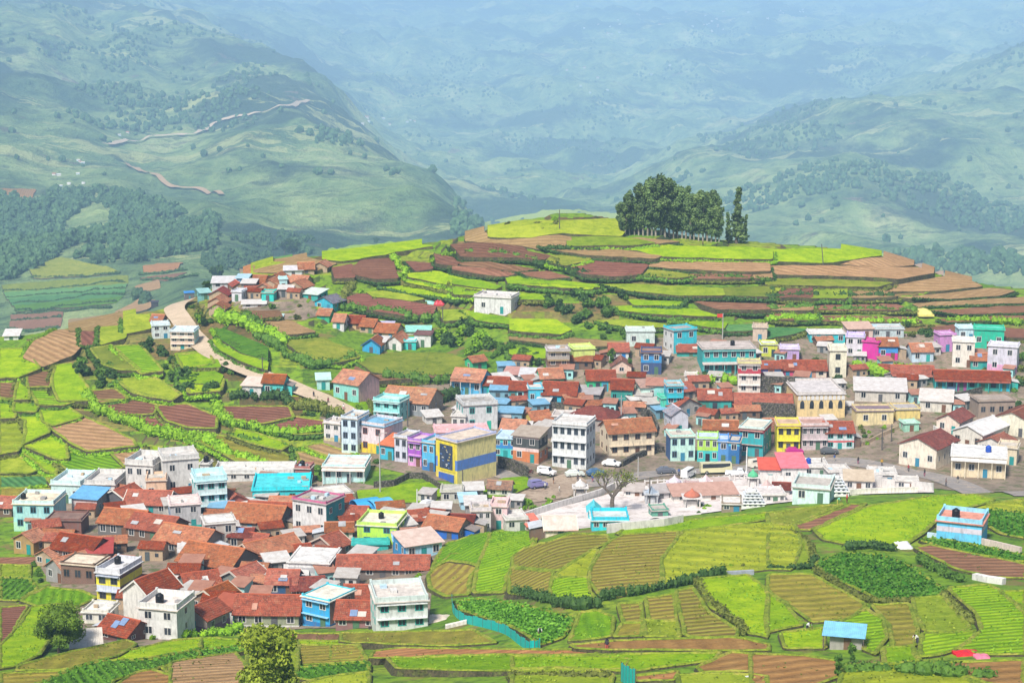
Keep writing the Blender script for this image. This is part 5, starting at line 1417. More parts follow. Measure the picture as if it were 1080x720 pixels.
h('l', 905, 225, 130, 45, -10, 5, 'small bus shelter with brown tiles and white pillars', wall=(0.7, 0.68, 0.62), roof='tile', rc=(0.36, 0.2, 0.13), win=2, door=False, name='bus_shelter', cat='shelter')
# ===== middle village, left block
h('c', 105, 440, 95, 95, -24, 5, 'small whitish house with balcony at the left end of the colourful row', wall=(0.72, 0.68, 0.7), roof='flat', rc=RF, par=.5, st=2, win=2, clutter=1, bands=[(0, .25, (0.6, 0.55, 0.3))])
h('c', 200, 510, 92, 190, -20, 7, 'tall pale blue house at the left of the colourful row', wall=(0.62, 0.76, 0.86), roof='flat', rc=RF, parc=(0.609, 0.696, 0.783), par=.5, st=3, win=2, wc=(0.15, 0.2, 0.3), bands=[(0, .3, (0.62, 0.8, 0.72))], door=False, clutter=2)
h('c', 320, 505, 150, 150, -30, 8, 'pinkish white house with yellow ground floor in the colourful row', wall=(0.8, 0.68, 0.72), roof='flat', rc=(0.2, 0.45, 0.65), parc=(0.713, 0.644, 0.661), par=.6, st=2, bands=[(0, .36, (0.8, 0.6, 0.05))], win=2, wc=(0.3, 0.08, 0.06), sidewin=0, clutter=1)
h('c', 400, 540, 80, 80, -30, 6, 'low turquoise house with orange front strip in the colourful row', wall=(0.05, 0.48, 0.66), roof='shed', rc=(0.6, 0.18, 0.08), rh=1.2, win=2)
h('c', 478, 552, 75, 130, -28, 6, 'lavender white house between turquoise and purple ones', wall=(0.626, 0.644, 0.748), roof='flat', rc=RF, par=.5, st=2, win=2, door=False, wc=(0.2, 0.2, 0.25))
h('c', 553, 575, 76, 135, -28, 6, 'purple and pink house with small balcony in the colourful row', wall=(0.72, 0.36, 0.66), roof='flat', rc=(0.7, 0.5, 0.55), parc=PU, par=.5, st=2, bands=[(.5, .72, (0.38, 0.1, 0.55))], win=2, shade=True, shadec=PU)
h('c', 627, 600, 72, 150, -28, 6, 'sky blue house left of the mural wall', wall=(0.1, 0.48, 0.8), roof='flat', rc=RF, parc=(0.2, 0.55, 0.85), par=.5, st=2, win=2, door=True, bands=[(0, .3, (0.03, 0.2, 0.5))])
h('c', 890, 650, 215, 225, 45, 7.2, 'big block striped in yellow and blue with a dark framed mural on its left side', wall=(0.82, 0.7, 0.32), side=(0.8, 0.66, 0.1), roof='flat', rc=(0.66, 0.55, 0.45), parc=(0.45, 0.5, 0.75), par=.35, st=3, win=0, door=False, sidewin=0, bands=[(.34, .58, (0.12, 0.24, 0.66))], name='striped_block', cat='building')
h('c', 400, 325, 150, 100, -22, 6, 'turquoise balcony house behind the colourful row', wall=(0.3, 0.7, 0.68), roof='flat', rc=(0.55, 0.7, 0.66), par=.6, st=2, win=3, wc=TE, shade=True, shadec=PA)
h('c', 500, 295, 270, 70, -20, 10, 'long orange tiled house above the turquoise balconies', wall=(0.3, 0.33, 0.36), side=(0.42, 0.34, 0.25), rc=(0.46, 0.19, 0.085), win=5)
h('c', 660, 345, 85, 40, 20, 4, 'little white sheet hut beside the orange tiled house end', wall=W_, roof='shed', rc=SW, rh=.7)
h('c', 180, 215, 150, 90, -34, 9, 'red roofed house with teal doors and long pink side wall', wall=(0.25, 0.62, 0.56), side=(0.78, 0.52, 0.5), rc=T4, win=3, wc=W_, sidewin=0)
h('c', 58, 160, 70, 55, 8, 4, 'aqua shed with leaning sheet at the dirt road bend', wall=(0.45, 0.75, 0.72), roof='shed', rc=(0.5, 0.75, 0.72), rh=.8, win=1)
h('c', 835, 190, 170, 90, -18, 7, 'bright blue house with orange tile roof below the bushes', wall=(0.1, 0.45, 0.75), side=(0.08, 0.5, 0.8), rc=T4, win=3, porch=(1.3, W_))
h('c', 905, 60, 80, 55, 34, 4, 'thin orange roof strip poking out of the bushes', wall=GN, rc=T4, win=1)
h('c', 910, 375, 190, 130, 14, 9, 'large white house with green door facing the bushes', wall=(0.696, 0.713, 0.722), roof='flat', rc=RG, par=.7, st=2, win=2, clutter=6, wc=TE, dc=(0.05, 0.5, 0.35), shade=False)
h('c', 790, 375, 80, 70, -10, 5, 'low white house with two dark windows left of the large white one', wall=(0.652, 0.635, 0.609), roof='flat', rc=RW, par=.4, win=2, door=False)
h('c', 810, 455, 300, 65, 6, 7, 'rose pink low building on top of the striped block terrace', wall=(0.8, 0.48, 0.52), roof='flat', rc=(0.7, 0.42, 0.42), parc=(0.82, 0.55, 0.6), par=.35, win=3, up=0, clutter=2)
# row of red roofs
h('d', 110, 300, 145, 62, -10, 6, 'red tile row house with teal doors at the left of the lane', wall=TE, rc=T1, bays=[TE, TQ, TE, (0.5, 0.2, 0.15)])
h('d', 180, 275, 110, 55, 26, 6, 'whitish sheet roof slanting between two red tile roofs of the lane', wall=AQ, roof='shed', rc=SW, rh=1.1, win=1)
h('d', 250, 325, 120, 62, -6, 6, 'mottled red row house with teal front next to the cyan box', wall=(0.05, 0.3, 0.3), rc=T5, bays=[(0.04, 0.3, 0.3), AQ, (0.35, 0.1, 0.1)])
h('d', 335, 345, 80, 85, 4, 6, 'cyan box house with pale roof in the lane of red roofs', wall=(0.08, 0.55, 0.75), roof='flat', rc=RW, par=.3, win=2)
h('d', 460, 350, 190, 60, -8, 9, 'broad red tile house with two blue doors at the lane end', wall=(0.05, 0.45, 0.6), rc=T1, bays=[(0.2, 0.1, 0.08), (0.06, 0.5, 0.7), (0.06, 0.5, 0.7), (0.15, 0.2, 0.2)])
h('d', 310, 235, 130, 45, -6, 6, 'white sheet roof behind the lane of red roofs', wall=GR, roof='shed', rc=(0.609, 0.626, 0.661), rh=.9, win=1)
h('d', 215, 225, 110, 45, -12, 5, 'dull pink sheet roof at the back of the lane', wall=GR, roof='shed', rc=(0.5, 0.28, 0.25), rh=.9, win=1)
h('d', 425, 250, 130, 50, 10, 7, 'brown tile roof behind the broad red tile house', wall=GN, rc=T4, win=2)
h('d', 600, 320, 160, 35, -12, 6, 'grey sheet roofed tea stall with cloth roof bundles', wall=DG, roof='shed', rc=(0.42, 0.4, 0.42), rh=.8, win=2, name='tea_stall', cat='stall')
h('d', 458, 185, 125, 130, 4, 6, 'unfinished three storey grey house on the slope with open middle floor', wall=(0.42, 0.38, 0.34), roof='flat', rc=(0.62, 0.58, 0.6), par=.4, st=3, bands=[(.36, .66, (0.22, 0.13, 0.09))], win=2, shade=True, shadec=(0.5, 0.4, 0.2), clutter=3, door=False)
h('d', 598, 140, 120, 95, 12, 6, 'lemon green cube house beside the unfinished grey house', wall=(0.66, 0.8, 0.22), roof='flat', rc=(0.62, 0.75, 0.3), par=.4, st=1, win=1)
h('d', 785, 105, 110, 50, 0, 6, 'small whitish aqua house with red tiles above the palm', wall=(0.652, 0.696, 0.679), rc=T5, win=2, dc=BL)
h('d', 960, 180, 115, 115, -4, 6, 'dark blue shop house with sagging tarpaulin front', wall=(0.05, 0.09, 0.22), side=(0.6, 0.6, 0.62), roof='flat', rc=(0.35, 0.2, 0.15), par=.4, st=2, bands=[(.55, .85, (0.04, 0.3, 0.65))], win=2)
h('d', 690, 275, 160, 65, 2, 7, 'green fronted house with long red tile roof', wall=(0.03, 0.45, 0.2), rc=T1, bays=[(0.04, 0.5, 0.2), (0.03, 0.4, 0.2), (0.05, 0.4, 0.55), (0.5, 0.3, 0.15)])
h('d', 800, 175, 110, 40, 0, 6, 'pink gable hut behind the green fronted house', wall=(0.75, 0.55, 0.45), rc=(0.32, 0.14, 0.1), ridge='y', rh=1.6, win=1, door=False)
h('d', 800, 345, 120, 85, -8, 7, 'teal house with red tiles below the green fronted house', wall=(0.03, 0.3, 0.26), side=(0.6, 0.56, 0.52), rc=T5, win=3, wc=TE)
h('d', 950, 325, 90, 75, 10, 6, 'pale aqua hut with brown sheet roof in the narrow lane', wall=(0.55, 0.75, 0.68), roof='shed', rc=(0.45, 0.3, 0.25), rh=.8, win=1)
h('d', 205, 540, 130, 65, -14, 6, 'pinkish white house with orange tile roof behind the brick front house', wall=(0.696, 0.609, 0.626), rc=T4, win=2)
h('d', 280, 655, 145, 140, -22, 6, 'house with orange shop front and dark balcony under a grey sheet roof', wall=(0.8, 0.62, 0.6), side=(0.7, 0.6, 0.4), roof='shed', rc=(0.42, 0.36, 0.3), rh=.9, st=2, bands=[(0, .42, (0.62, 0.22, 0.08)), (.55, .9, (0.07, 0.08, 0.08))], win=2)
h('d', 170, 630, 130, 100, -14, 7, 'turquoise and blue shop house right of the striped block', wall=(0.06, 0.55, 0.58), roof='flat', rc=(0.5, 0.65, 0.75), par=.4, parc=(0.55, 0.7, 0.85), st=2, win=3, bands=[(.5, .8, (0.04, 0.25, 0.6))])
h('d', 372, 470, 110, 45, 22, 6, 'yellow walled hut with orange tile roof behind the white block', wall=(0.75, 0.55, 0.12), rc=T2, win=1)
h('d', 480, 470, 120, 60, -8, 6, 'white two window house touching the dark red roof', wall=(0.75, 0.7, 0.68), roof='flat', rc=(0.5, 0.45, 0.42), par=.3, win=3, door=False, clutter=2)
h('d', 620, 480, 240, 65, -26, 9, 'large dark red hip roof behind the white block', wall=(0.4, 0.35, 0.33), roof='hip', rc=T3, win=3)
h('d', 515, 690, 190, 235, -18, 8, 'white three storey block with rows of small arched windows', wall=(0.713, 0.731, 0.739), side=(0.679, 0.713, 0.731), roof='flat', rc=RW, par=.5, st=3, win=5, shade=True, wc=(0.12, 0.16, 0.22), sidewin=3, name='house', cat='building')
h('d', 855, 620, 260, 130, 14, 8, 'cream house with orange tile roof and columned verandah', wall=(0.8, 0.68, 0.5), rc=(0.46, 0.18, 0.085), st=2, win=4, wc=(0.2, 0.1, 0.06), shade=True, shadec=(0.6, 0.5, 0.38), ov=.6, dc=(0.15, 0.07, 0.04))
# ===== middle village, right block
h('e', 163, 405, 95, 160, 4, 5, 'tall turquoise house of three balconies above the road', wall=(0.03, 0.44, 0.52), roof='flat', rc=(0.5, 0.4, 0.35), parc=(0.3, 0.65, 0.75), par=.4, st=3, win=2, shade=True, shadec=(0.05, 0.5, 0.6), bands=[(.78, .98, (0.1, 0.5, 0.75))], clutter=2)
h('e', 60, 325, 100, 85, -6, 5, 'aqua hut with rusty sheet roof left of the turquoise balconies', wall=(0.3, 0.68, 0.66), roof='shed', rc=(0.45, 0.22, 0.16), rh=.8, win=2)
h('e', 130, 400, 80, 90, 14, 4, 'mint green box house in the steep lane', wall=(0.1, 0.62, 0.42), roof='flat', rc=(0.2, 0.6, 0.5), par=.4, st=2, win=1)
h('e', 250, 250, 70, 60, -6, 4, 'small white store between turquoise balconies and hedge', wall=(0.7, 0.68, 0.66), roof='flat', rc=RF, par=.3, win=1)
h('e', 235, 410, 140, 60, 36, 8, 'red gable roof stepping down the lane beside stone walls', wall=(0.45, 0.43, 0.4), rc=T1, ridge='y', rh=1.8)
h('e', 225, 320, 110, 50, 30, 6, 'upper red tile roof of the steep lane', wall=(0.5, 0.4, 0.35), rc=T5)
h('e', 190, 500, 95, 100, 14, 6, 'lilac white gabled house at the bottom of the steep lane', wall=(0.609, 0.626, 0.713), roof='tile', rc=(0.6, 0.55, 0.6), ridge='y', rh=1.4, win=1, st=1)
h('MB', 730, 525, 105, 90, 24, 6, 'bright cyan block with grey roof at the foot of the terraces', wall=(0.05, 0.6, 0.72), side=(0.652, 0.661, 0.652), roof='flat', rc=RG, par=.4, st=2, win=2)
h('MB', 543, 502, 122, 62, 0, 6, 'pale mint single storey block below the bushes', wall=(0.626, 0.739, 0.696), roof='flat', rc=(0.626, 0.713, 0.679), par=.3, st=1, win=2, clutter=1)
h('MB', 915, 615, 235, 100, 4, 9, 'wide teal two storey house with long grey concrete roof', wall=(0.04, 0.42, 0.42), roof='flat', rc=(0.55, 0.48, 0.45), parc=(0.5, 0.46, 0.44), par=.35, st=2, win=6, shade=True, shadec=(0.3, 0.65, 0.62), porch=(1.4, (0.2, 0.6, 0.58)), tank='black', ov=.6)
h('MB', 1045, 482, 62, 58, -8, 4, 'tiny tan tower behind the wide teal house', wall=(0.6, 0.48, 0.38), roof='flat', rc=RF, par=.5, win=1)
h('MB', 755, 545, 120, 22, 0, 5, 'red tile roof half hidden left of the wide teal house', wall=TE, rc=T1, win=1)
h('e', 565, 285, 125, 160, -4, 5, 'narrow white tower house with red banded balcony', wall=(0.76, 0.7, 0.64), roof='flat', rc=(0.5, 0.42, 0.32), parc=(0.7, 0.66, 0.3), par=.4, st=3, bands=[(.68, .84, (0.5, 0.05, 0.08))], win=2, shade=True, shadec=(0.75, 0.7, 0.68), door=False, clutter=1)
h('e', 380, 388, 185, 72, -2, 7, 'red tiled house with teal front left of the narrow tower', wall=TE, rc=T1, bays=[(0.04, 0.25, 0.2), (0.04, 0.3, 0.28), TE])
h('e', 640, 395, 330, 55, -3, 7, 'long red tile roof with yellow and teal shop fronts', wall=TE, rc=T1, bays=[TE, (0.05, 0.4, 0.45), YE, W_, (0.1, 0.2, 0.3), W_])
h('e', 685, 210, 110, 65, 0, 5, 'red roof with coloured laundry right of the narrow tower', wall=(0.1, 0.12, 0.3), rc=T5, bays=[(0.12, 0.1, 0.35), (0.6, 0.2, 0.1), (0.1, 0.2, 0.4)])
h('e', 865, 195, 250, 40, -2, 7, 'long red roof with crimson wall above the cream hall', wall=(0.6, 0.08, 0.16), rc=T1, bays=[(0.65, 0.08, 0.18), (0.3, 0.3, 0.35), (0.6, 0.3, 0.2), (0.7, 0.6, 0.5)])
h('e', 785, 110, 105, 65, -6, 5, 'small lilac house behind the long red roof', wall=(0.5, 0.36, 0.66), roof='flat', rc=(0.72, 0.66, 0.74), parc=LI, par=.4, st=1, win=2)
h('e', 675, 85, 90, 65, 0, 5, 'lemon fronted hut beside the lilac house', wall=(0.62, 0.68, 0.08), roof='flat', rc=(0.652, 0.679, 0.652), par=.3, win=2, dc=(0.05, 0.08, 0.1))
h('e', 1045, 195, 95, 140, -4, 6, 'square cream tower behind the arched cream hall', wall=(0.8, 0.75, 0.58), roof='flat', rc=RF, par=.8, parc=(0.82, 0.8, 0.66), st=2, win=1, wc=(0.1, 0.1, 0.1), door=False)
h('e', 955, 418, 270, 128, 3, 17, 'big cream hall with white arch balustrade and arched windows', wall=(0.78, 0.6, 0.3), roof='flat', rc=(0.62, 0.58, 0.58), parc=(0.62, 0.58, 0.55), par=.5, st=2, win=0, door=False, arches=5, balus=11, name='hall', cat='hall')
h('e', 410, 522, 190, 45, -6, 6, 'orange tile roof behind the green and blue shop row', wall=BRW, rc=T4, win=2)
h('e', 575, 625, 130, 150, -20, 9, 'teal house with sloped cream roof and red sign strip', wall=(0.04, 0.4, 0.44), side=(0.06, 0.36, 0.4), roof='flat', rc=(0.7, 0.66, 0.56), parc=(0.5, 0.7, 0.7), par=.3, st=2, win=2, bands=[(.86, .96, (0.6, 0.05, 0.08))], shade=True, shadec=(0.6, 0.35, 0.3))
h('e', 205, 650, 140, 130, 6, 6, 'pale aqua house with small square windows by the white van', wall=(0.55, 0.82, 0.74), side=(0.05, 0.12, 0.3), roof='flat', rc=RF, par=.4, st=2, win=3, wc=(0.1, 0.2, 0.3), clutter=2)
h('e', 340, 655, 115, 125, -6, 6, 'lime and turquoise shop house facing the road', wall=(0.45, 0.75, 0.1), roof='flat', rc=(0.55, 0.66, 0.8), par=.3, st=2, bands=[(0, .5, (0.05, 0.55, 0.55))], win=3, dc=(0.02, 0.02, 0.03))
h('e', 425, 660, 60, 115, -6, 6, 'plain blue narrow shop right of the lime shop house', wall=(0.1, 0.3, 0.65), roof='flat', rc=(0.5, 0.6, 0.75), par=.4, st=2, win=1)
h('e', 482, 665, 60, 115, -12, 6, 'dark blue corner shop at the roadside', wall=(0.03, 0.16, 0.42), roof='flat', rc=RF, par=.4, st=2, win=1, bands=[(.84, .95, (0.1, 0.5, 0.7))])
h('e', 778, 600, 130, 140, -3, 7, 'bright yellow two storey house on the road', wall=(0.8, 0.74, 0.05), roof='flat', rc=(0.6, 0.42, 0.3), parc=(0.8, 0.72, 0.1), par=.4, st=2, win=3, wc=(0.12, 0.1, 0.05), shade=True, shadec=(0.8, 0.7, 0.05))
h('e', 680, 545, 85, 60, 0, 6, 'red brick ruin with rusty roof left of the yellow house', brick=True, rc=(0.35, 0.15, 0.09), win=1)
h('e', 920, 590, 150, 130, 2, 7, 'pinkish grey house with white balcony rails right of the yellow one', wall=(0.58, 0.48, 0.5), roof='flat', rc=(0.5, 0.3, 0.25), parc=(0.72, 0.62, 0.62), par=.5, st=2, win=4, shade=True, shadec=(0.652, 0.609, 0.609))
h('g', 80, 585, 160, 90, 2, 7, 'white and teal house with red tile roof and red awning', wall=(0.626, 0.713, 0.731), rc=T1, st=2, bands=[(.42, .52, (0.7, 0.08, 0.08))], win=3, wc=TE)
h('e', 760, 480, 230, 20, 0, 5, 'strip of orange roof behind the yellow house', wall=BRW, rc=T4, win=0, door=False)
# right village
h('MR', 250, 490, 155, 40, 0, 6, 'cyan walled house with white roof below the dark hedge', wall=(0.05, 0.55, 0.62), roof='flat', rc=(0.739, 0.722, 0.713), parc=W_, par=.25, st=1, win=4)
h('MR', 390, 470, 110, 42, 6, 6, 'tan house with ochre roof behind the magenta house', wall=(0.72, 0.55, 0.48), roof='shed', rc=(0.6, 0.42, 0.34), rh=.8, win=2)
h('MR', 505, 465, 140, 35, 0, 6, 'grey roofed house with pale blue store right of the tan one', wall=(0.5, 0.6, 0.62), roof='flat', rc=(0.58, 0.56, 0.55), par=.4, win=3, clutter=2)
h('MR', 365, 545, 75, 80, -12, 5, 'white and lilac house beside the cream tower', wall=(0.679, 0.644, 0.713), roof='flat', rc=(0.652, 0.626, 0.739), parc=(0.6, 0.5, 0.85), par=.5, st=2, win=2)
h('MR', 430, 555, 65, 70, -26, 5, 'plain magenta cube house', wall=(0.66, 0.03, 0.34), roof='flat', rc=(0.6, 0.1, 0.3), par=.2, st=1, win=0, door=False)
h('MR', 505, 560, 85, 60, -2, 6, 'magenta house with blue beam and orange tiles', wall=(0.7, 0.03, 0.3), rc=T4, bands=[(.5, .95, (0.06, 0.3, 0.7))], win=2, sidewin=0)
h('MR', 652, 568, 95, 45, 4, 6, 'pale blue house with orange tile roof behind the long row house', wall=(0.55, 0.7, 0.82), rc=T4, win=2, dc=TE)
h('MR', 757, 525, 72, 70, 8, 5, 'mauve house with round corner beside the scrub slope', wall=(0.6, 0.28, 0.58), roof='flat', rc=(0.62, 0.4, 0.62), par=.3, st=1, win=1)
h('MR', 838, 480, 70, 52, 0, 5, 'pale blue roof room left of the emerald house', wall=(0.58, 0.78, 0.85), roof='flat', rc=(0.6, 0.78, 0.85), par=.3, win=2)
h('MR', 930, 512, 125, 78, -12, 6, 'emerald green house with white columns on the right hill foot', wall=(0.02, 0.5, 0.32), side=(0.652, 0.652, 0.679), roof='flat', rc=(0.1, 0.55, 0.4), par=.35, st=1, win=3)
h('MR', 822, 590, 92, 105, -12, 6, 'cream white house with dark doorway before the emerald house', wall=(0.8, 0.74, 0.66), roof='flat', rc=(0.739, 0.722, 0.696), par=.35, st=2, win=2)
h('MR', 893, 600, 78, 40, -6, 5, 'small teal hut with orange tiles between two white houses', wall=(0.05, 0.4, 0.35), rc=T4, win=2)
h('MR', 985, 610, 118, 105, -20, 6, 'white lilac house with pink painted doorway', wall=(0.644, 0.626, 0.731), roof='flat', rc=(0.713, 0.705, 0.731), par=.3, st=2, win=2, bands=[(0, .3, (0.76, 0.4, 0.62))])
h('MR', 610, 655, 180, 38, -6, 6, 'left half of the long teal row house under red tiles', wall=TE, rc=T5, bays=[(0.02, 0.3, 0.28), (0.04, 0.45, 0.4), (0.02, 0.3, 0.28), (0.4, 0.6, 0.5)], porch=(1.3, TE))
h('MR', 860, 690, 320, 50, -7, 6, 'right half of the long teal row house under orange tiles', wall=(0.03, 0.42, 0.36), rc=T5, bays=[(0.05, 0.5, 0.6), (0.1, 0.2, 0.35), (0.35, 0.08, 0.3), (0.04, 0.4, 0.35), (0.03, 0.45, 0.32), (0.03, 0.3, 0.28), (0.02, 0.45, 0.6)], porch=(1.3, TE))
h('g', 300, 330, 280, 60, -9, 9, 'long grey sheet roofed hall leaning against the cream hall', wall=(0.6, 0.56, 0.5), roof='shed', rc=(0.62, 0.6, 0.6), rh=1.5, win=3)
h('g', 600, 385, 170, 60, -14, 8, 'pale grey sheet roofed workshop at the end of the hall', wall=(0.7, 0.66, 0.58), roof='shed', rc=(0.66, 0.63, 0.6), rh=1.3, win=2)
h('g', 270, 455, 210, 75, 2, 6, 'cream yellow annex wall under the grey hall', wall=(0.78, 0.65, 0.36), roof='flat', rc=(0.25, 0.18, 0.22), par=.4, st=1, win=2, door=False)
h('g', 450, 425, 140, 55, 4, 6, 'low yellow walled yard room right of the cream annex', wall=(0.78, 0.62, 0.22), roof='flat', rc=(0.45, 0.42, 0.42), par=.2, st=1, win=0, door=False)
h('g', 930, 415, 210, 90, 6, 7, 'unfinished brown concrete house with empty window holes', wall=(0.36, 0.28, 0.22), roof='flat', rc=(0.4, 0.33, 0.28), par=.2, st=1, win=4, door=False, wc=(0.3, 0.24, 0.2))
h('g', 1010, 510, 170, 85, -38, 14, 'long cream house with brown tile roof at the right edge', wall=(0.76, 0.72, 0.58), rc=(0.34, 0.13, 0.085), ridge='y', rh=1.8, win=2, sidewin=0)
h('g', 665, 500, 110, 70, -36, 9, 'red tiled chapel vestry left of the white roofed hall', wall=(0.8, 0.66, 0.56), rc=T3, ridge='y', rh=1.6, win=2)
h('g', 770, 580, 140, 85, -40, 14, 'hall with white sheet roof and a row of arched windows', wall=(0.713, 0.679, 0.609), roof='sheet', rc=(0.731, 0.731, 0.739), ridge='y', rh=1.6, win=3, wc=(0.3, 0.25, 0.2), name='hall', cat='hall')
h('g', 900, 615, 130, 60, -38, 7, 'brown tile roof joined to the white roofed hall', wall=(0.696, 0.67, 0.626), rc=(0.38, 0.13, 0.08), ridge='y', rh=1.4, win=2)
h('g', 500, 680, 180, 110, -38, 12, 'long white house with maroon tile roof beside the road bend', wall=(0.82, 0.74, 0.62), rc=T3, ridge='y', rh=1.9, win=3)
h('g', 830, 740, 290, 110, -14, 11, 'cream verandah house with wide white flat roof by the road', wall=(0.78, 0.66, 0.46), roof='flat', rc=(0.731, 0.722, 0.713), par=.15, parc=W_, st=1, win=4, ov=.8, porch=(1.6, (0.8, 0.72, 0.55)), tank='blue')
h('g', 985, 670, 100, 90, -20, 6, 'cream round ended annex behind the verandah house', wall=(0.72, 0.62, 0.46), roof='flat', rc=RF, par=.5, st=1, win=2)
h('g', 470, 490, 85, 45, 8, 4, 'small sea green kiosk on the dirt bank', wall=(0.35, 0.66, 0.5), roof='flat', rc=(0.55, 0.75, 0.66), par=.1, win=1, name='kiosk', cat='kiosk')
# white compound and temples
h('i', 680, 255, 115, 75, -4, 6, 'white cottage with a red roof in the white compound', wall=(0.731, 0.705, 0.687), roof='shed', rc=(0.66, 0.12, 0.08), rh=1.0, win=1)
h('i', 810, 260, 140, 90, 2, 8, 'white house with pink sheet roof in the white compound', wall=(0.731, 0.713, 0.696), roof='shed', rc=(0.75, 0.2, 0.25), rh=1.2, win=2)
h('i', 925, 225, 150, 55, 0, 7, 'white flat roofed house with blue roof tank in the white compound', wall=(0.731, 0.713, 0.696), roof='flat', rc=RW, par=.4, win=2, tank='blue')
h('i', 900, 365, 200, 80, -16, 8, 'pale aqua prayer hall with sunken roof court', wall=(0.66, 0.86, 0.84), roof='flat', rc=(0.5, 0.46, 0.42), parc=(0.626, 0.766, 0.748), par=.6, st=1, win=2, tank=False)
h('i', 330, 352, 360, 35, 8, 6, 'low building with brownish sheet roofs along the white court', wall=(0.679, 0.644, 0.609), roof='shed', rc=(0.52, 0.32, 0.26), rh=.9, win=4)
h('i', 470, 410, 110, 40, -6, 5, 'small dark fronted store with pale roof at the hill crest', wall=(0.3, 0.24, 0.18), roof='flat', rc=(0.72, 0.68, 0.64), par=.2, win=2)
h('i', 690, 360, 150, 40, 2, 6, 'low white shed with blue window strip right of the temple tower', wall=(0.713, 0.696, 0.696), roof='flat', rc=(0.66, 0.6, 0.58), par=.3, win=4)
h('NN', 370, 230, 240, 30, 4, 6, 'cream lodge with pale pink sheet roof at the crest of the fields', wall=(0.84, 0.74, 0.58), roof='sheet', rc=(0.8, 0.58, 0.52), rh=1.4, win=3, verge=(0.82, 0.74, 0.6))
h('NN', 745, 205, 290, 65, 0, 6, 'turquoise shrine hall with pale roof at the crest of the fields', wall=(0.05, 0.6, 0.72), roof='flat', rc=(0.609, 0.696, 0.679), parc=(0.03, 0.58, 0.75), par=.6, st=1, win=4)
h('NN', 625, 130, 90, 70, 0, 4, 'turquoise shrine with orange emblem on its gable', wall=(0.05, 0.6, 0.7), roof='sheet', rc=(0.1, 0.6, 0.7), ridge='y', rh=1.0, win=0, door=False, name='shrine', cat='shrine')
h('NN', 60, 195, 130, 60, 14, 5, 'whitewashed hut left of the cream lodge', wall=W_, roof='flat', rc=RW, par=.3, win=2)
h('NN', 170, 205, 100, 30, 20, 5, 'small coral red roof left of the cream lodge', wall=(0.7, 0.5, 0.45), roof='shed', rc=(0.66, 0.2, 0.14), rh=.9, win=0, door=False)
h('NO', 665, 435, 270, 125, -22, 7, 'sky blue house with white stripe alone in the foreground fields', wall=(0.15, 0.58, 0.88), side=(0.14, 0.5, 0.85), roof='flat', rc=(0.7, 0.3, 0.22), parc=(0.3, 0.68, 0.9), par=.7, st=1, bands=[(.52, .78, (0.644, 0.609, 0.713))], win=0, door=False, sidewin=0, tank='black', found=1.2)
# ===== upper slope and far hamlet
h('NK', 450, 490, 190, 130, -4, 6, 'house with ribbed orange and white facade alone by the dirt road', wall=(0.74, 0.58, 0.46), side=(0.5, 0.74, 0.72), roof='flat', rc=(0.62, 0.78, 0.85), parc=(0.652, 0.713, 0.748), par=.4, st=3, bands=[(0, .3, (0.8, 0.7, 0.48)), (.5, .6, (0.696, 0.644, 0.609)), (.72, .8, (0.696, 0.644, 0.609))], win=3, shade=True, shadec=(0.8, 0.7, 0.65))
h('NK', 290, 410, 130, 95, 14, 6, 'aqua white wing of the house by the dirt road', wall=(0.609, 0.696, 0.696), roof='flat', rc=(0.626, 0.731, 0.766), par=.3, st=2, win=2)
h('NK', 250, 315, 90, 40, -8, 5, 'pinkish tile roof behind the ribbed house', wall=GR, rc=T4, win=1)
h('NK', 505, 110, 70, 45, 20, 4, 'small blue tarpaulin roofed hut at the top of the dirt road', wall=(0.15, 0.12, 0.1), roof='shed', rc=(0.04, 0.25, 0.65), rh=.6, win=1)
h('NK', 240, 175, 55, 40, 10, 3, 'dark little hut on the tan ridge', wall=(0.05, 0.04, 0.04), roof='shed', rc=(0.06, 0.05, 0.06), rh=.6, win=0)
h('NI', 155, 265, 150, 55, -28, 7, 'dark gabled house with blue front over the teal yard', wall=(0.05, 0.45, 0.62), rc=(0.22, 0.2, 0.24), ridge='y', rh=1.5, win=2)
h('NI', 515, 590, 140, 55, -12, 7, 'bright blue gable house at the left of the white gables', wall=(0.04, 0.38, 0.68), rc=T4, ridge='y', rh=1.7, win=1, verge=(0.04, 0.12, 0.3), detail=False)
h('NI', 690, 570, 115, 60, -14, 8, 'white gable house with round dark window', wall=(0.713, 0.696, 0.679), rc=T2, ridge='y', rh=1.6, win=1, detail=False)
h('NI', 585, 570, 65, 60, -12, 5, 'narrow white store between blue and white gables', wall=(0.679, 0.661, 0.661), roof='shed', rc=SW, rh=.6, win=1, detail=False)
h('NI', 808, 568, 95, 60, -3, 5, 'bright turquoise box house before the white cube', wall=(0.04, 0.62, 0.6), roof='flat', rc=(0.6, 0.7, 0.75), par=.3, win=1, detail=False)
h('NI', 905, 548, 130, 90, -6, 6, 'white cube house with dark brown roof edge below the hedge', wall=(0.713, 0.705, 0.687), roof='flat', rc=(0.2, 0.1, 0.09), par=.15, parc=(0.22, 0.1, 0.1), st=1, win=1, detail=False)
h('NI', 870, 455, 190, 25, 0, 5, 'low roof with aqua and white sheets behind the white cube', wall=W_, roof='shed', rc=(0.3, 0.7, 0.62), rh=.7, win=1, detail=False)
h('NI', 620, 480, 170, 45, -18, 7, 'middle orange tile roof stepping down to the white gable', wall=TAN, rc=T2, win=2, detail=False)
h('NI', 480, 440, 110, 50, -18, 6, 'second orange tile roof in the stepped row of the upper lane', wall=TAN, rc=T2, win=2, detail=False)
h('NI', 385, 410, 120, 45, -16, 6, 'first orange tile roof with tan wall in the stepped row of the upper lane', wall=(0.6, 0.42, 0.25), rc=T5, win=2, detail=False)
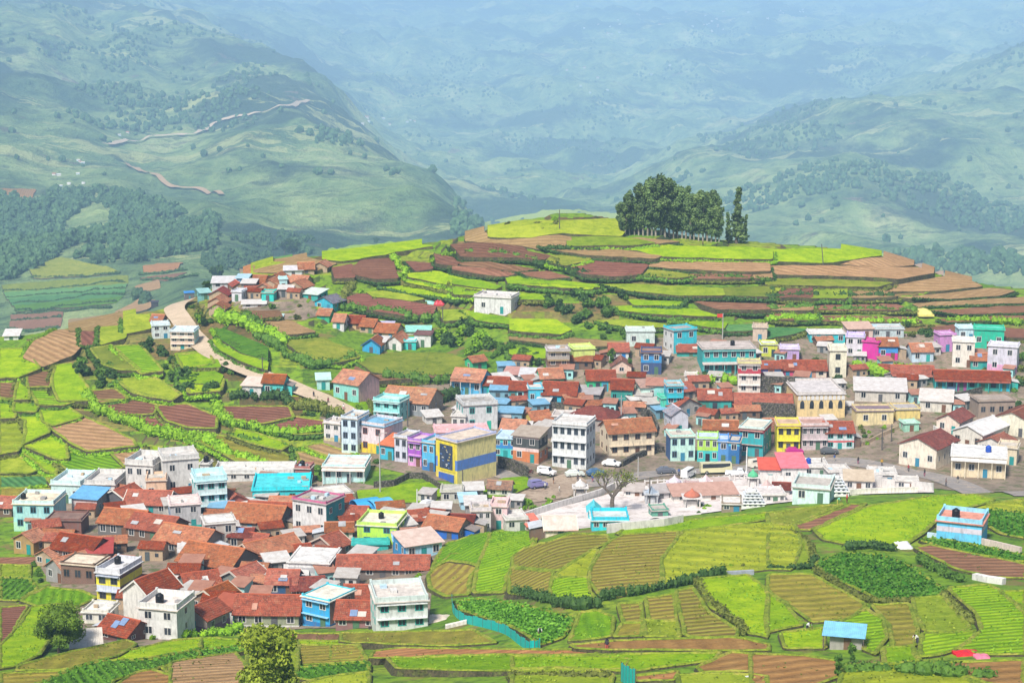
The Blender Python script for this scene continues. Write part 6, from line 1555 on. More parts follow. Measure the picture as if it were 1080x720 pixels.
h('NI', 265, 410, 90, 55, -10, 6, 'whitewashed hut with orange tiles left of the stepped row', wall=(0.696, 0.679, 0.696), rc=T4, win=1, detail=False)
h('NI', 150, 345, 100, 40, -14, 5, 'low orange roofed hut below the dark gabled house', wall=GN, rc=T4, win=1, detail=False)
h('NI', 615, 425, 110, 35, -8, 4, 'lavender sheet roof above the stepped orange roofs', wall=GR, roof='shed', rc=(0.5, 0.5, 0.68), rh=.6, win=1, detail=False)
h('MA', 998, 362, 162, 65, -18, 8, 'lone white flat roofed house on the green terraces', wall=(0.731, 0.731, 0.731), roof='flat', rc=(0.66, 0.62, 0.6), par=.5, parc=W_, st=1, win=2, sidewin=1, clutter=3)
FARH = [(280, 440, 130, 60, -8, 'lowest of the three stacked pink gable roofs', T4, 'y'), (275, 395, 140, 60, -8, 'middle of the three stacked pink gable roofs', T4, 'y'), (290, 345, 150, 70, -8, 'topmost of the three stacked pink gable roofs', (0.5, 0.14, 0.12), 'y'),
        (630, 290, 140, 60, -16, 'brown gable roof above the turquoise box of the far hamlet', T4, 'y'), (680, 265, 160, 60, -16, 'pinkish gable roof second in the far hamlet stack', T4, 'y'), (720, 225, 150, 60, -16, 'pinkish gable roof at the back of the far hamlet stack', T4, 'y'),
        (590, 235, 100, 50, -10, 'small tan roof at the upper left of the far hamlet', T4, 'x'), (870, 290, 150, 75, -26, 'red tile roof beside the far lane', T4, 'y'), (890, 235, 130, 50, -16, 'upper red tile roof of the far lane', T4, 'x'),
        (960, 135, 120, 50, 8, 'flat pinkish roof on the hamlet top edge', T4, 'x'), (1060, 125, 120, 60, -12, 'brown gabled barn on the tan ridge', T4, 'y'), (450, 280, 90, 70, 20, 'red roof between the two far stacks', (0.5, 0.14, 0.1), 'y')]
for X, Y, w, hh, r, lb, c, rg in FARH:
    h('NH', X, Y, w, hh * .7, r, 6, lb, wall=TAN, rc=c, ridge=rg, win=1, detail=False)
h('NH', 665, 345, 95, 60, -4, 5, 'turquoise box house in the middle of the far hamlet', wall=(0.03, 0.62, 0.55), roof='flat', rc=(0.5, 0.4, 0.32), par=.3, win=1, detail=False)
h('NH', 330, 245, 180, 40, 4, 7, 'wide pale sheet roof at the back left of the far hamlet', wall=(0.609, 0.609, 0.644), roof='shed', rc=(0.626, 0.626, 0.644), rh=.9, win=2, detail=False)
h('NH', 430, 345, 80, 70, -12, 5, 'whitish grey house right of the stacked pink gables', wall=(0.652, 0.661, 0.713), roof='flat', rc=(0.644, 0.661, 0.696), par=.3, win=1, detail=False)
h('NH', 785, 260, 60, 80, 10, 4, 'narrow aqua house in the far lane', wall=(0.45, 0.75, 0.78), roof='flat', rc=(0.6, 0.8, 0.82), par=.3, win=1, detail=False)
h('NH', 860, 150, 140, 40, 6, 5, 'white roofed shed on the hamlet top edge', wall=(0.652, 0.661, 0.696), roof='shed', rc=(0.661, 0.661, 0.713), rh=.6, win=1, detail=False)
h('NH', 985, 330, 130, 40, -26, 6, 'pale green sheet roof beside the far lane steps', wall=TE, roof='shed', rc=(0.62, 0.74, 0.68), rh=.8, win=1, detail=False)
h('NH', 195, 330, 75, 50, 24, 4, 'small teal sheet hut left of the stacked pink gables', wall=(0.2, 0.5, 0.5), roof='shed', rc=(0.3, 0.55, 0.55), rh=.6, win=1, detail=False)
h('NH', 470, 215, 90, 45, -6, 4, 'small blue and pink hut at the back of the far hamlet', wall=(0.3, 0.5, 0.72), roof='shed', rc=(0.4, 0.6, 0.72), rh=.6, win=1, detail=False)
h('NH', 560, 395, 180, 30, 4, 4, 'low white shed below the turquoise box house', wall=(0.679, 0.67, 0.652), roof='shed', rc=(0.661, 0.652, 0.644), rh=.5, win=2, detail=False)
h('NH', 690, 480, 170, 14, -2, 3, 'long aqua sheet roof on the tan terrace', wall=(0.45, 0.68, 0.72), roof='shed', rc=(0.5, 0.74, 0.78), rh=.4, win=0, door=False, detail=False)
h('NJ', 85, 205, 110, 30, 6, 6, 'white roofed house far left beyond the lime fields', wall=(0.696, 0.696, 0.696), roof='shed', rc=(0.679, 0.67, 0.652), rh=.8, win=1, detail=False)
h('b', 440, 95, 110, 60, -10, 6, 'whitish shed with sheet roof by the dirt road', wall=(0.7, 0.68, 0.64), roof='shed', rc=(0.72, 0.6, 0.52), rh=.9, win=1)
h('b', 555, 95, 120, 75, -8, 6, 'turquoise house with red tile roof beside the dirt road', wall=(0.1, 0.58, 0.55), rc=T2, win=2)
# dark framed mural on the left side of the striped block
for root, Wd_, D_, H_ in HOUSES:
    if 'dark framed mural' in root['label']:
        x_ = -Wd_ / 2
        mb = MB()
        fr_ = MB(); fr_.box(x_ - .10, x_ - .03, D_ * .1, D_ * .9, H_ * .28, H_ * .95); fo = fr_.build('mural_frame', M_paint((0.8, 0.64, 0.03)), root)
        pn = MB(); pn.box(x_ - .14, x_ - .103, D_ * .2, D_ * .8, H_ * .33, H_ * .9); po = pn.build('mural', M_paint((0.03, 0.05, 0.11)), fo)
        r_ = random.Random(4)
        for k in range(14):
            m_ = MB(); y_ = D_ * r_.uniform(.24, .7); z_ = H_ * (.35 + .52 * k / 14); m_.box(x_ - .16, x_ - .143, y_, y_ + D_ * r_.uniform(.04, .1), z_, z_ + H_ * .03)
            m_.build('mural_detail', M_paint(r_.choice([(0.5, 0.5, 0.52), (0.1, 0.2, 0.5), (0.5, 0.4, 0.15)])), fo)
        lo_ = MB(); lo_.box(x_ - .2, x_ - .003, D_ * .15, D_ * .85, 0, H_ * .22); lo_.build('blue_shutter', M_paint((0.05, 0.13, 0.5)), root)
# small filler huts between the houses
def shack(kind):
    r = random.Random(kind)
    w_, d_, h_ = ((3.6, 3.2, 2.2), (4.6, 3.4, 2.5), (3.0, 2.8, 2.6), (5.2, 3.0, 2.1))[kind % 4]
    root = empty('shack', (0, 0, -500))
    wc_ = (GR, TAN, AQ, BRW, (0.6, 0.58, 0.55), (0.2, 0.4, 0.5))[kind]
    b_ = MB(); b_.box(-w_ / 2, w_ / 2, 0, d_, -1.5, h_); b_.build('wall', M_paint(wc_), root)
    rb = MB()
    if kind in (1, 3):
        for sg in (-1, 1):
            lo = [(-w_ / 2 - .3, d_ / 2 + sg * (d_ / 2 + .35), h_ - .1), (w_ / 2 + .3, d_ / 2 + sg * (d_ / 2 + .35), h_ - .1), (w_ / 2 + .3, d_ / 2, h_ + .9), (-w_ / 2 - .3, d_ / 2, h_ + .9)]
            if sg > 0: lo = [lo[1], lo[0], lo[3], lo[2]]
            rb.hexa(lo, [(x, y, z + .1) for x, y, z in lo])
        rb.build('roof', M_tile((T2, T1, T5, T4)[kind]), root)
        g = MB()
        for x in (-w_ / 2, w_ / 2 - .1): g.hexa([(x, 0, h_ - .3), (x + .1, 0, h_ - .3), (x + .1, d_, h_ - .3), (x, d_, h_ - .3)], [(x, d_ / 2 - .05, h_ + .85), (x + .1, d_ / 2 - .05, h_ + .85), (x + .1, d_ / 2 + .05, h_ + .85), (x, d_ / 2 + .05, h_ + .85)])
        for f_ in g.f: pass
        rb2 = MB(); rb2.v = g.v[:8]; rb2.f = g.f[:6]; rb2.m = g.m[:6]; rb2.build('gable', M_paint(wc_), root)
        rb3 = MB(); rb3.v = g.v[8:]; rb3.f = [tuple(i - 8 for i in f) for f in g.f[6:]]; rb3.m = g.m[6:]; rb3.build('gable', M_paint(wc_), root)
    else:
        lo = [(-w_ / 2 - .3, -.4, h_ - .08), (w_ / 2 + .3, -.4, h_ - .08), (w_ / 2 + .3, d_ + .3, h_ + .5), (-w_ / 2 - .3, d_ + .3, h_ + .5)]
        rb.hexa(lo, [(x, y, z + .09) for x, y, z in lo]); rb.build('roof', M_sheet([SW, T1, (0.4, 0.2, 0.14), T1, (0.5, 0.48, 0.46), (0.2, 0.42, 0.62)][kind]), root)
        rb = MB(); rb.hexa([(-w_ / 2 + .003, .1, h_ - .2), (w_ / 2 - .003, .1, h_ - .2), (w_ / 2 - .003, d_ - .003, h_ - .2), (-w_ / 2 + .003, d_ - .003, h_ - .2)], [(-w_ / 2 + .003, .1, h_), (w_ / 2 - .003, .1, h_), (w_ / 2 - .003, d_ - .003, h_ + .45), (-w_ / 2 + .003, d_ - .003, h_ + .45)])
        rb.build('eave_wall', M_paint(wc_), root)
    put('door', win_mesh('door', (0.1, 0.12, 0.13)), root, (-w_ * .15, 0, 0), 0, (.9, 1, 1.8))
    put('window', win_mesh('dark', ()), root, (w_ * .25, 0, .9), 0, (.7, 1, .7))
    return root
SHK = [shack(k) for k in range(6)]
SHN = ['small grey shack with pale sheet roof', 'small tan shack with orange tiles', 'small aqua shack with rusty sheet roof', 'small brown shack with red tiles', 'small whitish shack with dusty sheet roof', 'small blue shack with blue sheet roof']
shk_used = set()
def in_poly(p, poly):
    x, y = p; c = False; j = len(poly) - 1
    for i in range(len(poly)):
        if (poly[i][1] > y) != (poly[j][1] > y) and x < (poly[j][0] - poly[i][0]) * (y - poly[i][1]) / (poly[j][1] - poly[i][1]) + poly[i][0]: c = not c
        j = i
    return c
for fr, poly, cnt, kinds, where in [
  ('P', [(30, 560), (110, 510), (240, 505), (330, 520), (440, 545), (450, 600), (320, 640), (200, 655), (100, 640)], 60, (0, 1, 2, 3, 1, 4, 5, 2), 'squeezed between the tile roofs of the lower village'),
  ('P', [(480, 405), (560, 385), (660, 375), (720, 380), (720, 460), (640, 470), (520, 480), (470, 450)], 44, (0, 1, 2, 3, 4, 5), 'squeezed between the houses of the middle lane'),
  ('P', [(720, 370), (880, 362), (900, 440), (880, 470), (730, 455)], 22, (0, 1, 2, 3, 4), 'squeezed between the houses above the road'),
  ('P', [(890, 360), (1060, 365), (1075, 440), (980, 440), (900, 395)], 14, (0, 1, 2, 4), 'among the houses on the right slope'),
  ('P', [(470, 520), (560, 525), (520, 556), (440, 560), (430, 530)], 9, (0, 1, 4), 'near the green patch below the square'),
  ('NH', [(420, 250), (900, 180), (1040, 280), (900, 330), (520, 330)], 8, (1, 3, 0), 'in the far hamlet')]:
    r = random.Random(cnt)
    P_ = [px(fr, X, Y) for X, Y in poly]
    k = t = 0
    while k < cnt and t < 3000:
        t += 1
        u, v = r.uniform(min(q[0] for q in P_), max(q[0] for q in P_)), r.uniform(min(q[1] for q in P_), max(q[1] for q in P_))
        if not in_poly((u, v), P_): continue
        p = at(u, v)
        if any((p.x - a) ** 2 + (p.y - b_) ** 2 < (r2 * .7 + 1.2) ** 2 for a, b_, r2 in FOOT): continue
        kd = r.choice(kinds)
        o = SHK[kd] if kd not in shk_used else copy_tree(SHK[kd]); shk_used.add(kd)
        o.location = p; o.rotation_euler = (0, 0, math.radians(r.choice((-25, -12, -5, 8, 20)) + r.uniform(-6, 6)))
        sc = r.uniform(.85, 1.2); o.scale = (sc, sc * r.uniform(.9, 1.2), sc)
        FOOT.append((p.x, p.y + 1.5, 2.4))
        tag(o, SHN[kd] + ' ' + where, 'shack', SHN[kd].split(' with')[0] + 's ' + where)
        k += 1
# water tanks on roofs
m_tank = {'black': M_plain((0.012, 0.012, 0.014), .4), 'blue': M_plain((0.02, 0.08, 0.45), .4)}
tk = MB(); tk.lathe([(.5, 0), (.55, .12), (.55, .34), (.52, .38), (.55, .42), (.55, .74), (.52, .78), (.55, .82), (.53, 1.05), (.28, 1.2), (.2, 1.22), (.2, 1.3)], 14)
tkm = {}
bpy.context.view_layer.update()
TL_ = {}
for k_, (root, a, b_, z, kind) in enumerate(TANKS):
    p = root.matrix_world @ Vector((a, b_, z))
    o = tk.build('water_tank', m_tank[kind], None, True) if kind not in tkm else bpy.data.objects.new('water_tank', tkm[kind])
    if kind in tkm: COL.objects.link(o)
    tkm[kind] = o.data
    o.location = p; s_ = 1.0 + .25 * ((k_ * 7) % 5) / 5
    o.scale = (s_, s_, s_)
    tag(o, '%s water tank on the roof of the %s' % (kind, ' '.join(root['label'].split()[:7])), 'water tank', 'water tanks on flat roofs')
# ------------------------------------------------------------------ vegetation
def leaf_mat(name, dark, mid, light, sc=0.9):
    m, nt, b = mat(name)
    p = coords(nt)
    oi = nt.nodes.new("ShaderNodeObjectInfo")
    n1 = noise_tex(nt, p, sc, 3, 0.6); n2 = noise_tex(nt, p, sc * 6, 2, 0.6)
    c = ramp(nt, n1, [(0.3, dark), (0.5, mid), (0.7, light)])
    c = mixc(nt, ramp(nt, n2, [(0.4, 0.0), (0.7, 0.6)]), c, scl(light, 1.1))
    hs = nt.nodes.new("ShaderNodeHueSaturation")
    ma = nd(nt, "ShaderNodeMapRange"); ma.inputs['To Min'].default_value = 0.75; ma.inputs['To Max'].default_value = 1.2
    nt.links.new(oi.outputs['Random'], ma.inputs[0]); nt.links.new(ma.outputs[0], hs.inputs['Value'])
    nt.links.new(c, hs.inputs['Color'])
    nt.links.new(hs.outputs[0], b.inputs['Base Color'])
    b.inputs['Roughness'].default_value = 0.7
    return m
L_DARK = leaf_mat("dark_leaves", (.018, .05, .012), (.035, .085, .018), (.07, .14, .025))
L_MID = leaf_mat("green_leaves", (.03, .085, .01), (.065, .15, .015), (.12, .23, .025))
L_LIME = leaf_mat("lime_leaves", (.06, .16, .006), (.15, .31, .01), (.28, .46, .02))
L_EUC = leaf_mat("eucalyptus_leaves", (.035, .07, .03), (.085, .15, .05), (.2, .29, .08), .3)
L_DRY = leaf_mat("dry_grass", (.10, .08, .02), (.20, .16, .04), (.30, .25, .07))
L_OLIVE = leaf_mat("olive_leaves", (.05, .07, .015), (.11, .14, .02), (.2, .22, .04))
L_YEL = leaf_mat("yellow_olive_leaves", (.05, .085, .01), (.15, .21, .018), (.32, .38, .03), .7)
L_FOR = leaf_mat("forest_canopy", (.014, .04, .02), (.035, .085, .035), (.085, .16, .06), .11)
M_BARK, nt, b = mat("bark")
n1 = noise_tex(nt, coords(nt), 2.5, 4, .7)
nt.links.new(ramp(nt, n1, [(.3, (.06, .045, .035)), (.7, (.2, .165, .13))]), b.inputs['Base Color'])
M_BARKP, nt, b = mat("pale_bark")
n1 = noise_tex(nt, coords(nt), 1.5, 4, .7)
nt.links.new(ramp(nt, n1, [(.3, (.16, .13, .1)), (.7, (.42, .38, .32))]), b.inputs['Base Color'])

def rv(r):
    while True:
        v = Vector((r.uniform(-1, 1), r.uniform(-1, 1), r.uniform(-1, 1)))
        if .05 < v.length <= 1: return v
def leaf(mb, p, s, r, up=.35, m=0):
    n = (rv(r).normalized() + Vector((0, 0, up))).normalized()
    t = n.orthogonal().normalized()
    t = (Matrix.Rotation(r.uniform(0, 6.28), 3, n) @ t)
    bq = n.cross(t)
    a = s * r.uniform(.7, 1.2); c = s * r.uniform(.45, .8)
    mb.face([p - t * a, p - bq * c + n * .1 * s, p + t * a, p + bq * c - n * .05 * s], m)
def blob(mb, c, rad, n, s, r, m=0, shell=.55, core=True):
    c = Vector(c); rad = Vector(rad)
    if core:
        k = len(mb.v); nu, nvv = 7, 4
        ph = r.uniform(0, 6)
        for j in range(nvv + 1):
            th = math.pi * j / nvv
            for i in range(nu):
                a = 2 * math.pi * i / nu + ph
                q = .68 + .1 * r.uniform(-1, 1)
                mb.v.append((c.x + rad.x * q * math.sin(th) * math.cos(a), c.y + rad.y * q * math.sin(th) * math.sin(a), c.z + rad.z * q * math.cos(th)))
        for j in range(nvv):
            for i in range(nu):
                i2 = (i + 1) % nu
                mb.f.append((k + j * nu + i, k + (j + 1) * nu + i, k + (j + 1) * nu + i2, k + j * nu + i2)); mb.m.append(m)
    for _ in range(n):
        d = rv(r).normalized() * (shell + (1 - shell) * r.random() ** .5)
        leaf(mb, c + Vector((d.x * rad.x, d.y * rad.y, d.z * rad.z)), s, r, .35, m)

def make_bush(seed, material, lumps=5, n=45, s=.3, name='bush', label=None, cat='bush'):
    r = random.Random(seed)
    t = MB()
    root = empty(name, (0, 0, -500))
    st = MB()
    for k in range(4): st.tube((0, 0, -.4), (r.uniform(-.4, .4), r.uniform(-.4, .4), .7), .05, .02, 5)
    st.build('stem', M_BARK, root)
    for k in range(lumps):
        a = r.uniform(0, 6.28); d = r.uniform(0, .75)
        q = r.uniform(.45, .75)
        blob(t, (d * math.cos(a), d * math.sin(a), r.uniform(.4, 1.0)), (q, q, q * .85), n, s, r)
    t.build('foliage', material, root)
    return root

def make_tree(seed, material, hgt, rad, kind='round', bark=M_BARK, n=60, s=.5, name='tree'):
    r = random.Random(seed)
    root = empty(name, (0, 0, -500))
    tb = MB(); cb = MB()
    lean = Vector((r.uniform(-.06, .06), r.uniform(-.06, .06), 1)) * hgt
    pts = []
    top = .95 if kind in ('euc', 'cone') else .6
    prev = Vector((0, 0, -.6)); N = 6
    r0 = hgt * (.018 if kind == 'euc' else .03)
    for i in range(1, N + 1):
        t = i / N * top
        q = lean * t + Vector((r.uniform(-.1, .1), r.uniform(-.1, .1), 0)) * hgt * .05
        tb.tube(prev, q, r0 * (1 - (i - 1) / N * .8) + .02, r0 * (1 - i / N * .8) + .02, 7)
        prev = q; pts.append((t, q))
    if kind == 'euc': lv = [(.22 + .78 * k / 17) for k in range(18)]
    elif kind == 'cone': lv = [(.12 + .86 * k / 14) for k in range(15)]
    else: lv = [r.uniform(.35, .9) for _ in range(16)]
    for k, t in enumerate(lv):
        a = r.uniform(0, 6.28)
        if kind == 'euc':
            w = rad * (.45 + .55 * math.sin(math.pi * min(1, max(0, (t - .25) / .8)))) ; d = w * r.uniform(.15, .8); q = rad * r.uniform(.3, .5); zr = q * 1.25
        elif kind == 'cone':
            w = rad * (1.08 - t); d = w * r.uniform(.1, .6); q = max(.25 * rad, w * .7); zr = q * .9
        else:
            w = rad * math.sqrt(max(.1, 1 - ((t - .62) / .45) ** 2)); d = w * r.uniform(.2, .8); q = rad * r.uniform(.32, .5); zr = q * .8
        c = lean * t + Vector((d * math.cos(a), d * math.sin(a), 0))
        base = min(pts, key=lambda e: abs(e[0] - max(.15, t - .15)))[1]
        tb.tube(base, c, r0 * .35, r0 * .1, 5, 0, False)
        blob(cb, c, (q, q, zr), n, s, r, core=True)
    tb.build('trunk', bark, root)
    cb.build('crown', material, root)
    return root

def place(proto, p, sc, label=None, group=None, cat=None, used=set(), rz=None, sz=None):
    o = proto if id(proto) not in used else copy_tree(proto)
    used.add(id(proto))
    PLACED.append(o)
    o.location = p
    o.rotation_euler = (0, 0, random.uniform(0, 6.28) if rz is None else rz)
    o.scale = (sc, sc, sz or sc)
    if 'group' in o: del o['group']
    tag(o, label, cat, group)
    return o
PLACED = []
def clear_of_houses(x, y, m=0.0):
    return all((x - a) ** 2 + (y - b_) ** 2 > (r_ * .9 + m) ** 2 for a, b_, r_ in FOOT)

# hedges: one leafy mesh along a line, on the bank under the field edge
NHEDGE = [0]
def hedge_w(line, hh, ww, material, label, group, name='hedge', n=13, s=.36, gap=.0, off=None):
    r = random.Random(NHEDGE[0]); NHEDGE[0] += 1; hh *= 1.3; ww *= 1.12; n = int(n * 1.25)
    mb = MB()
    pos = 0.0
    for i in range(len(line) - 1):
        a, b_ = Vector(line[i]), Vector(line[i + 1])
        L = (b_ - a).length
        if L < 1e-4: continue
        while pos < L:
            q = a + (b_ - a) * (pos / L)
            k = .65 + .5 * (mnoise.noise((q.x * .16, q.y * .16, 4.0)) + .5) + r.uniform(-.12, .12)
            if k > gap:
                h_ = hh * max(.35, k); w_ = ww * max(.4, k)
                z = H(q.x, q.y) + (off(q.x, q.y) if off else 0)
                blob(mb, (q.x + r.uniform(-.3, .3) * ww, q.y + r.uniform(-.3, .3) * ww, z + h_ * .42), (w_, w_, h_ * .62), n, s, r)
            pos += ww * .85
        pos -= L
    if not mb.f: return
    o = mb.build(name, material)
    tag(o, label, 'hedge', group)
    return o

HL = {'hill': ('green hedge growing along a terrace bank of the far village hill', 'hedges on the terrace banks of the hill'),
      'left': ('leafy hedge growing along a field bank of the left slope', 'hedges on the field banks of the left slope')}
def field_hedge(fi, prob, hh, ww, mats, key):
    use_land(True)
    poly = fi['poly']; n = len(poly); g = fi['g']
    gl = math.hypot(*g) or 1
    dn = (-g[0] / gl, -g[1] / gl)
    cx = sum(q[0] for q in poly) / n; cy = sum(q[1] for q in poly) / n
    run = []
    for i in range(n):
        a, b_ = poly[i], poly[(i + 1) % n]
        mx, my = (a[0] + b_[0]) / 2 - cx, (a[1] + b_[1]) / 2 - cy
        ar = sum(poly[k][0] * poly[(k + 1) % n][1] - poly[(k + 1) % n][0] * poly[k][1] for k in range(n)) if i == 0 else ar
        ex, ey = b_[0] - a[0], b_[1] - a[1]
        nx, ny = (ey, -ex) if ar > 0 else (-ey, ex)
        L = math.hypot(nx, ny) or 1
        run.append((nx * dn[0] + ny * dn[1]) / L > .35)
    k0 = next((i for i in range(n) if not run[i]), 0)
    line = []
    for j in range(1, n + 1):
        i = (k0 + j) % n
        if run[i]:
            if not line: line.append(poly[i])
            line.append(poly[(i + 1) % n])
        elif line: break
    if len(line) < 2:
        use_land(False); return
    ln = []
    for q in line:
        d = Vector((q[0] - cx, q[1] - cy)); L = d.length or 1
        ln.append((q[0] + dn[0] * .9, q[1] + dn[1] * .9))
    hedge_w(ln, hh, ww, random.choice(mats), HL[key][0], HL[key][1], n=11, s=.36, gap=prob)
    use_land(False)
random.seed(11)
for fi in FIELDS:
    x, y = fi['c'][0], fi['c'][1]
    if y > 620: continue
    u_ = 540 + x / y * F
    if y > 455 and u_ > 330:
        if fi['typ'] in 'LYOGE': field_hedge(fi, .3, 1.0, .9, [L_MID, L_DARK, L_MID, L_LIME, L_OLIVE], 'hill')
        else: field_hedge(fi, .3, .55, .6, [L_DARK, L_OLIVE, L_DARK], 'hill')
    elif y > 380 and u_ < 400:
        field_hedge(fi, .55, .9, .75, [L_MID, L_LIME, L_LIME, L_OLIVE], 'left')

def hedge_px(fr, pts, hh, ww, material, label, group=None, name='hedge', **k):
    W = [at(*px(fr, X, Y)) for X, Y in pts]
    return hedge_w([(q.x, q.y) for q in W], hh, ww, material, label, group, name, **k)
hedge_px('a', [(470, 120), (520, 190), (600, 212), (720, 255), (815, 300)], 2.6, 1.7, L_LIME, 'tall lime hedge above the tan field left of the maroon fields', n=26)
hedge_px('a', [(830, 300), (900, 310), (1000, 332), (1080, 352)], 2.6, 1.7, L_LIME, 'lime hedge running on below the maroon fields', n=26)
hedge_px('b', [(0, 318), (130, 325), (210, 355), (280, 412), (400, 455), (530, 492)], 2.6, 1.7, L_LIME, 'long lime hedge under the olive terrace above the white houses', n=26)
hedge_px('b', [(250, 160), (262, 220), (285, 245), (400, 275), (540, 300), (650, 318), (740, 305), (820, 300)], 2.6, 1.6, L_LIME, 'curving lime hedge under the maroon terrace', n=26)
hedge_px('b', [(330, 320), (450, 365), (600, 390), (680, 400)], 1.8, 1.3, L_MID, 'dark green hedge below the curving lime hedge', n=22)
hedge_px('b', [(650, 165), (750, 165), (850, 190), (925, 212)], 2.8, 1.6, L_OLIVE, 'dark scrubby hedge between the dirt road and the red soil', n=26)
hedge_px('b', [(340, 105), (480, 110), (620, 120), (660, 150)], 2.4, 1.4, L_DARK, 'dark hedge wall in front of the turquoise house by the dirt road', n=24)
hedge_px('NH', [(300, 500), (360, 515), (480, 545), (620, 600), (780, 690)], 3.2, 2.2, L_LIME, 'thick bright hedge between the tan terrace and the green strip', n=30)
hedge_px('NH', [(430, 500), (560, 540), (700, 610)], 3.0, 2.0, L_MID, 'darker hedge behind the thick bright hedge', n=30)
hedge_px('NK', [(700, 425), (800, 470), (900, 540), (1080, 610)], 1.8, 1.2, L_MID, 'hedge between the green strip and the dirt road', n=20)
hedge_px('MA', [(0, 470), (60, 500), (150, 560), (240, 600), (330, 585), (420, 560)], 2.4, 1.6, L_MID, 'dark bank hedge below the olive terrace on the left hill', n=22)
hedge_px('MA', [(350, 345), (450, 365), (560, 375), (660, 395), (760, 395)], 2.8, 1.9, L_MID, 'bushy hedge below the brown oval field', n=26)
hedge_px('MA', [(360, 320), (380, 290), (395, 262), (420, 240)], 2.0, 1.5, L_OLIVE, 'olive hedge at the left end of the brown oval field', n=20)
hedge_px('MA', [(580, 140), (600, 170), (640, 190), (600, 220)], 2.0, 1.6, L_LIME, 'yellowish hedge between the small maroon fields', n=22)
hedge_px('MA', [(740, 150), (790, 130), (860, 110)], 1.6, 1.3, L_LIME, 'pale hedge at the left tip of the big maroon field', n=22)
hedge_px('NL', [(60, 452), (230, 448), (430, 462), (600, 490), (620, 505)], 2.2, 1.7, L_MID, 'dense green hedge under the big maroon field', n=26)
hedge_px('NL', [(620, 515), (760, 535), (860, 565), (1000, 600), (1080, 610)], 2.2, 1.7, L_DARK, 'dark hedge continuing right from under the big maroon field', n=26)
hedge_px('NL', [(640, 385), (760, 392), (1000, 402), (1080, 410)], 1.5, 1.2, L_DARK, 'dark thin hedge under the tan strip of the hill top', n=18)
hedge_px('MB', [(470, 222), (620, 225), (800, 230), (1080, 235)], 2.0, 1.6, L_MID, 'long hedge below the maroon strips of the hill', n=22)
hedge_px('MR', [(0, 312), (180, 306), (400, 303), (540, 312)], 2.2, 1.6, L_DARK, 'long dark hedge below the four patch field row', n=22)
hedge_px('MR', [(0, 357), (200, 355), (420, 356), (620, 362)], 1.8, 1.4, L_MID, 'dark green hedge line under the tan strips at right', n=22)
hedge_px('MR', [(0, 402), (200, 405), (400, 410), (620, 412)], 2.2, 1.5, L_LIME, 'bright hedge line above the cyan walled house', n=22)
hedge_px('MR', [(760, 402), (900, 402), (1080, 415)], 2.0, 1.5, L_LIME, 'bright hedge line above the maroon field at right', n=22)
hedge_px('e', [(310, 235), (400, 222), (490, 232)], 2.2, 1.8, L_LIME, 'green hedge mound in front of the wide teal house', n=26)
hedge_px('g', [(190, 160), (260, 175), (340, 215)], 2.6, 2.2, L_LIME, 'green mound of shrubs above the grey sheet roofed hall', n=28)
hedge_px('g', [(230, 145), (380, 140), (560, 150)], 1.2, 1.1, L_LIME, 'low hedge above the long teal row house', n=20)
hedge_px('c', [(395, 110), (500, 120), (600, 125), (720, 130)], 3.0, 2.0, L_MID, 'high hedge between the olive field and the orange tiled house', n=28)
hedge_px('c', [(690, 240), (740, 215), (800, 200)], 3.0, 2.0, L_DARK, 'dark hedge clump left of the large white house', n=28)
hedge_px('q', [(275, 262), (340, 255), (440, 268)], 1.3, 1.0, L_DARK, 'dark hedge at the back of the leafy crop plot', n=24, s=.25)
hedge_px('q', [(520, 300), (600, 345), (660, 372)], 1.3, 1.0, L_MID, 'hedge between leafy plot and brown soil in the right foreground', n=24, s=.25)
hedge_px('q', [(170, 345), (240, 390), (320, 440), (400, 448), (500, 442)], .9, .7, L_OLIVE, 'stony green bank hedge below the leafy crop plot', n=20, s=.22)
hedge_px('q', [(610, 432), (650, 470), (700, 520)], 1.0, .8, L_OLIVE, 'bank hedge left of the striped green terrace', n=20, s=.22)
hedge_px('p', [(780, 300), (830, 390), (900, 440), (970, 490), (975, 525)], .9, .7, L_OLIVE, 'curved bank hedge left of the smooth lime terrace', n=20, s=.22)
hedge_px('p', [(10, 350), (120, 372), (200, 400), (280, 412), (370, 400)], 1.4, .8, L_DARK, 'dark hedge standing in for bank shadow above the leafy foreground plot', n=20, s=.22)  # dark leaves stand in for the shadow on the bank face
hedge_px('p', [(380, 375), (440, 362), (540, 347), (680, 317), (760, 302), (800, 287), (900, 272)], 1.5, .7, L_DARK, 'dark hedge standing in for bank shadow across the foreground terraces', n=18, s=.22)  # dark hedge carries the shadow line along these banks in its leaf colour
hedge_px('q', [(10, 330), (80, 330), (150, 325), (165, 300)], .9, .6, L_DARK, 'short dark bank at the foot of the yellow terrace', n=18, s=.22)
hedge_px('q', [(20, 202), (80, 205), (130, 228), (150, 260), (160, 300)], .8, .6, L_OLIVE, 'olive bank curving right of the yellow terrace', n=18, s=.22)
# bottom scrub
hedge_px('q', [(270, 695), (400, 690), (560, 705), (760, 712)], 1.5, 1.3, L_MID, 'dense scrub at the bottom right of the photo', n=40, s=.22)
hedge_px('p', [(0, 708), (130, 700), (260, 704), (420, 700)], .9, .8, L_OLIVE, 'dry olive scrub at the bottom middle of the photo', n=30, s=.2)
hedge_px('n', [(60, 478), (160, 470), (300, 462), (380, 440)], 1.4, 1.2, L_LIME, 'pale scrub in front of the stepped gable huts', n=30, s=.22)

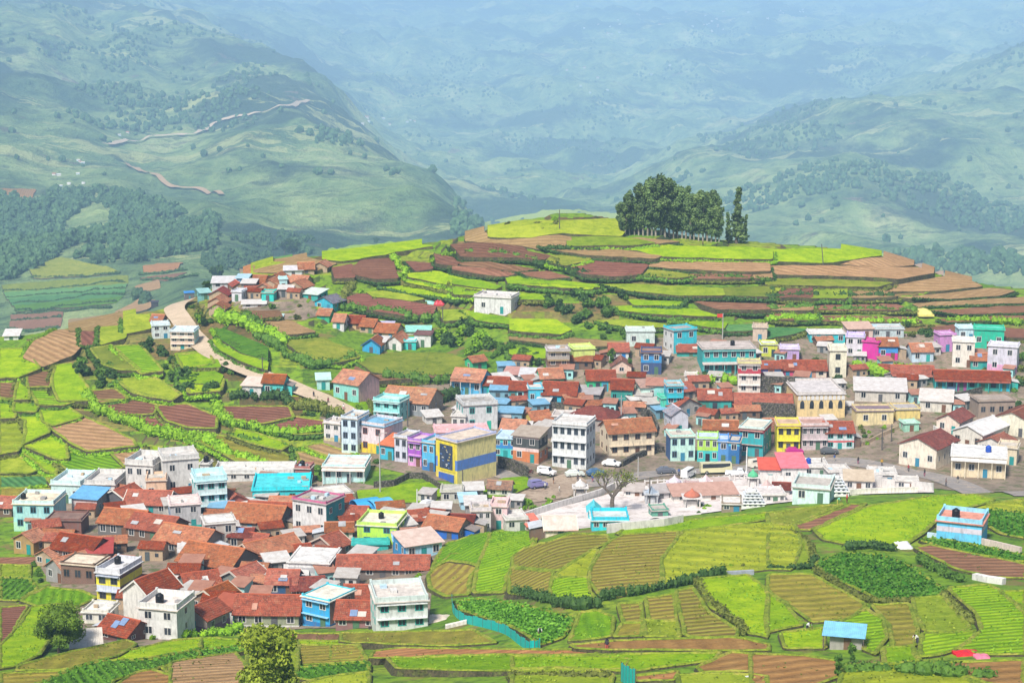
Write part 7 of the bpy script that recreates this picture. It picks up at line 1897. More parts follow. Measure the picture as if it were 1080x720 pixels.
# bush prototypes and groups
BU = {'D': [make_bush(s_, L_DARK) for s_ in (1, 2, 3)], 'M': [make_bush(s_, L_MID) for s_ in (4, 5, 6)], 'L': [make_bush(s_, L_LIME) for s_ in (7, 8)], 'O': [make_bush(s_, L_OLIVE) for s_ in (9, 10)]}
def bushes(fr, poly, count, kinds, smin, smax, label, group, seed=0, clear=True):
    r = random.Random(seed + count)
    P = [px(fr, X, Y) for X, Y in poly]
    xs = [q[0] for q in P]; ys = [q[1] for q in P]
    k = 0; tries = 0
    while k < count and tries < count * 40:
        tries += 1
        u, v = r.uniform(min(xs), max(xs)), r.uniform(min(ys), max(ys))
        if not inside((u, v), P): continue
        p = at(u, v)
        if clear and not clear_of_houses(p.x, p.y): continue
        place(r.choice(BU[r.choice(kinds)]), (p.x, p.y, p.z - .1), r.uniform(smin, smax) * .66, label, group, 'bush')
        k += 1
bushes('MB', [(130, 290), (320, 250), (440, 270), (480, 300), (400, 380), (330, 440), (230, 420), (160, 340)], 22, 'DMM', 1.6, 3.0, 'dark shrub in the thicket cutting across the hill terraces', 'shrubs of the hill thicket', 1)
bushes('MB', [(370, 410), (480, 430), (640, 430), (640, 470), (480, 500), (380, 470)], 14, 'DM', 1.2, 2.2, 'shrub around the pale mint block below the hill', 'shrubs around the mint block', 2)
bushes('MA', [(740, 420), (900, 400), (1000, 440), (1060, 520), (1000, 570), (900, 540), (780, 500)], 20, 'DML', 1.8, 3.2, 'leafy shrub in the thicket right of the white cube house', 'shrubs right of the white cube house', 3)
bushes('d', [(60, 40), (180, 20), (380, 90), (380, 170), (240, 180), (140, 160)], 16, 'DMM', 1.2, 2.4, 'dark shrub on the slope above the lane of red roofs', 'shrubs above the lane of red roofs', 4)
bushes('ML', [(310, 590), (370, 540), (480, 590), (520, 640), (500, 680), (380, 680), (340, 650)], 18, 'DMM', 1.4, 2.8, 'dark shrub in the gully between the left terraces', 'shrubs in the left gully', 5)
bushes('ML', [(600, 520), (660, 470), (700, 540), (780, 600), (800, 680), (740, 690), (680, 600)], 14, 'DM', 1.4, 2.8, 'dark shrub on the bank below the ribbed house', 'shrubs below the ribbed house', 6)
bushes('NK', [(560, 450), (700, 520), (860, 640), (980, 720), (800, 720), (640, 600)], 14, 'DMO', 1.0, 1.8, 'small shrub along the lower side of the dirt road', 'shrubs below the dirt road', 7)
bushes('NK', [(470, 180), (580, 130), (620, 250), (640, 380), (560, 300)], 10, 'LMO', 1.0, 1.8, 'shrub between the dirt road and the stacked pink gables', 'shrubs beside the far hamlet', 8)
bushes('NL', [(350, 170), (460, 170), (470, 250), (350, 240)], 6, 'O', 1.2, 2.0, 'dry olive shrub on the grassy hill top', 'shrubs on the hill top', 9)
bushes('NL', [(620, 130), (760, 120), (800, 250), (620, 270)], 14, 'OLO', 1.2, 2.4, 'yellowish shrub beside the pole on the hill top', 'shrubs beside the hill top pole', 10)
bushes('b', [(-40, -20), (180, 20), (270, 100), (230, 170), (120, 120), (40, 60)], 16, 'DDM', 1.8, 3.2, 'big dark shrub above the red soil fields', 'shrubs above the red soil fields', 11)
bushes('g', [(800, 130), (880, 110), (900, 160), (840, 170)], 4, 'MO', .8, 1.3, 'shrub before the cream white house at the hill foot', 'shrubs at the right hill foot', 12)
bushes('MR', [(580, 400), (700, 420), (700, 500), (600, 490)], 12, 'DOM', 1.0, 2.0, 'scrub on the slope left of the mauve house', 'scrub left of the mauve house', 13)
bushes('MR', [(1010, 560), (1080, 540), (1080, 690), (1030, 640)], 10, 'DOM', 1.0, 2.0, 'scrub at the right edge beside the white lilac house', 'scrub at the right edge', 14)
bushes('g', [(180, 480), (360, 430), (400, 480), (220, 560)], 9, 'LOM', .8, 1.4, 'small shrub on the bank below the cream annex', 'shrubs below the cream annex', 15)
bushes('g', [(580, 510), (700, 560), (720, 590), (620, 560)], 8, 'LM', .6, 1.1, 'garden shrub between the two long church buildings', 'shrubs between the church buildings', 16)
bushes('g', [(380, 620), (560, 560), (420, 650)], 4, 'LO', .5, .9, 'low shrub left of the maroon roofed house', 'shrubs left of the maroon roof', 17)
bushes('e', [(320, 400), (440, 400), (470, 450), (300, 460)], 8, 'DM', .9, 1.5, 'garden shrub behind the orange roofed shop row', 'shrubs behind the shop row', 18)
bushes('MA', [(480, 120), (860, 60), (900, 40), (1080, 20), (1080, 40), (860, 90)], 0, 'O', 1, 2, 'x', 'x', 19)
bushes('h', [(240, 350), (420, 320), (500, 340), (420, 390), (250, 415)], 20, 'LLM', .7, 1.3, 'bright banana like shrub beside the white courtyard wall', 'shrubs beside the courtyard wall', 20)
bushes('i', [(880, 220), (980, 230), (980, 260), (900, 265)], 6, 'DL', .8, 1.4, 'shrub in the white temple compound', 'shrubs in the temple compound', 21)
bushes('i', [(280, 385), (370, 380), (360, 425), (285, 425)], 6, 'LM', .7, 1.1, 'round lime shrub at the crest below the court', 'shrubs at the crest below the court', 22)
bushes('l', [(140, 640), (480, 640), (480, 690), (200, 700)], 10, 'LOM', .5, .9, 'small shrub in the yard below the red roofed barn', 'shrubs below the red roofed barn', 23)
bushes('b', [(800, 470), (840, 460), (830, 560), (790, 540)], 6, 'DM', .8, 1.4, 'shrub beside the pinkish stair tower', 'shrubs beside the stair tower', 24)
bushes('m', [(740, 440), (870, 460), (870, 500), (750, 500)], 4, 'L', .8, 1.2, 'lime shrub in front of the cream white tank house', 'shrubs before the tank house', 25, False)
bushes('n', [(330, 380), (420, 370), (430, 450), (350, 450)], 5, 'MD', .9, 1.3, 'dark shrub at the corner of the wide rust roof', 'shrubs at the wide rust roof', 26, False)
bushes('j', [(160, 560), (220, 600), (230, 700), (170, 640)], 6, 'DM', .6, 1.0, 'shrub beside the steep orange roof at the field edge', 'shrubs beside the steep orange roof', 27)
bushes('p', [(870, 180), (980, 170), (990, 240), (860, 240)], 5, 'OL', .35, .7, 'tiny shrub on the yellow green terrace', 'tiny shrubs on the yellow terrace', 28)
bushes('MA', [(540, 60), (720, 60), (700, 80), (560, 75)], 0, 'O', 1, 2, 'x', 'x')
bushes('ML', [(840, 330), (900, 330), (960, 430), (900, 460)], 8, 'DML', .9, 1.6, 'shrub at the roadside by the dirt road bend', 'shrubs at the road bend', 29)
bushes('b', [(690, 170), (900, 200), (900, 225), (690, 200)], 8, 'DO', .8, 1.5, 'scrubby shrub on the bank below the dirt road', 'shrubs on the road bank', 30)

bushes('P', [(480, 395), (600, 372), (700, 365), (735, 380), (730, 450), (640, 465), (520, 470)], 10, 'MLD', 1.2, 2.0, 'garden shrub between the houses of the middle lane', 'shrubs between the middle houses', 31)
bushes('P', [(735, 370), (880, 365), (900, 400), (880, 440), (740, 440)], 7, 'MLD', 1.2, 2.0, 'garden shrub between the houses above the road', 'shrubs between the houses above the road', 32)
bushes('P', [(890, 365), (1070, 370), (1075, 440), (1000, 445), (905, 400)], 10, 'MLD', 1.2, 2.1, 'garden shrub among the houses on the right slope', 'shrubs among the right slope houses', 33)
bushes('P', [(335, 440), (440, 410), (470, 440), (450, 500), (345, 490)], 6, 'MLD', 1.1, 1.8, 'garden shrub around the colourful row', 'shrubs around the colourful row', 34)
bushes('P', [(225, 300), (345, 290), (450, 350), (450, 380), (330, 345)], 10, 'MLO', 1.2, 2.1, 'garden shrub around the far hamlet lanes', 'shrubs around the far hamlet lanes', 35)
# trees
EU = [make_tree(s_, L_EUC, 18, 3.3, 'euc', M_BARKP, 100, .46, 'eucalyptus_tree') for s_ in (21, 22, 23)]
random.seed(5)
GX = [(150, 400, 34), (175, 405, 42), (205, 405, 47), (235, 408, 42), (262, 410, 52), (290, 412, 56), (318, 412, 60), (345, 412, 62), (370, 415, 58), (400, 415, 66), (428, 418, 64), (455, 420, 62), (482, 425, 58), (508, 428, 56),
      (535, 430, 54), (560, 434, 56), (588, 438, 50), (612, 440, 48), (640, 444, 52), (668, 446, 54), (695, 448, 55), (722, 450, 52), (748, 452, 46), (770, 455, 40), (330, 400, 58), (415, 402, 60), (500, 415, 52), (600, 425, 46), (690, 435, 50)]
for X, Y, hp in GX:
    p = at(*px('NM', X, Y))
    sc = hp * .92 / px_per_m(p) / 18
    place(random.choice(EU), p, sc * random.uniform(1.0, 1.12), 'tall eucalyptus tree standing in the dense grove on the hill top', 'eucalyptus grove on the hill top', 'tree', sz=sc)
CY = make_tree(31, L_EUC, 18, 2.9, 'cone', M_BARK, 60, .6, 'pine_tree')
for X, Y, hp, lb in ((880, 462, 58, 'slender dark pine standing tallest at the right end of the grove'), (835, 460, 32, 'short dark pine between the grove and the slender pine'), (925, 448, 28, 'small thin pine at the far right end of the grove')):
    p = at(*px('NM', X, Y)); sc = hp * 1.0 / px_per_m(p) / 18
    place(CY, p, sc * 1.15, lb, None, 'tree', sz=sc)
L_FRESH = leaf_mat('fresh_leaves', (.045, .10, .008), (.10, .19, .012), (.20, .31, .022), .7)
RT = make_tree(41, L_FRESH, 8, 4.3, 'round', M_BARK, 300, .2, 'round_tree')
p = at(*px('m', 320, 560)); s_ = px_per_m(p)
place(RT, p, 52 / s_ / 7.6, 'round bushy green tree beside the half built white shed', None, 'tree')
OT = make_tree(42, L_YEL, 8, 2.7, 'round', M_BARK, 330, .17, 'foreground_tree')
p = at(*px('P', 281, 768)); s_ = px_per_m(p)
place(OT, p, 114 / s_ / 7.6, 'yellow olive tree rising from the bottom edge in front of the terraces', None, 'tree')
RT2 = make_tree(43, L_DARK, 7, 2.6, 'round', M_BARK, 70, .4, 'round_tree')
for u, v, hp, lb in ((310, 272, 20, 'dark pine like tree on the skyline above the far hamlet'), (397, 258, 8, 'small dark tree on the pale green skyline field'), (228, 300, 20, 'dark tree at the left end of the far hamlet'), (218, 308, 12, 'low dark tree beside the hamlet path'),
                     (408, 664, 18, 'small green tree in front of the white house at the field edge'), (215, 345, 10, 'small tree by the house at the far dirt road'), (300, 268, 14, 'rounded dark tree left of the skyline pine'), (653, 500, 0, '')):
    if not hp: continue
    p = at(u, v); s_ = px_per_m(p)
    place(RT2, p, hp / s_ / 6.6, lb, None, 'tree')
PT = make_tree(44, L_MID, 6, 1.3, 'euc', M_BARK, 34, .3, 'small_tree')
for u, v, hp, lb in ((645, 388, 20, 'thin palm like tree beside the small red tiled house'), (898, 700, 22, 'small dark sapling beside the blue roofed shed'), (884, 716, 26, 'leafy sapling in front of the blue roofed shed'), (664, 392, 14, 'thin tree in the lane above the turquoise balconies')):
    p = at(u, v); s_ = px_per_m(p)
    place(PT, p, hp / s_ / 6, lb, None, 'tree')
# bare tree in the court
def bare_tree():
    r = random.Random(3)
    root = empty('bare_tree', at(646, 541))
    tb = MB(); cb = MB()
    def grow(a, d, L, rad, depth):
        n = 3; p = a
        for i in range(n):
            d = (d + rv(r) * .22 + Vector((0, 0, .06))).normalized()
            q = p + d * L / n
            tb.tube(p, q, rad * (1 - .25 * i / n), rad * (1 - .25 * (i + 1) / n), 7, 0, False)
            p = q
        if depth == 0:
            blob(cb, p, (.95, .95, .8), 11, .22, r, core=False); return
        for k in range(3 if depth > 1 else 2):
            ang = r.uniform(0, 6.28)
            nd_ = (d * .8 + Vector((math.cos(ang), math.sin(ang), .25)) * .75).normalized()
            grow(p, nd_, L * .68, rad * .58, depth - 1)
        if depth == 2: blob(cb, p, (.7, .7, .6), 8, .2, r, core=False)
    grow(Vector((0, 0, -.4)), Vector((.05, 0, 1)), 3.8, .55, 4)
    tb.build('trunk', M_BARK, root); cb.build('crown', L_OLIVE, root)
    tag(root, 'gnarled sparse leaved tree with thick trunk in the white court', 'tree')
bare_tree()

# far woods: one mass each, far below and across the valley
def far_wood(name, label, n, test, smin, smax, seed, area, sub=2):
    r = random.Random(seed)
    mb = MB()
    ico = bmesh.new(); bmesh.ops.create_icosphere(ico, subdivisions=sub, radius=1.0)
    iv = [v.co.copy() for v in ico.verts]; iff = [tuple(v.index for v in f.verts) for f in ico.faces]; ico.free()
    k = 0; t = 0
    while k < n and t < n * 30:
        t += 1
        u, v = r.uniform(area[0], area[2]), r.uniform(area[1], area[3])
        p = at(u, v)
        if p.y < 800 or not test(p, u, v, r): continue
        s_ = r.uniform(smin, smax); o = r.uniform(0, 100)
        base = len(mb.v)
        for q in iv:
            d = 1 + .5 * mnoise.noise((q.x * 1.7 + o, q.y * 1.7, q.z * 1.7)) + .38 * mnoise.noise((q.x * 4.5 + o, q.y * 4.5, q.z * 4.5))
            mb.v.append((p.x + q.x * s_ * d, p.y + q.y * s_ * d, p.z + s_ * .75 + q.z * s_ * 1.15 * d))
        for f in iff: mb.f.append(tuple(base + i for i in f)); mb.m.append(0)
        k += 1
    o = mb.build(name, L_FOR)
    o['kind'] = 'stuff'; o['label'] = label; o['category'] = 'wood'
for k, (pts, mt) in enumerate([([(20, 270), (280, 255), (530, 233)], L_DARK), ([(30, 300), (280, 280), (525, 260)], L_DARK), ([(50, 327), (280, 305), (520, 286)], L_DARK), ([(70, 352), (280, 335), (490, 314)], L_DARK), ([(140, 212), (300, 208), (510, 196)], L_DARK),
    ([(50, 398), (150, 390), (255, 381)], L_DARK), ([(60, 372), (200, 362), (470, 340)], L_DARK), ([(590, 200), (700, 195), (790, 180)], L_DARK), ([(600, 225), (720, 222), (830, 205)], L_DARK), ([(40, 430), (150, 440), (240, 425)], L_DARK)]):
    hedge_px('ML', pts, 2.0, 2.0, mt, 'dark hedge line between the striped terraces far left below the forest', 'hedge lines of the far left terraces', n=7, s=.9)
POLYF = [(0, 205), (40, 200), (110, 200), (170, 215), (230, 235), (225, 262), (150, 275), (60, 272), (0, 300)]
far_wood('far_forest', 'dark forest on the lower left valley side', 1250, lambda p, u, v, r: inside((u, v), POLYF) and mnoise.noise((p.x * .012, p.y * .005, 3)) > -.16, 2.6, 7.0, 1, (0, 195, 235, 300), 3)
far_wood('valley_trees', 'scattered trees in the valley below the left ridge', 260, lambda p, u, v, r: mnoise.noise((p.x * .01, p.y * .006, 2)) > .05 and not (u < 145 and 282 < v < 352) and not (145 < u < 215 and 270 < v < 312), 2.2, 5, 2, (0, 250, 330, 352), 3)
def patchy(p, u, v, r):
    g = mnoise.fractal((p.x * .0019, p.y * .0011, 7.0), 1.0, 2.0, 6)
    return (g > .2 or r.random() < .03) and not (u < 480 and v > 185)
far_wood('hillside_woods', 'woods scattered over the far blue hillsides', 4200, patchy, 3.2, 7.5, 3, (-150, -15, 1230, 290))

FH = []
for k, (wc_, rc_) in enumerate((((.8, .78, .76), (.72, .7, .7)), ((.74, .7, .66), (.45, .2, .14)), ((.6, .72, .78), (.7, .66, .6)))):
    root = empty('far_house', (0, 0, -500))
    b_ = MB(); b_.box(-7, 7, -4, 4, -3, 6); b_.build('wall', M_paint(wc_), root)
    rb_ = MB()
    for sg in (-1, 1):
        lo = [(-7.6, sg * 4.8, 5.7), (7.6, sg * 4.8, 5.7), (7.6, 0, 8), (-7.6, 0, 8)]
        if sg > 0: lo = [lo[1], lo[0], lo[3], lo[2]]
        rb_.hexa(lo, [(x, y, z + .4) for x, y, z in lo])
    rb_.build('roof', M_plain(rc_, .8), root)
    FH.append(root)
fh_used = set()
for fr, x0_, x1_, y0_, y1_, cnt, where in [('TR', 0, 160, 20, 110, 16, 'at the top right of the far valley'), ('TR', 200, 420, 30, 70, 12, 'at the far right of the valley floor'), ('TM', 700, 1060, 20, 110, 12, 'in the upper middle of the far valley'), ('TM', 60, 240, 370, 400, 8, 'on the pale knoll in the middle of the valley'), ('TM', 640, 1080, 200, 300, 8, 'beside the far valley fields'), ('TL', 170, 270, 510, 600, 10, 'among the trees of the left hillside'), ('TL', 370, 420, 415, 445, 3, 'beside the valley road'), ('TL', 830, 1000, 0, 10, 5, 'on the ridge at the top')]:
    r = random.Random(cnt * 7 + x0_)
    for _ in range(cnt):
        p = at(*px(fr, r.uniform(x0_, x1_), r.uniform(y0_, y1_)))
        k = r.randrange(3); o = FH[k] if k not in fh_used else copy_tree(FH[k]); fh_used.add(k)
        sc = r.uniform(.5, .85) * min(1.3, max(.6, p.y / 6000)); o.location = p; o.scale = (sc, sc, sc); o.rotation_euler = (0, 0, r.uniform(-.5, .5))
        tag(o, 'tiny pale house ' + where, 'house', 'tiny houses ' + where)
# ------------------------------------------------------------------ compound, walls, towers
def wall_px(fr, pts, hm, t, c, label, name='boundary_wall', cat='wall', found=1.0, dmin=0, stone=False, closed=False):
    W = [at(*px(fr, X, Y), 0, dmin) for X, Y in pts]
    line = [(q.x, q.y) for q in W]
    mb = MB()
    for i in range(len(line) - 1):
        a, b_ = Vector(line[i]), Vector(line[i + 1])
        d = b_ - a; L = d.length
        if L < .05: continue
        n = max(1, int(L / 3)); tv = d / L; nv = Vector((-tv.y, tv.x)) * t / 2
        for k in range(n):
            p0 = a + d * (k / n); p1 = a + d * ((k + 1) / n)
            z0, z1 = H(p0.x, p0.y), H(p1.x, p1.y)
            lo = [(p0.x - nv.x, p0.y - nv.y, z0 - found), (p1.x - nv.x, p1.y - nv.y, z1 - found), (p1.x + nv.x, p1.y + nv.y, z1 - found), (p0.x + nv.x, p0.y + nv.y, z0 - found)]
            hi = [(x, y, (z0 if j in (0, 3) else z1) + hm) for j, (x, y, z) in enumerate(lo)]
            mb.hexa(lo, hi)
    m = M_STONE if stone else M_paint(c)
    o = mb.build(name, m)
    tag(o, label, cat)
    return line
M_STONE, nt, b = mat("dry_stone")
p_ = coords(nt)
vo = nd(nt, "ShaderNodeTexVoronoi", i_Scale=2.2); nt.links.new(p_, vo.inputs['Vector'])
n1 = noise_tex(nt, p_, 1.2, 4, .7)
c_ = ramp(nt, vo.outputs['Distance'], [(.15, (.2, .18, .16)), (.6, (.05, .045, .04))])
c_ = mixc(nt, ramp(nt, n1, [(.45, 0.0), (.65, .7)]), c_, (.1, .1, .05))
nt.links.new(c_, b.inputs['Base Color']); bump(nt, b, vo.outputs['Distance'], .8, .15)

sheet('P', [(556, 546), (600, 532), (640, 521), (700, 508), (790, 500), (840, 505), (880, 503), (985, 514), (985, 519), (900, 521), (850, 527), (800, 532), (740, 541), (680, 551), (640, 556), (600, 558), (560, 556)], m_conc, 'temple_court', .3, smooth=0)
WHT = (.68, .65, .63)
wall_px('P', [(553, 548), (590, 536), (633, 523)], 1.6, .4, WHT, 'long white courtyard wall slanting up from the fields beside the banana like shrubs')
wall_px('P', [(633, 523), (648, 516), (668, 512)], 1.6, .4, (.74, .70, .66), 'short white wall piece behind the bare tree')
wall_px('P', [(885, 511), (905, 511), (930, 514)], 2.6, .4, WHT, 'tall blank white compound wall left of the road bend', cat='wall')
wall_px('P', [(930, 514), (958, 516), (984, 519)], 2.0, .4, WHT, 'long white compound wall ending at the road bend')
wall_px('P', [(790, 512), (835, 514)], 2.6, .4, WHT, 'white wall between the red roofed cottage and the aqua prayer hall')
wall_px('P', [(850, 503), (884, 503)], 3.0, .4, (.82, .80, .78), 'white wall behind the second temple tower')
wall_px('P', [(888, 523), (925, 521), (968, 520)], 1.4, .3, (.80, .76, .70), 'low whitewashed wall along the crest below the long compound wall')
wall_px('P', [(720, 552), (700, 556), (640, 562)], 1.6, .35, WHT, 'white court wall along the crest of the foreground hill')
wall_px('c', [(690, 700), (600, 640), (520, 640), (440, 680), (330, 690)], 1.4, .4, TAN, 'rough stone wall between the green patch and the colourful row', stone=True)
wall_px('h', [(130, 175), (200, 190), (290, 235)], 3.0, .5, DG, 'dark retaining wall under the parked motorbikes', stone=True)
wall_px('d', [(190, 400), (300, 360), (420, 365), (500, 370)], 1.8, .5, DG, 'stone retaining wall below the lane of red roofs', stone=True)
wall_px('d', [(690, 360), (780, 365), (880, 385), (940, 420)], 2.2, .5, DG, 'dark stone terrace wall above the cream house', stone=True)
wall_px('d', [(945, 400), (975, 430), (995, 480), (985, 520)], 1.6, .5, TAN, 'curved stone wall of the steep lane', stone=True)
wall_px('d', [(800, 680), (870, 640), (960, 605), (1030, 600)], 1.4, .8, DG, 'rubble wall below the cream house', stone=True)
wall_px('e', [(580, 405), (700, 410), (815, 415)], 3.6, .5, DG, 'dark retaining wall under the yellow and teal shop fronts', stone=True)
wall_px('e', [(625, 280), (720, 285), (812, 290)], 4.6, .5, DG, 'dark grey retaining wall right of the narrow tower house', stone=True)
wall_px('g', [(600, 300), (720, 330), (850, 300)], 2.6, .5, DG, 'dark retaining wall below the right half of the teal row house', stone=True)
wall_px('g', [(590, 480), (650, 520), (725, 590)], 1.2, .35, WHT, 'white garden wall between the two long church buildings')
wall_px('g', [(200, 570), (300, 520), (400, 475)], 1.0, .3, TAN, 'low earth wall on the bank below the cream annex')
wall_px('g', [(905, 420), (960, 500), (1050, 600)], 1.2, .35, (.74, .72, .62), 'pale garden wall left of the long cream house')
wall_px('NO', [(800, 440), (900, 462), (1060, 500)], 1.0, .4, (.70, .58, .52), 'pinkish stone wall right of the sky blue house')
wall_px('NO', [(470, 400), (540, 410)], .9, .4, (.55, .72, .85), 'little pale blue wall left of the sky blue house')
wall_px('q', [(712, 362), (760, 372), (815, 380)], .9, .9, (.8, .78, .76), 'white plastic wrapped bank between striped terrace and brown soil')
wall_px('p', [(905, 268), (1020, 262)], .7, .5, (.35, .38, .45), 'pale stone facing on the bank above the smooth lime terrace')
wall_px('o', [(565, 425), (620, 412), (680, 398)], .6, .6, (.78, .74, .68), 'white concrete slab wall at the teal net fence')
wall_px('n', [(1075, 430), (1180, 400), (1260, 420)], .5, .4, (.6, .55, .45), 'rubble edge beside the white house at the field edge', stone=True)

# concrete rail fence with gaps along the court
def rail_fence(fr, pts, label, hm=1.5, step=1.4, c=WHT):
    W = [at(*px(fr, X, Y)) for X, Y in pts]
    root = empty('rail_fence', W[0]); o0 = W[0]
    tag(root, label, 'fence')
    rb = MB(); prev = None; k = 0
    ln = spline([(q.x, q.y) for q in W], 6); acc = 0
    for i in range(len(ln) - 1):
        a, b_ = Vector(ln[i]), Vector(ln[i + 1]); L = (b_ - a).length
        za, zb_ = H(*a) - o0.z, H(*b_) - o0.z
        d = (b_ - a) / max(L, .01); n = Vector((-d.y, d.x)) * .1
        for z0, z1 in ((-.6, .35), (hm - .2, hm)):
            lo = [(a.x - n.x - o0.x, a.y - n.y - o0.y, za + z0), (b_.x - n.x - o0.x, b_.y - n.y - o0.y, zb_ + z0), (b_.x + n.x - o0.x, b_.y + n.y - o0.y, zb_ + z0), (a.x + n.x - o0.x, a.y + n.y - o0.y, za + z0)]
            dz = z1 - z0
            rb.hexa(lo, [(x, y, z + dz) for x, y, z in lo])
        while acc < L and k < 95:
            q = a + d * acc; z = H(*q) - o0.z
            pb = MB(); pb.box(q.x - .15 - o0.x, q.x + .15 - o0.x, q.y - .15 - o0.y, q.y + .15 - o0.y, z - .3, z + hm + .15)
            pb.build('post', M_paint(c), root); k += 1
            acc += step
        acc -= L
    rb.build('rail', M_paint(c), root)
rail_fence('i', [(0, 275), (120, 270), (300, 262), (450, 248), (560, 235)], 'long white railed fence between the court and the asphalt road')

def gopuram(p, hm, bw, label, c=(.66, .70, .76), c2=(.82, .82, .82)):
    root = empty('temple_tower', p); tag(root, label, 'temple tower')
    r = random.Random(int(p.x))
    bb = MB(); bb.box(-bw / 2, bw / 2, -bw / 2, bw / 2, -1, hm * .22); bb.build('base', M_paint(c2), root)
    n = 5; z = hm * .22
    for i in range(n):
        w = bw * (.98 - .13 * i); hh = hm * .14 * (1 - .05 * i)
        tb = MB(); tb.box(-w / 2, w / 2, -w / 2, w / 2, z + .003, z + hh * .78); tb.box(-w / 2 - .2, w / 2 + .2, -w / 2 - .2, w / 2 + .2, z + hh * .78, z + hh)
        t = tb.build('tier', M_paint(c if i % 2 else c2), root)
        k = 4 - i // 2
        for j in range(k):
            for sx, sy, rz in ((0, -1, 0), (1, 0, math.pi / 2), (-1, 0, -math.pi / 2)):
                tt = (-.5 + (j + .5) / k) * w * .9
                put('niche', win_mesh('dark', ()), t, (tt if sy else sx * w / 2, sy * w / 2 if sy else tt, z + hh * .12), rz, (w / k * .45, 1, hh * .55))
        z += hh
    fb = MB()
    fb.lathe([(bw * .2, z), (bw * .23, z + hm * .04), (bw * .16, z + hm * .1), (.12, z + hm * .13), (.16, z + hm * .15), (.02, z + hm * .2)], 12)
    fb.build('finial', M_paint(c2), root, True)
q = at(*px('i', 578, 385)); gopuram(q, 88 / 5.143 / px_per_m(q) * 1.25, 5.0, 'pale grey stepped temple tower nearest the foreground crest')
q = at(*px('i', 1028, 322)); gopuram(q, 100 / 5.143 / px_per_m(q) * 1.2, 5.2, 'bluish white stepped temple tower right of the aqua prayer hall', (.70, .74, .80))
def shrine(fr, X, Y, w, c, c2, label, dome=True):
    p = at(*px(fr, X, Y)); root = empty('pavilion', p); tag(root, label, 'pavilion')
    for sx in (-1, 1):
        for sy in (-1, 1):
            b_ = MB(); b_.box(sx * w * .42 - .14, sx * w * .42 + .14, sy * w * .42 - .14, sy * w * .42 + .14, -.6, 2.3); b_.build('pillar', M_paint(c2), root)
    s_ = MB(); s_.box(-w * .58, w * .58, -w * .58, w * .58, 2.303, 2.5); s_.build('roof', M_paint(c2), root)
    d = MB(); d.lathe([(w * .5, 2.503), (w * .45, 2.9), (w * .3, 3.3), (w * .1, 3.7), (.06, 4.2)] if dome else [(w * .5, 2.503), (w * .1, 3.6), (.05, 3.9)], 10 if dome else 4); d.build('dome', M_paint(c), root, dome)
    cb = MB(); cb.box(-w * .3, w * .3, -w * .3, w * .3, -.5, 1.6); cb.build('cella', M_paint(c2), root)
shrine('i', 255, 385, 3.6, (.52, .16, .10), WHT, 'small pavilion with brownish red dome in the white court')
shrine('i', 160, 310, 3.0, (.68, .60, .68), (.72, .66, .72), 'small lilac grey pavilion at the left of the white court')
shrine('i', 330, 300, 2.6, (.72, .56, .58), (.78, .72, .72), 'small pinkish pavilion in the middle of the white court', False)
h('i', 1060, 250, 130, 55, 6, 5, 'small white flat house right of the blue tank house in the compound', wall=WHT, roof='flat', rc=RW, par=.4, win=2, clutter=2)
h('i', 1160, 300, 150, 60, -8, 6, 'white house with tan sheet roof behind the low crest wall', wall=WHT, roof='shed', rc=(.6, .5, .38), rh=.7, win=3)
h('i', 1290, 270, 150, 60, -6, 6, 'white flat roofed house inside the long compound wall', wall=WHT, roof='flat', rc=RW, par=.3, win=2, clutter=3)
h('i', 1420, 290, 120, 45, -10, 4, 'low white outhouse near the end of the compound wall', wall=WHT, roof='flat', rc=(.66, .62, .58), par=.2, win=2)
h('i', 90, 345, 90, 40, 10, 4, 'tiny grey shed at the left of the white court', wall=(.5, .48, .5), roof='shed', rc=(.45, .42, .42), rh=.6, win=1)
h('i', 245, 310, 80, 36, -12, 4, 'tiny pink shed behind the red domed pavilion', wall=(.6, .45, .45), roof='flat', rc=(.5, .36, .34), par=.2, win=1)
h('i', 415, 318, 110, 40, 6, 5, 'low lilac shed behind the brownish sheet roofs of the court', wall=(.5, .45, .52), roof='shed', rc=(.55, .42, .38), rh=.7, win=2)
h('i', 740, 325, 90, 40, -8, 4, 'small maroon roofed shed left of the aqua prayer hall', wall=WHT, rc=T3, win=1)
h('h', 1010, 440, 90, 36, 8, 4, 'small green shuttered hut at the crest of the court', wall=(.1, .35, .25), roof='flat', rc=(.5, .46, .42), par=.2, win=1)
h('h', 860, 330, 100, 34, -10, 4, 'low white rest shed beside the sparse leaved tree', wall=WHT, roof='shed', rc=(.5, .45, .42), rh=.6, win=2)
shrine('i', 585, 275, 2.4, (.1, .5, .25), WHT, 'tiny pavilion with green top behind the nearest temple tower')
shrine('i', 660, 330, 2.6, (.6, .42, .40), (.7, .68, .72), 'small rusty capped pavilion right of the nearest temple tower', False)
shrine('h', 960, 365, 2.8, (.35, .42, .52), (.5, .52, .55), 'small blue grey pavilion beside the pole in the white court', False)
shrine('h', 575, 330, 3.0, WHT, WHT, 'white gate pavilion where the square meets the court')

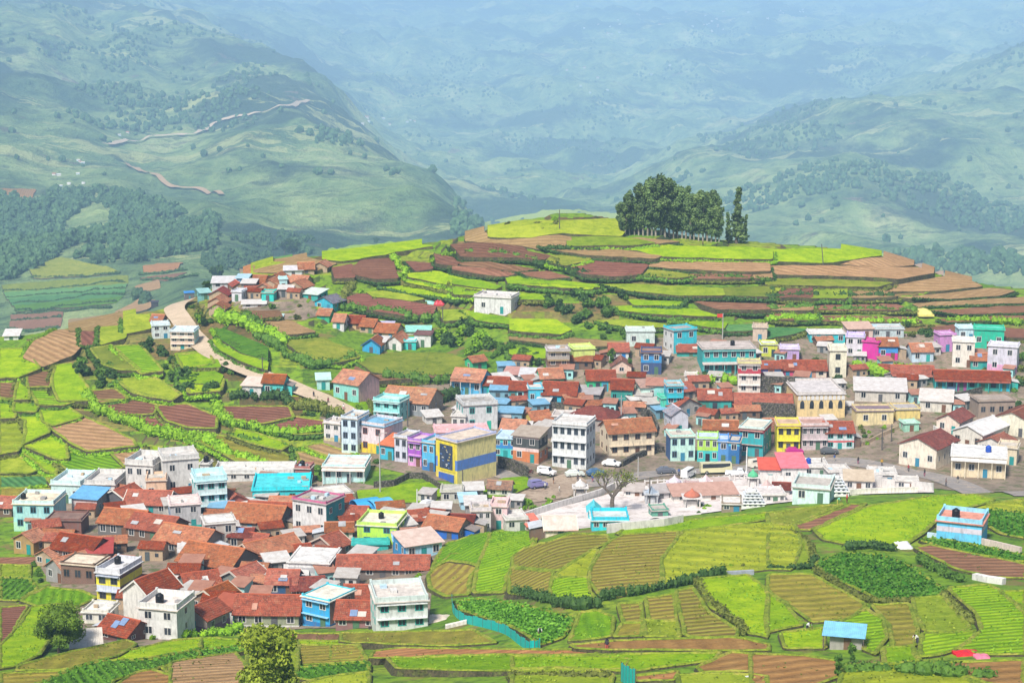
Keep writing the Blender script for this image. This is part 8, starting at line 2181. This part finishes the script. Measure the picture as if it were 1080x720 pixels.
# ------------------------------------------------------------------ poles, nets, tarps
M_POLE = M_plain((.13, .12, .11), .8); M_CONC = M_plain((.45, .44, .42), .8)
def pole(u, v, hp, label, arm=False, lean=0, c=None, flag=None, lamp=False):
    p = at(u, v); hm = hp / px_per_m(p)
    root = empty('utility_pole' if not flag else 'flag_pole', p); tag(root, label, 'pole')
    b_ = MB(); b_.tube((0, 0, -.8), (lean * hm, 0, hm), .17, .11, 8); b_.build('shaft', c or M_POLE, root)
    if arm:
        a = MB(); a.box(-.9 + lean * hm * .9, .9 + lean * hm * .9, -.06, .06, hm * .9, hm * .9 + .12); a.build('crossarm', c or M_POLE, root)
    if lamp:
        a = MB(); a.tube((lean * hm, 0, hm), (lean * hm + 1.3, -.3, hm + .25), .05, .04, 6); ao = a.build('lamp_arm', c or M_POLE, root)
        l_ = MB(); l_.box(lean * hm + 1.1, lean * hm + 1.7, -.45, -.2, hm + .16, hm + .3); l_.build('lamp_head', M_CONC, ao)
    if flag:
        f_ = MB(); f_.box(-1.6, -.02, -.03, .03, hm - 1.1, hm - .1); f_.build('flag', M_plain(flag, .8), root)
pole(590, 246, 25, 'dark pole on the yellow green hill top', arm=False)
pole(519, 238, 16, 'thin leaning pole at the left end of the hill top', lean=.12)
pole(869, 285, 28, 'dark leaning post among the tan terraces at right', lean=-.12)
pole(401, 521, 66, 'tall pale lamp post in front of the lime green house', c=M_CONC, lamp=True)
pole(787, 504, 34, 'white post at the court fence beside the parked van', c=M_plain((.75, .75, .74), .6))
pole(685, 532, 30, 'dark pole standing in the white court', arm=True)
pole(762, 358, 28, 'slim white pole with a red flag above the wide teal house', c=M_CONC, flag=(.65, .06, .04))
pole(673, 503, 22, 'pale wooden pole by the road behind the bare tree', c=M_CONC)
pole(488, 520, 26, 'short dark pole on the grass right of the striped block')
pole(440, 535, 20, 'white signpost on the green patch', c=M_plain((.75, .75, .74), .6))
pole(866, 500, 18, 'short dark pole at the compound wall')
pole(930, 475, 24, 'dark wooden pole on the earth bank below the cream annex', arm=True)
pole(467, 345, 22, 'wooden pole right of the white cube house', arm=True)
pole(277, 398, 22, 'pole beside the dirt road above the turquoise house', arm=True)
pole(940, 466, 20, 'second wooden pole on the earth bank')
pole(430, 450, 30, 'pole between orange tiled house and striped block', arm=True)
pole(655, 450, 34, 'pole in the steep lane beside the cream house', arm=True, c=M_CONC)

def net_fence(fr, pts, hm, c, label, name='net_fence', cat='fence'):
    W = [at(*px(fr, X, Y)) for X, Y in pts]; o0 = W[0]
    root = empty(name, o0); tag(root, label, cat)
    ln = spline([(q.x, q.y) for q in W], 5); nb = MB()
    for i in range(len(ln) - 1):
        a, b_ = Vector(ln[i]), Vector(ln[i + 1]); d = (b_ - a).normalized(); n = Vector((-d.y, d.x)) * .02
        za, zb_ = H(*a) - o0.z, H(*b_) - o0.z
        wv = .12 * math.sin(i * 1.7)
        lo = [(a.x - n.x - o0.x, a.y - n.y - o0.y, za - .1), (b_.x - n.x - o0.x, b_.y - n.y - o0.y, zb_ - .1), (b_.x + n.x - o0.x, b_.y + n.y - o0.y, zb_ - .1), (a.x + n.x - o0.x, a.y + n.y - o0.y, za - .1)]
        nb.hexa(lo, [(x, y, z + hm + .1 + wv) for x, y, z in lo])
    nb.build('net', M_plain(c, .5), root)
    for i in range(0, len(ln), 2):
        x, y = ln[i]; z = H(x, y) - o0.z
        pb = MB(); pb.tube((x - o0.x, y - o0.y, z - .4), (x - o0.x, y - o0.y, z + hm + .2), .05, .05, 6); pb.build('post', M_BARK, root)
net_fence('o', [(600, 280), (608, 342), (668, 392), (792, 424), (890, 456), (962, 510), (1022, 546), (1078, 534)], 1.35, (.01, .50, .46), 'long turquoise net fence curving along the leafy foreground plot')
net_fence('P', [(655, 718), (662, 722), (670, 726)], 2.2, (.01, .45, .42), 'turquoise net at the bottom edge of the photo')
net_fence('MB', [(0, 430), (60, 432)], .1, (.3, .3, .3), 'thin wire strip on the slope')if False else None

def tarp(fr, X, Y, w, d, c, label, hm=.35, rz=0, name='tarpaulin', cat='tarpaulin'):
    p = at(*px(fr, X, Y)); r = random.Random(int(X + Y)); mb = MB()
    n = 7; g = [[None] * n for _ in range(n)]
    for i in range(n):
        for j in range(n):
            a, b_ = (i / (n - 1) - .5), (j / (n - 1) - .5)
            e = max(abs(a), abs(b_)) * 2
            g[i][j] = (a * w + r.uniform(-.1, .1), b_ * d + r.uniform(-.1, .1), hm * (1 - e ** 3) * r.uniform(.7, 1.3) + .1)
    for i in range(n - 1):
        for j in range(n - 1):
            q4 = [g[i][j], g[i + 1][j], g[i + 1][j + 1], g[i][j + 1]]
            mb.face(q4)
    k = len(mb.v)
    for i in range(n - 1):
        for a, b_ in (((i + 1, 0), (i, 0)), ((i, n - 1), (i + 1, n - 1)), ((0, i), (0, i + 1)), ((n - 1, i + 1), (n - 1, i))):
            A, B2 = g[a[0]][a[1]], g[b_[0]][b_[1]]
            mb.face([A, B2, (B2[0], B2[1], -.5), (A[0], A[1], -.5)])
    o = mb.build(name, M_plain(c, .45)); o.location = p; o.rotation_euler = (0, 0, rz)
    bmm = bmesh.new(); bmm.from_mesh(o.data); bmesh.ops.remove_doubles(bmm, verts=bmm.verts, dist=.001); bmesh.ops.recalc_face_normals(bmm, faces=bmm.faces); bmm.to_mesh(o.data); bmm.free()
    tag(o, label, cat)
tarp('q', 690, 622, 3.0, 2.2, (.62, .02, .03), 'crumpled red tarpaulin in the right foreground field', .35)
tarp('q', 740, 632, 1.8, 1.8, (.7, .2, .3), 'pinkish tarpaulin beside the crumpled red one', .25)
tarp('q', 470, 250, 2.4, 4.5, (.78, .77, .80), 'white plastic sheet at the hedge of the right foreground', .5)
tarp('MA', 695, 318, 9.0, 3.0, (.30, .66, .60), 'pale turquoise tarpaulin strip on the green terrace', .7, -.1)
tarp('MA', 773, 322, 3.2, 3.0, (.60, .06, .08), 'red tarpaulin heap at the end of the turquoise strip', 1.0)
tarp('d', 862, 345, 4.0, 2.5, (.75, .66, .02), 'yellow tarpaulin in the lane below the teal house', 2.0)
tarp('MR', 655, 358, 4.5, 8.0, (.76, .66, .20), 'yellowish straw heap beside the path at right', 1.0, 0, 'straw_heap', 'heap')
tarp('n', 530, 365, 3.4, 1.6, (.75, .74, .72), 'white sheet covering firewood before the wide rust roof', 1.4)
tarp('b', 60, 268, 4.0, 2.0, (.5, .2, .15), 'pinkish tile stack at the edge of the maroon soil', .6)
tarp('o', 530, 375, 3.2, 4.0, (.72, .6, .5), 'tan cloth sheet drying beside the white house', .4)
tarp('P', 797, 716, 3.0, 1.2, (.7, .7, .72), 'white plastic roll at the bottom edge of the photo', .3)

def stall_shed():
    p = at(*px('q', 262, 605)); s_ = px_per_m(p); root = empty('shed', p, math.radians(-14))
    tag(root, 'small open shed with a bright blue sheet roof in the foreground field', 'shed')
    w, d, hh = 4.4, 2.6, 1.9
    b_ = MB(); b_.box(-w / 2 + .5, w / 2 - .1, 0, d, -.8, hh - .15); b_.build('wall', M_paint((.38, .36, .33)), root)
    r_ = MB(); lo = [(-w / 2 - .4, -.7, hh - .1), (w / 2 + .3, -.7, hh - .1), (w / 2 + .3, d + .4, hh + .45), (-w / 2 - .4, d + .4, hh + .45)]
    r_.hexa(lo, [(x, y, z + .07) for x, y, z in lo]); r_.build('roof', M_sheet((.22, .55, .86)), root)
    for x in (-w / 2 - .2, w / 2 + .1):
        q_ = MB(); q_.box(x - .06, x + .06, -.6, -.48, -.8, hh - .1); q_.build('post', M_BARK, root)
    put('door', win_mesh('door', (.2, .12, .08)), root, (.4, 0, 0), 0, (.9, 1, 1.5))
stall_shed()

# ------------------------------------------------------------------ vehicles
M_TYRE = M_plain((.02, .02, .02), .9); M_RIM = M_plain((.4, .4, .4), .4, .6); M_LAMP = M_plain((.8, .78, .7), .2)
def car_paint(c):
    key = ('car', c)
    if key in MATS: return MATS[key]
    m, nt, b = mat("car_paint"); b.inputs['Base Color'].default_value = (*c, 1); b.inputs['Roughness'].default_value = .3
    b.inputs['Coat Weight'].default_value = .4
    MATS[key] = m; return m
def profile(mb, pts, y0, y1, inset=0.0, zin=None):
    """pts: outline in x,z (clockwise seen from -y); upper points narrowed by inset above zin"""
    def yy(z, s): 
        k = 0 if zin is None or z <= zin else inset
        return y0 + k if s < 0 else y1 - k
    A = [(x, yy(z, -1), z) for x, z in pts]; B2 = [(x, yy(z, 1), z) for x, z in pts]
    mb.face(A); mb.face(B2[::-1])
    for i in range(len(pts)):
        j = (i + 1) % len(pts); mb.face([A[j], A[i], B2[i], B2[j]])
VEH = {'car': ([(-2.1, .35), (2.1, .35), (2.15, .75), (1.95, .95), (1.0, 1.02), (.45, 1.5), (-1.1, 1.52), (-1.75, 1.02), (-2.1, .95)], 1.7, .3),
       'van': ([(-2.4, .35), (2.4, .35), (2.45, .9), (2.2, 1.25), (1.6, 2.0), (-2.35, 2.05), (-2.45, 1.2)], 1.8, .33),
       'jeep': ([(-2.1, .5), (2.1, .5), (2.1, 1.05), (.95, 1.15), (.6, 1.85), (-2.05, 1.88), (-2.1, 1.1)], 1.75, .38),
       'bus': ([(-3.6, .45), (3.6, .45), (3.65, 1.3), (3.4, 2.5), (-3.55, 2.55), (-3.6, 1.3)], 2.1, .42),
       'pickup': ([(-2.6, .5), (2.5, .5), (2.5, 1.0), (1.7, 1.1), (1.2, 1.85), (.1, 1.88), (.0, 1.15), (-2.6, 1.15)], 1.8, .38)}
def vehicle(fr, X, Y, kind, c, rot, label, cat='car'):
    p = at(*px(fr, X, Y)); p.z += .25
    root = empty({'car': 'parked_car', 'van': 'van', 'jeep': 'jeep', 'bus': 'minibus', 'pickup': 'pickup_truck'}[kind], p, math.radians(rot)); tag(root, label, cat)
    pts, w, wr = VEH[kind]
    mb = MB(); profile(mb, pts, -w / 2, w / 2, .18, 1.16); mb.build('body', car_paint(c), root)
    x0 = min(x for x, z in pts); x1 = max(x for x, z in pts); zt = max(z for x, z in pts)
    gl = M_glass()
    for sy in (-1, 1):
        wb = MB(); y = sy * (w / 2 - .155); a, b_ = {'car': (-1.3, .55), 'van': (-2.0, 1.7), 'jeep': (-1.8, .6), 'bus': (-3.2, 3.1), 'pickup': (.2, 1.2)}[kind]
        wb.box(a, b_, y - .03, y + .03, zt - .5 if kind != 'bus' else zt - 1.05, zt - .12); wb.build('side_window', gl, root)
    fx = {'car': (1.0, 1.06, .45, 1.46), 'van': (2.22, 1.3, 1.66, 1.95), 'jeep': (.97, 1.2, .64, 1.8), 'bus': (3.66, 1.4, 3.44, 2.4), 'pickup': (1.68, 1.16, 1.24, 1.8)}[kind]
    wb = MB(); xa, za, xb, zb_ = fx; t = .03; y = w / 2 - .25
    lo = [(xa + t, -y, za), (xa + t, y, za), (xb + t, y, zb_), (xb + t, -y, zb_)]
    wb.hexa([(x - .06, yy, z) for x, yy, z in lo], lo); wb.build('windscreen', gl, root)
    for sx in (.62, -.62):
        for sy in (-1, 1):
            tb = MB(); cx_ = sx * (x1 - x0) / 2; tb.tube((cx_, sy * (w / 2 - .2), wr), (cx_, sy * (w / 2 + .02), wr), wr, wr, 14)
            wh = tb.build('wheel', M_TYRE, root)
            hb_ = MB(); hb_.tube((cx_, sy * (w / 2 + .021), wr), (cx_, sy * (w / 2 + .035), wr), wr * .55, wr * .5, 10); hb_.build('rim', M_RIM, wh)
    for sy in (-1, 1):
        l_ = MB(); l_.box(x1 - .02, x1 + .04, sy * w * .36 - .14, sy * w * .36 + .14, .68, .86); l_.build('headlight', M_LAMP, root)
    return root
vehicle('i', 235, 225, 'van', (.78, .79, .80), 62, 'white van parked nose up beside the pale aqua house', 'van')
vehicle('i', 385, 205, 'bus', (.62, .58, .36), 6, 'cream and olive minibus parked before the blue corner shop', 'minibus')
vehicle('i', 615, 172, 'van', (.74, .70, .60), 28, 'cream van parked below the teal house with red strip', 'van')
vehicle('i', 500, 222, 'pickup', (.72, .74, .78), -10, 'white pickup with blue covered load by the court fence', 'pickup')
vehicle('h', 395, 215, 'jeep', (.80, .80, .80), -28, 'white jeep parked left of the white block', 'jeep')
vehicle('h', 545, 222, 'car', (.62, .68, .64), 12, 'silver car in front of the white block', 'car')
vehicle('h', 660, 215, 'car', (.06, .14, .26), 20, 'dark blue car right of the white block steps', 'car')
vehicle('h', 345, 285, 'jeep', (.22, .20, .42), 30, 'purple blue jeep at the edge of the square', 'jeep')
vehicle('h', 745, 165, 'car', (.80, .80, .80), -20, 'white car below the cream house rubble wall', 'car')
vehicle('e', 810, 612, 'car', (.45, .02, .22), 4, 'magenta car parked before the bright yellow house', 'car')
vehicle('e', 1000, 612, 'car', (.10, .11, .12), 0, 'black car on the road by the red awning', 'car')
vehicle('h', 1040, 205, 'car', (.13, .14, .17), 14, 'dark grey car on the road above the court fence', 'car')
vehicle('l', 520, 285, 'car', (.74, .74, .76), 50, 'white car between the mossy water house and the white front house', 'car')
vehicle('c', 815, 545, 'car', (.5, .5, .5), 20, 'grey car beside the striped block corner', 'car') if False else None
# motorbikes by the retaining wall
def motorbike(p, rz, label, c):
    root = empty('motorbike', p, rz); tag(root, label, 'motorbike', 'motorbikes by the retaining wall')
    for x in (-.62, .62):
        w = MB()
        for k in range(14):
            a0, a1 = 2 * math.pi * k / 14, 2 * math.pi * (k + 1) / 14
            w.tube((x + .27 * math.cos(a0), 0, .3 + .27 * math.sin(a0)), (x + .27 * math.cos(a1), 0, .3 + .27 * math.sin(a1)), .06, .06, 5, 0, False)
        w.build('wheel', M_TYRE, root)
    b_ = MB(); b_.tube((-.6, 0, .55), (.25, 0, .75), .14, .17, 8); b_.tube((.3, 0, .75), (.62, 0, .3), .06, .05, 6); b_.tube((-.62, 0, .3), (.1, 0, .35), .08, .14, 6); b_.tube((.28, 0, .75), (.22, 0, 1.0), .05, .04, 6)
    b_.build('body', car_paint(c), root)
    s_ = MB(); s_.box(-.65, .05, -.13, .13, .74, .84); s_.build('seat', M_TYRE, root)
    g_ = MB(); g_.tube((.2, -.34, 1.02), (.2, .34, 1.02), .03, .03, 6); g_.build('handlebar', M_RIM, root)
for k in range(9):
    p = at(*px('h', 165 + k * 18, 158 + k * 6)); p.z += .24
    motorbike(p, math.radians(60 + 8 * math.sin(k * 3)), 'motorbike in the dark row parked beside the retaining wall', [(.02, .02, .03), (.05, .05, .07), (.25, .02, .02)][k % 3])

# ------------------------------------------------------------------ people
def person_mesh(pose, skin, top, low, hair):
    J = {}
    bend = pose == 'bent'
    if bend: sp, ne, hd = Vector((0, -.18, 1.08)), Vector((0, -.42, 1.2)), Vector((0, -.55, 1.25))
    else: sp, ne, hd = Vector((0, 0, 1.2)), Vector((0, 0, 1.46)), Vector((0, -.02, 1.62))
    pel = Vector((0, 0, .92))
    v = [pel, sp, ne, hd - (hd - ne).normalized() * .06, hd + (hd - ne).normalized() * .1]; r = [.15, .165, .07, .085, .075]
    e = [(0, 1), (1, 2), (2, 3), (3, 4)]
    st = .16 if pose == 'walk' else .02
    for sx in (-1, 1):
        k = len(v)
        f = st * sx
        v += [pel + Vector((sx * .1, 0, -.06)), Vector((sx * .11, -f * .6 - .02, .48)), Vector((sx * .11, f * (1 if sx > 0 else 1.2), .08)), Vector((sx * .11, f - .14, .03))]; r += [.11, .075, .05, .04]
        e += [(0, k), (k, k + 1), (k + 1, k + 2), (k + 2, k + 3)]
        k = len(v)
        sh = ne + Vector((sx * .2, 0, -.06)) if not bend else ne + Vector((sx * .2, .03, -.05))
        el = sh + (Vector((sx * .06, f * .5, -.29)) if not bend else Vector((sx * .04, -.1, -.28)))
        ha = el + (Vector((sx * .02, -.12 + f * .4, -.24)) if not bend else Vector((-sx * .04, -.12, -.24)))
        v += [sh, el, ha, ha + Vector((0, -.03, -.09))]; r += [.065, .05, .035, .03]
        e += [(2, k), (k, k + 1), (k + 1, k + 2), (k + 2, k + 3)]
    me = bpy.data.meshes.new('person'); me.from_pydata(v, e, [])
    o = bpy.data.objects.new('person_tmp', me); COL.objects.link(o)
    mo = o.modifiers.new('skin', 'SKIN'); o.modifiers.new('sub', 'SUBSURF').levels = 1
    for i, q in enumerate(me.skin_vertices[0].data): q.radius = (r[i], r[i]); q.use_root = (i == 0)
    dg_ = bpy.context.evaluated_depsgraph_get()
    m2 = bpy.data.meshes.new_from_object(o.evaluated_get(dg_)); m2.name = 'person'
    bpy.data.objects.remove(o)
    m2.materials.clear()
    for c in (skin, top, low, hair): m2.materials.append(M_plain(c, .8))
    for f in m2.polygons:
        c = f.center
        if (c - hd).length < .19: f.material_index = 3 if (c.y > hd.y + .01 or c.z > hd.z + .07) else 0
        elif c.z < .07: f.material_index = 0
        elif c.z < .9: f.material_index = 2 if not (bend and abs(c.x) > .02 and c.y < -.35) else 0
        elif abs(c.x) > .3: f.material_index = 0
        else: f.material_index = 1
    m2.polygons.foreach_set('use_smooth', [True] * len(m2.polygons))
    return m2
SK = (.22, .11, .06)
PEOPLE = [('P', 640, 688, 'stand', (.05, .05, .07), (.6, .12, .1), 'person in dark top and red cloth standing on the orange soil strip', 200), ('q', 135, 548, 'bent', (.7, .7, .72), (.06, .06, .08), 'person bending over the lime field left of the blue roofed shed', 40),
          ('q', 515, 592, 'bent', (.78, .76, .72), (.1, .1, .14), 'person in pale shirt bending on the right foreground terrace', 300), ('p', 115, 528, 'bent', (.75, .75, .75), (.05, .12, .08), 'person in white bending in the leafy foreground plot', 10),
          ('b', 776, 104, 'walk', (.06, .06, .08), (.04, .04, .05), 'person in dark clothes walking up the dirt road', 40), ('b', 855, 138, 'walk', (.3, .1, .1), (.1, .08, .07), 'person in a brown top walking on the dirt road', 220), ('b', 938, 172, 'stand', (.75, .72, .7), (.5, .15, .2), 'person in pale top standing at the lower end of the dirt road', 180),
          ('h', 562, 250, 'walk', (.12, .1, .1), (.06, .06, .1), 'person crossing the square towards the court', 20), ('h', 430, 262, 'stand', (.05, .04, .04), (.35, .2, .12), 'person standing on the dusty square near the purple jeep', 100),
          ('NO', 585, 78, 'walk', (.2, .12, .1), (.06, .06, .08), 'person walking on the road right of the long compound wall', 80), ('g', 310, 555, 'stand', (.05, .05, .06), (.12, .1, .1), 'person standing on the dirt bank below the cream annex', 30),
          ('q', 240, 108, 'bent', (.2, .6, .45), (.6, .55, .1), 'person in green bending at the crest below the aqua prayer hall', 60), ('q', 272, 102, 'stand', (.7, .1, .08), (.2, .05, .05), 'person in red standing at the crest beside the bending one', 60),
          ('MB', 805, 82, 'stand', (.12, .07, .05), (.05, .04, .04), 'leftmost of the dark figures on the bright hill top field', 60), ('MB', 862, 84, 'bent', (.1, .06, .05), (.05, .04, .04), 'middle dark figure bending on the bright hill top field', 60), ('MB', 908, 92, 'bent', (.12, .08, .06), (.05, .04, .04), 'right dark figure bending on the bright hill top field', 60),
          ('b', 585, 570, 'stand', (.1, .1, .1), (.1, .1, .1), '', 0)]
bpy.context.view_layer.update()
for fr, X, Y, pose, top, low, lb, rz in PEOPLE:
    if not lb: continue
    o = bpy.data.objects.new('person', person_mesh(pose, SK, top, low, (.01, .008, .008)))
    COL.objects.link(o)
    q_ = at(*px(fr, X, Y)); q_.z += .18
    # stand on the field, not only on the land below it
    o.location = q_; o.rotation_euler = (0, 0, math.radians(rz)); o.scale = (1.05, 1.05, 1.05)
    tag(o, lb, 'person')

# ------------------------------------------------------------------ crop plants of the near plots
def crop_plants(poly_fr, poly, typ_field, rows, spacing, s, label, seed, material, n=6, hgt=.35):
    P = [px(poly_fr, X, Y) for X, Y in poly]
    W = [at(u, v) for u, v in P]; pw = [(q.x, q.y) for q in W]
    fi = min(FIELDS, key=lambda f: (f['c'][0] - sum(q[0] for q in pw) / len(pw)) ** 2 + (f['c'][1] - sum(q[1] for q in pw) / len(pw)) ** 2)
    pw = fi['poly']; off = fi['off']
    r = random.Random(seed); mb = MB(); th = math.radians(rows)
    xs = [q[0] for q in pw]; ys = [q[1] for q in pw]
    cx, cy = sum(xs) / len(xs), sum(ys) / len(ys)
    R = max(max(xs) - min(xs), max(ys) - min(ys))
    a = -R
    while a < R:
        b_ = -R
        while b_ < R:
            x = cx + a * math.cos(th) - b_ * math.sin(th) + r.uniform(-.12, .12); y = cy + a * math.sin(th) + b_ * math.cos(th) + r.uniform(-.12, .12)
            if inside((x, y), pw) and r.random() < .93:
                z = H(x, y) + off(x, y)
                for _ in range(n): leaf(mb, Vector((x + r.uniform(-.22, .22), y + r.uniform(-.22, .22), z + r.uniform(.05, hgt))), s, r, .8)
            b_ += spacing * .75
        a += spacing
    if mb.f:
        o = mb.build('crop_plants', material); o['kind'] = 'stuff'; o['label'] = label; o['category'] = 'crop'
L_CROP = leaf_mat("vegetable_leaves", (.03, .11, .008), (.07, .20, .012), (.15, .33, .025), .5)
crop_plants('o', [(640, 290), (1000, 302), (1260, 372), (1080, 500)], 'D', 30, 1.0, .27, 'lush leafy crop beside the turquoise net fence', 1, L_CROP)
crop_plants('q', [(165, 307), (390, 282), (610, 400), (420, 438)], 'D', 60, 1.1, .3, 'lush leafy crop on the large right foreground plot', 2, L_CROP)
crop_plants('q', [(700, 135), (740, 122), (900, 138), (900, 222), (800, 202)], 'D', 40, 1.3, .32, 'leafy crop behind the sky blue house', 3, L_CROP)
crop_plants('q', [(525, 227), (590, 222), (740, 252), (890, 282), (890, 302), (700, 282)], 'D', 20, 1.2, .3, 'leafy crop strip in front of the sky blue house', 4, L_CROP)
crop_plants('m', [(180, 740), (400, 642), (560, 607), (800, 602), (1080, 542), (1080, 580), (840, 640), (620, 700)], 'G', 20, 1.2, .2, 'planted vegetable rows at the bottom left of the photo', 5, L_CROP)
crop_plants('m', [(0, 152), (160, 152), (200, 210), (90, 268), (0, 268)], 'G', 0, 1.3, .22, 'planted vegetable rows left of the lime crop', 6, L_CROP)
crop_plants('n', [(-10, 567), (380, 522), (400, 545), (200, 580), (-10, 605)], 'G', 20, 1.2, .2, 'thin vegetable strip left of the olive foreground tree', 7, L_CROP)
crop_plants('n', [(650, 642), (1080, 612), (1080, 650), (750, 700)], 'G', 15, 1.2, .2, 'vegetable rows right of the olive foreground tree', 8, L_CROP)

# grass and weeds standing in the foreground plots
def weeds(types, material, label, dens, s, seed, hgt=.22, thr=-.1):
    r = random.Random(seed); mb = MB(); use_land(True)
    for fi in FIELDS:
        if fi['typ'] not in types or fi['c'][1] > 345: continue
        pw = fi['poly']; xs = [q[0] for q in pw]; ys = [q[1] for q in pw]
        n = int((max(xs) - min(xs)) * (max(ys) - min(ys)) * dens)
        for _ in range(n):
            x, y = r.uniform(min(xs), max(xs)), r.uniform(min(ys), max(ys))
            if mnoise.noise((x * .13, y * .13, seed)) + .6 * mnoise.noise((x * .6, y * .6, seed)) < thr + r.uniform(-.15, .15) or not inside((x, y), pw): continue
            z = H(x, y) + fi['off'](x, y)
            for _ in range(2): leaf(mb, Vector((x + r.uniform(-.15, .15), y + r.uniform(-.15, .15), z + r.uniform(.03, hgt))), s, r, .9)
    use_land(False)
    if mb.f:
        o = mb.build('weeds', material); o['kind'] = 'stuff'; o['label'] = label; o['category'] = 'weeds'
weeds(('L', 'LR'), L_LIME, 'grass tufts in the lime green foreground plots', .9, .17, 1)
weeds(('Y', 'YR', 'OG'), L_YEL, 'pale grass tufts in the yellow green foreground plots', .8, .17, 2)
weeds(('R', 'O'), L_YEL, 'weeds in the olive and brown foreground plots', .7, .15, 3, .18, .12)
weeds(('C', 'B', 'T'), L_OLIVE, 'sparse weeds on the bare soil plots of the foreground', .35, .16, 4, .18, .25)

# wires between the village poles
M_WIRE = M_plain((.03, .03, .03), .5)
def wire(u0, v0, h0, u1, v1, h1, label):
    a, b_ = at(u0, v0), at(u1, v1)
    a.z += h0 / px_per_m(a); b_.z += h1 / px_per_m(b_)
    mb = MB(); n = 10; L = (b_ - a).length; pr = None
    for i in range(n + 1):
        t = i / n; q = a.lerp(b_, t); q.z -= L * .025 * 4 * t * (1 - t)
        if pr is not None: mb.tube(pr, q, .025, .025, 4, 0, False)
        pr = q
    tag(mb.build('power_line', M_WIRE), label, 'wire')
wire(685, 532, 28, 787, 504, 32, 'power line from the court pole to the white post')
wire(930, 475, 22, 866, 500, 16, 'power line from the bank pole to the compound wall pole')
wire(930, 475, 22, 940, 466, 18, 'short wire between the two poles on the earth bank')
wire(430, 450, 28, 401, 521, 64, 'power line from the orange tiled house pole to the tall lamp post')
wire(655, 450, 32, 673, 503, 20, 'power line down the steep lane to the road pole')
wire(655, 450, 32, 762, 358, 24, 'long power line from the steep lane to the flag pole')
wire(467, 345, 20, 430, 450, 28, 'long power line from the white cube house to the orange tiled house')

random.seed(77)
for k in range(16):
    u, v = [(610, 503), (625, 509), (700, 500), (716, 502), (835, 492), (846, 491), (905, 490), (958, 498), (975, 503), (590, 520), (575, 517), (760, 499), (880, 487), (1010, 510), (655, 505), (930, 492)][k]
    o = bpy.data.objects.new('person', person_mesh(random.choice(('walk', 'stand')), SK, random.choice(((.7, .7, .68), (.4, .05, .06), (.05, .12, .35), (.6, .35, .05), (.05, .05, .06))), random.choice(((.05, .05, .07), (.3, .06, .12), (.45, .42, .36))), (.01, .008, .008)))
    COL.objects.link(o); q_ = at(u, v); q_.z += .22; o.location = q_; o.rotation_euler = (0, 0, random.uniform(0, 6.28))
    tag(o, 'tiny person in everyday clothes on the village road', 'person', 'people on the village road')

# drop prototypes that were never used
for o in [q for q in SC.objects if q.parent is None and q.type == 'EMPTY' and tuple(q.location) == (0.0, 0.0, -500.0)]:
    for ch in list(o.children_recursive): bpy.data.objects.remove(ch)
    bpy.data.objects.remove(o)
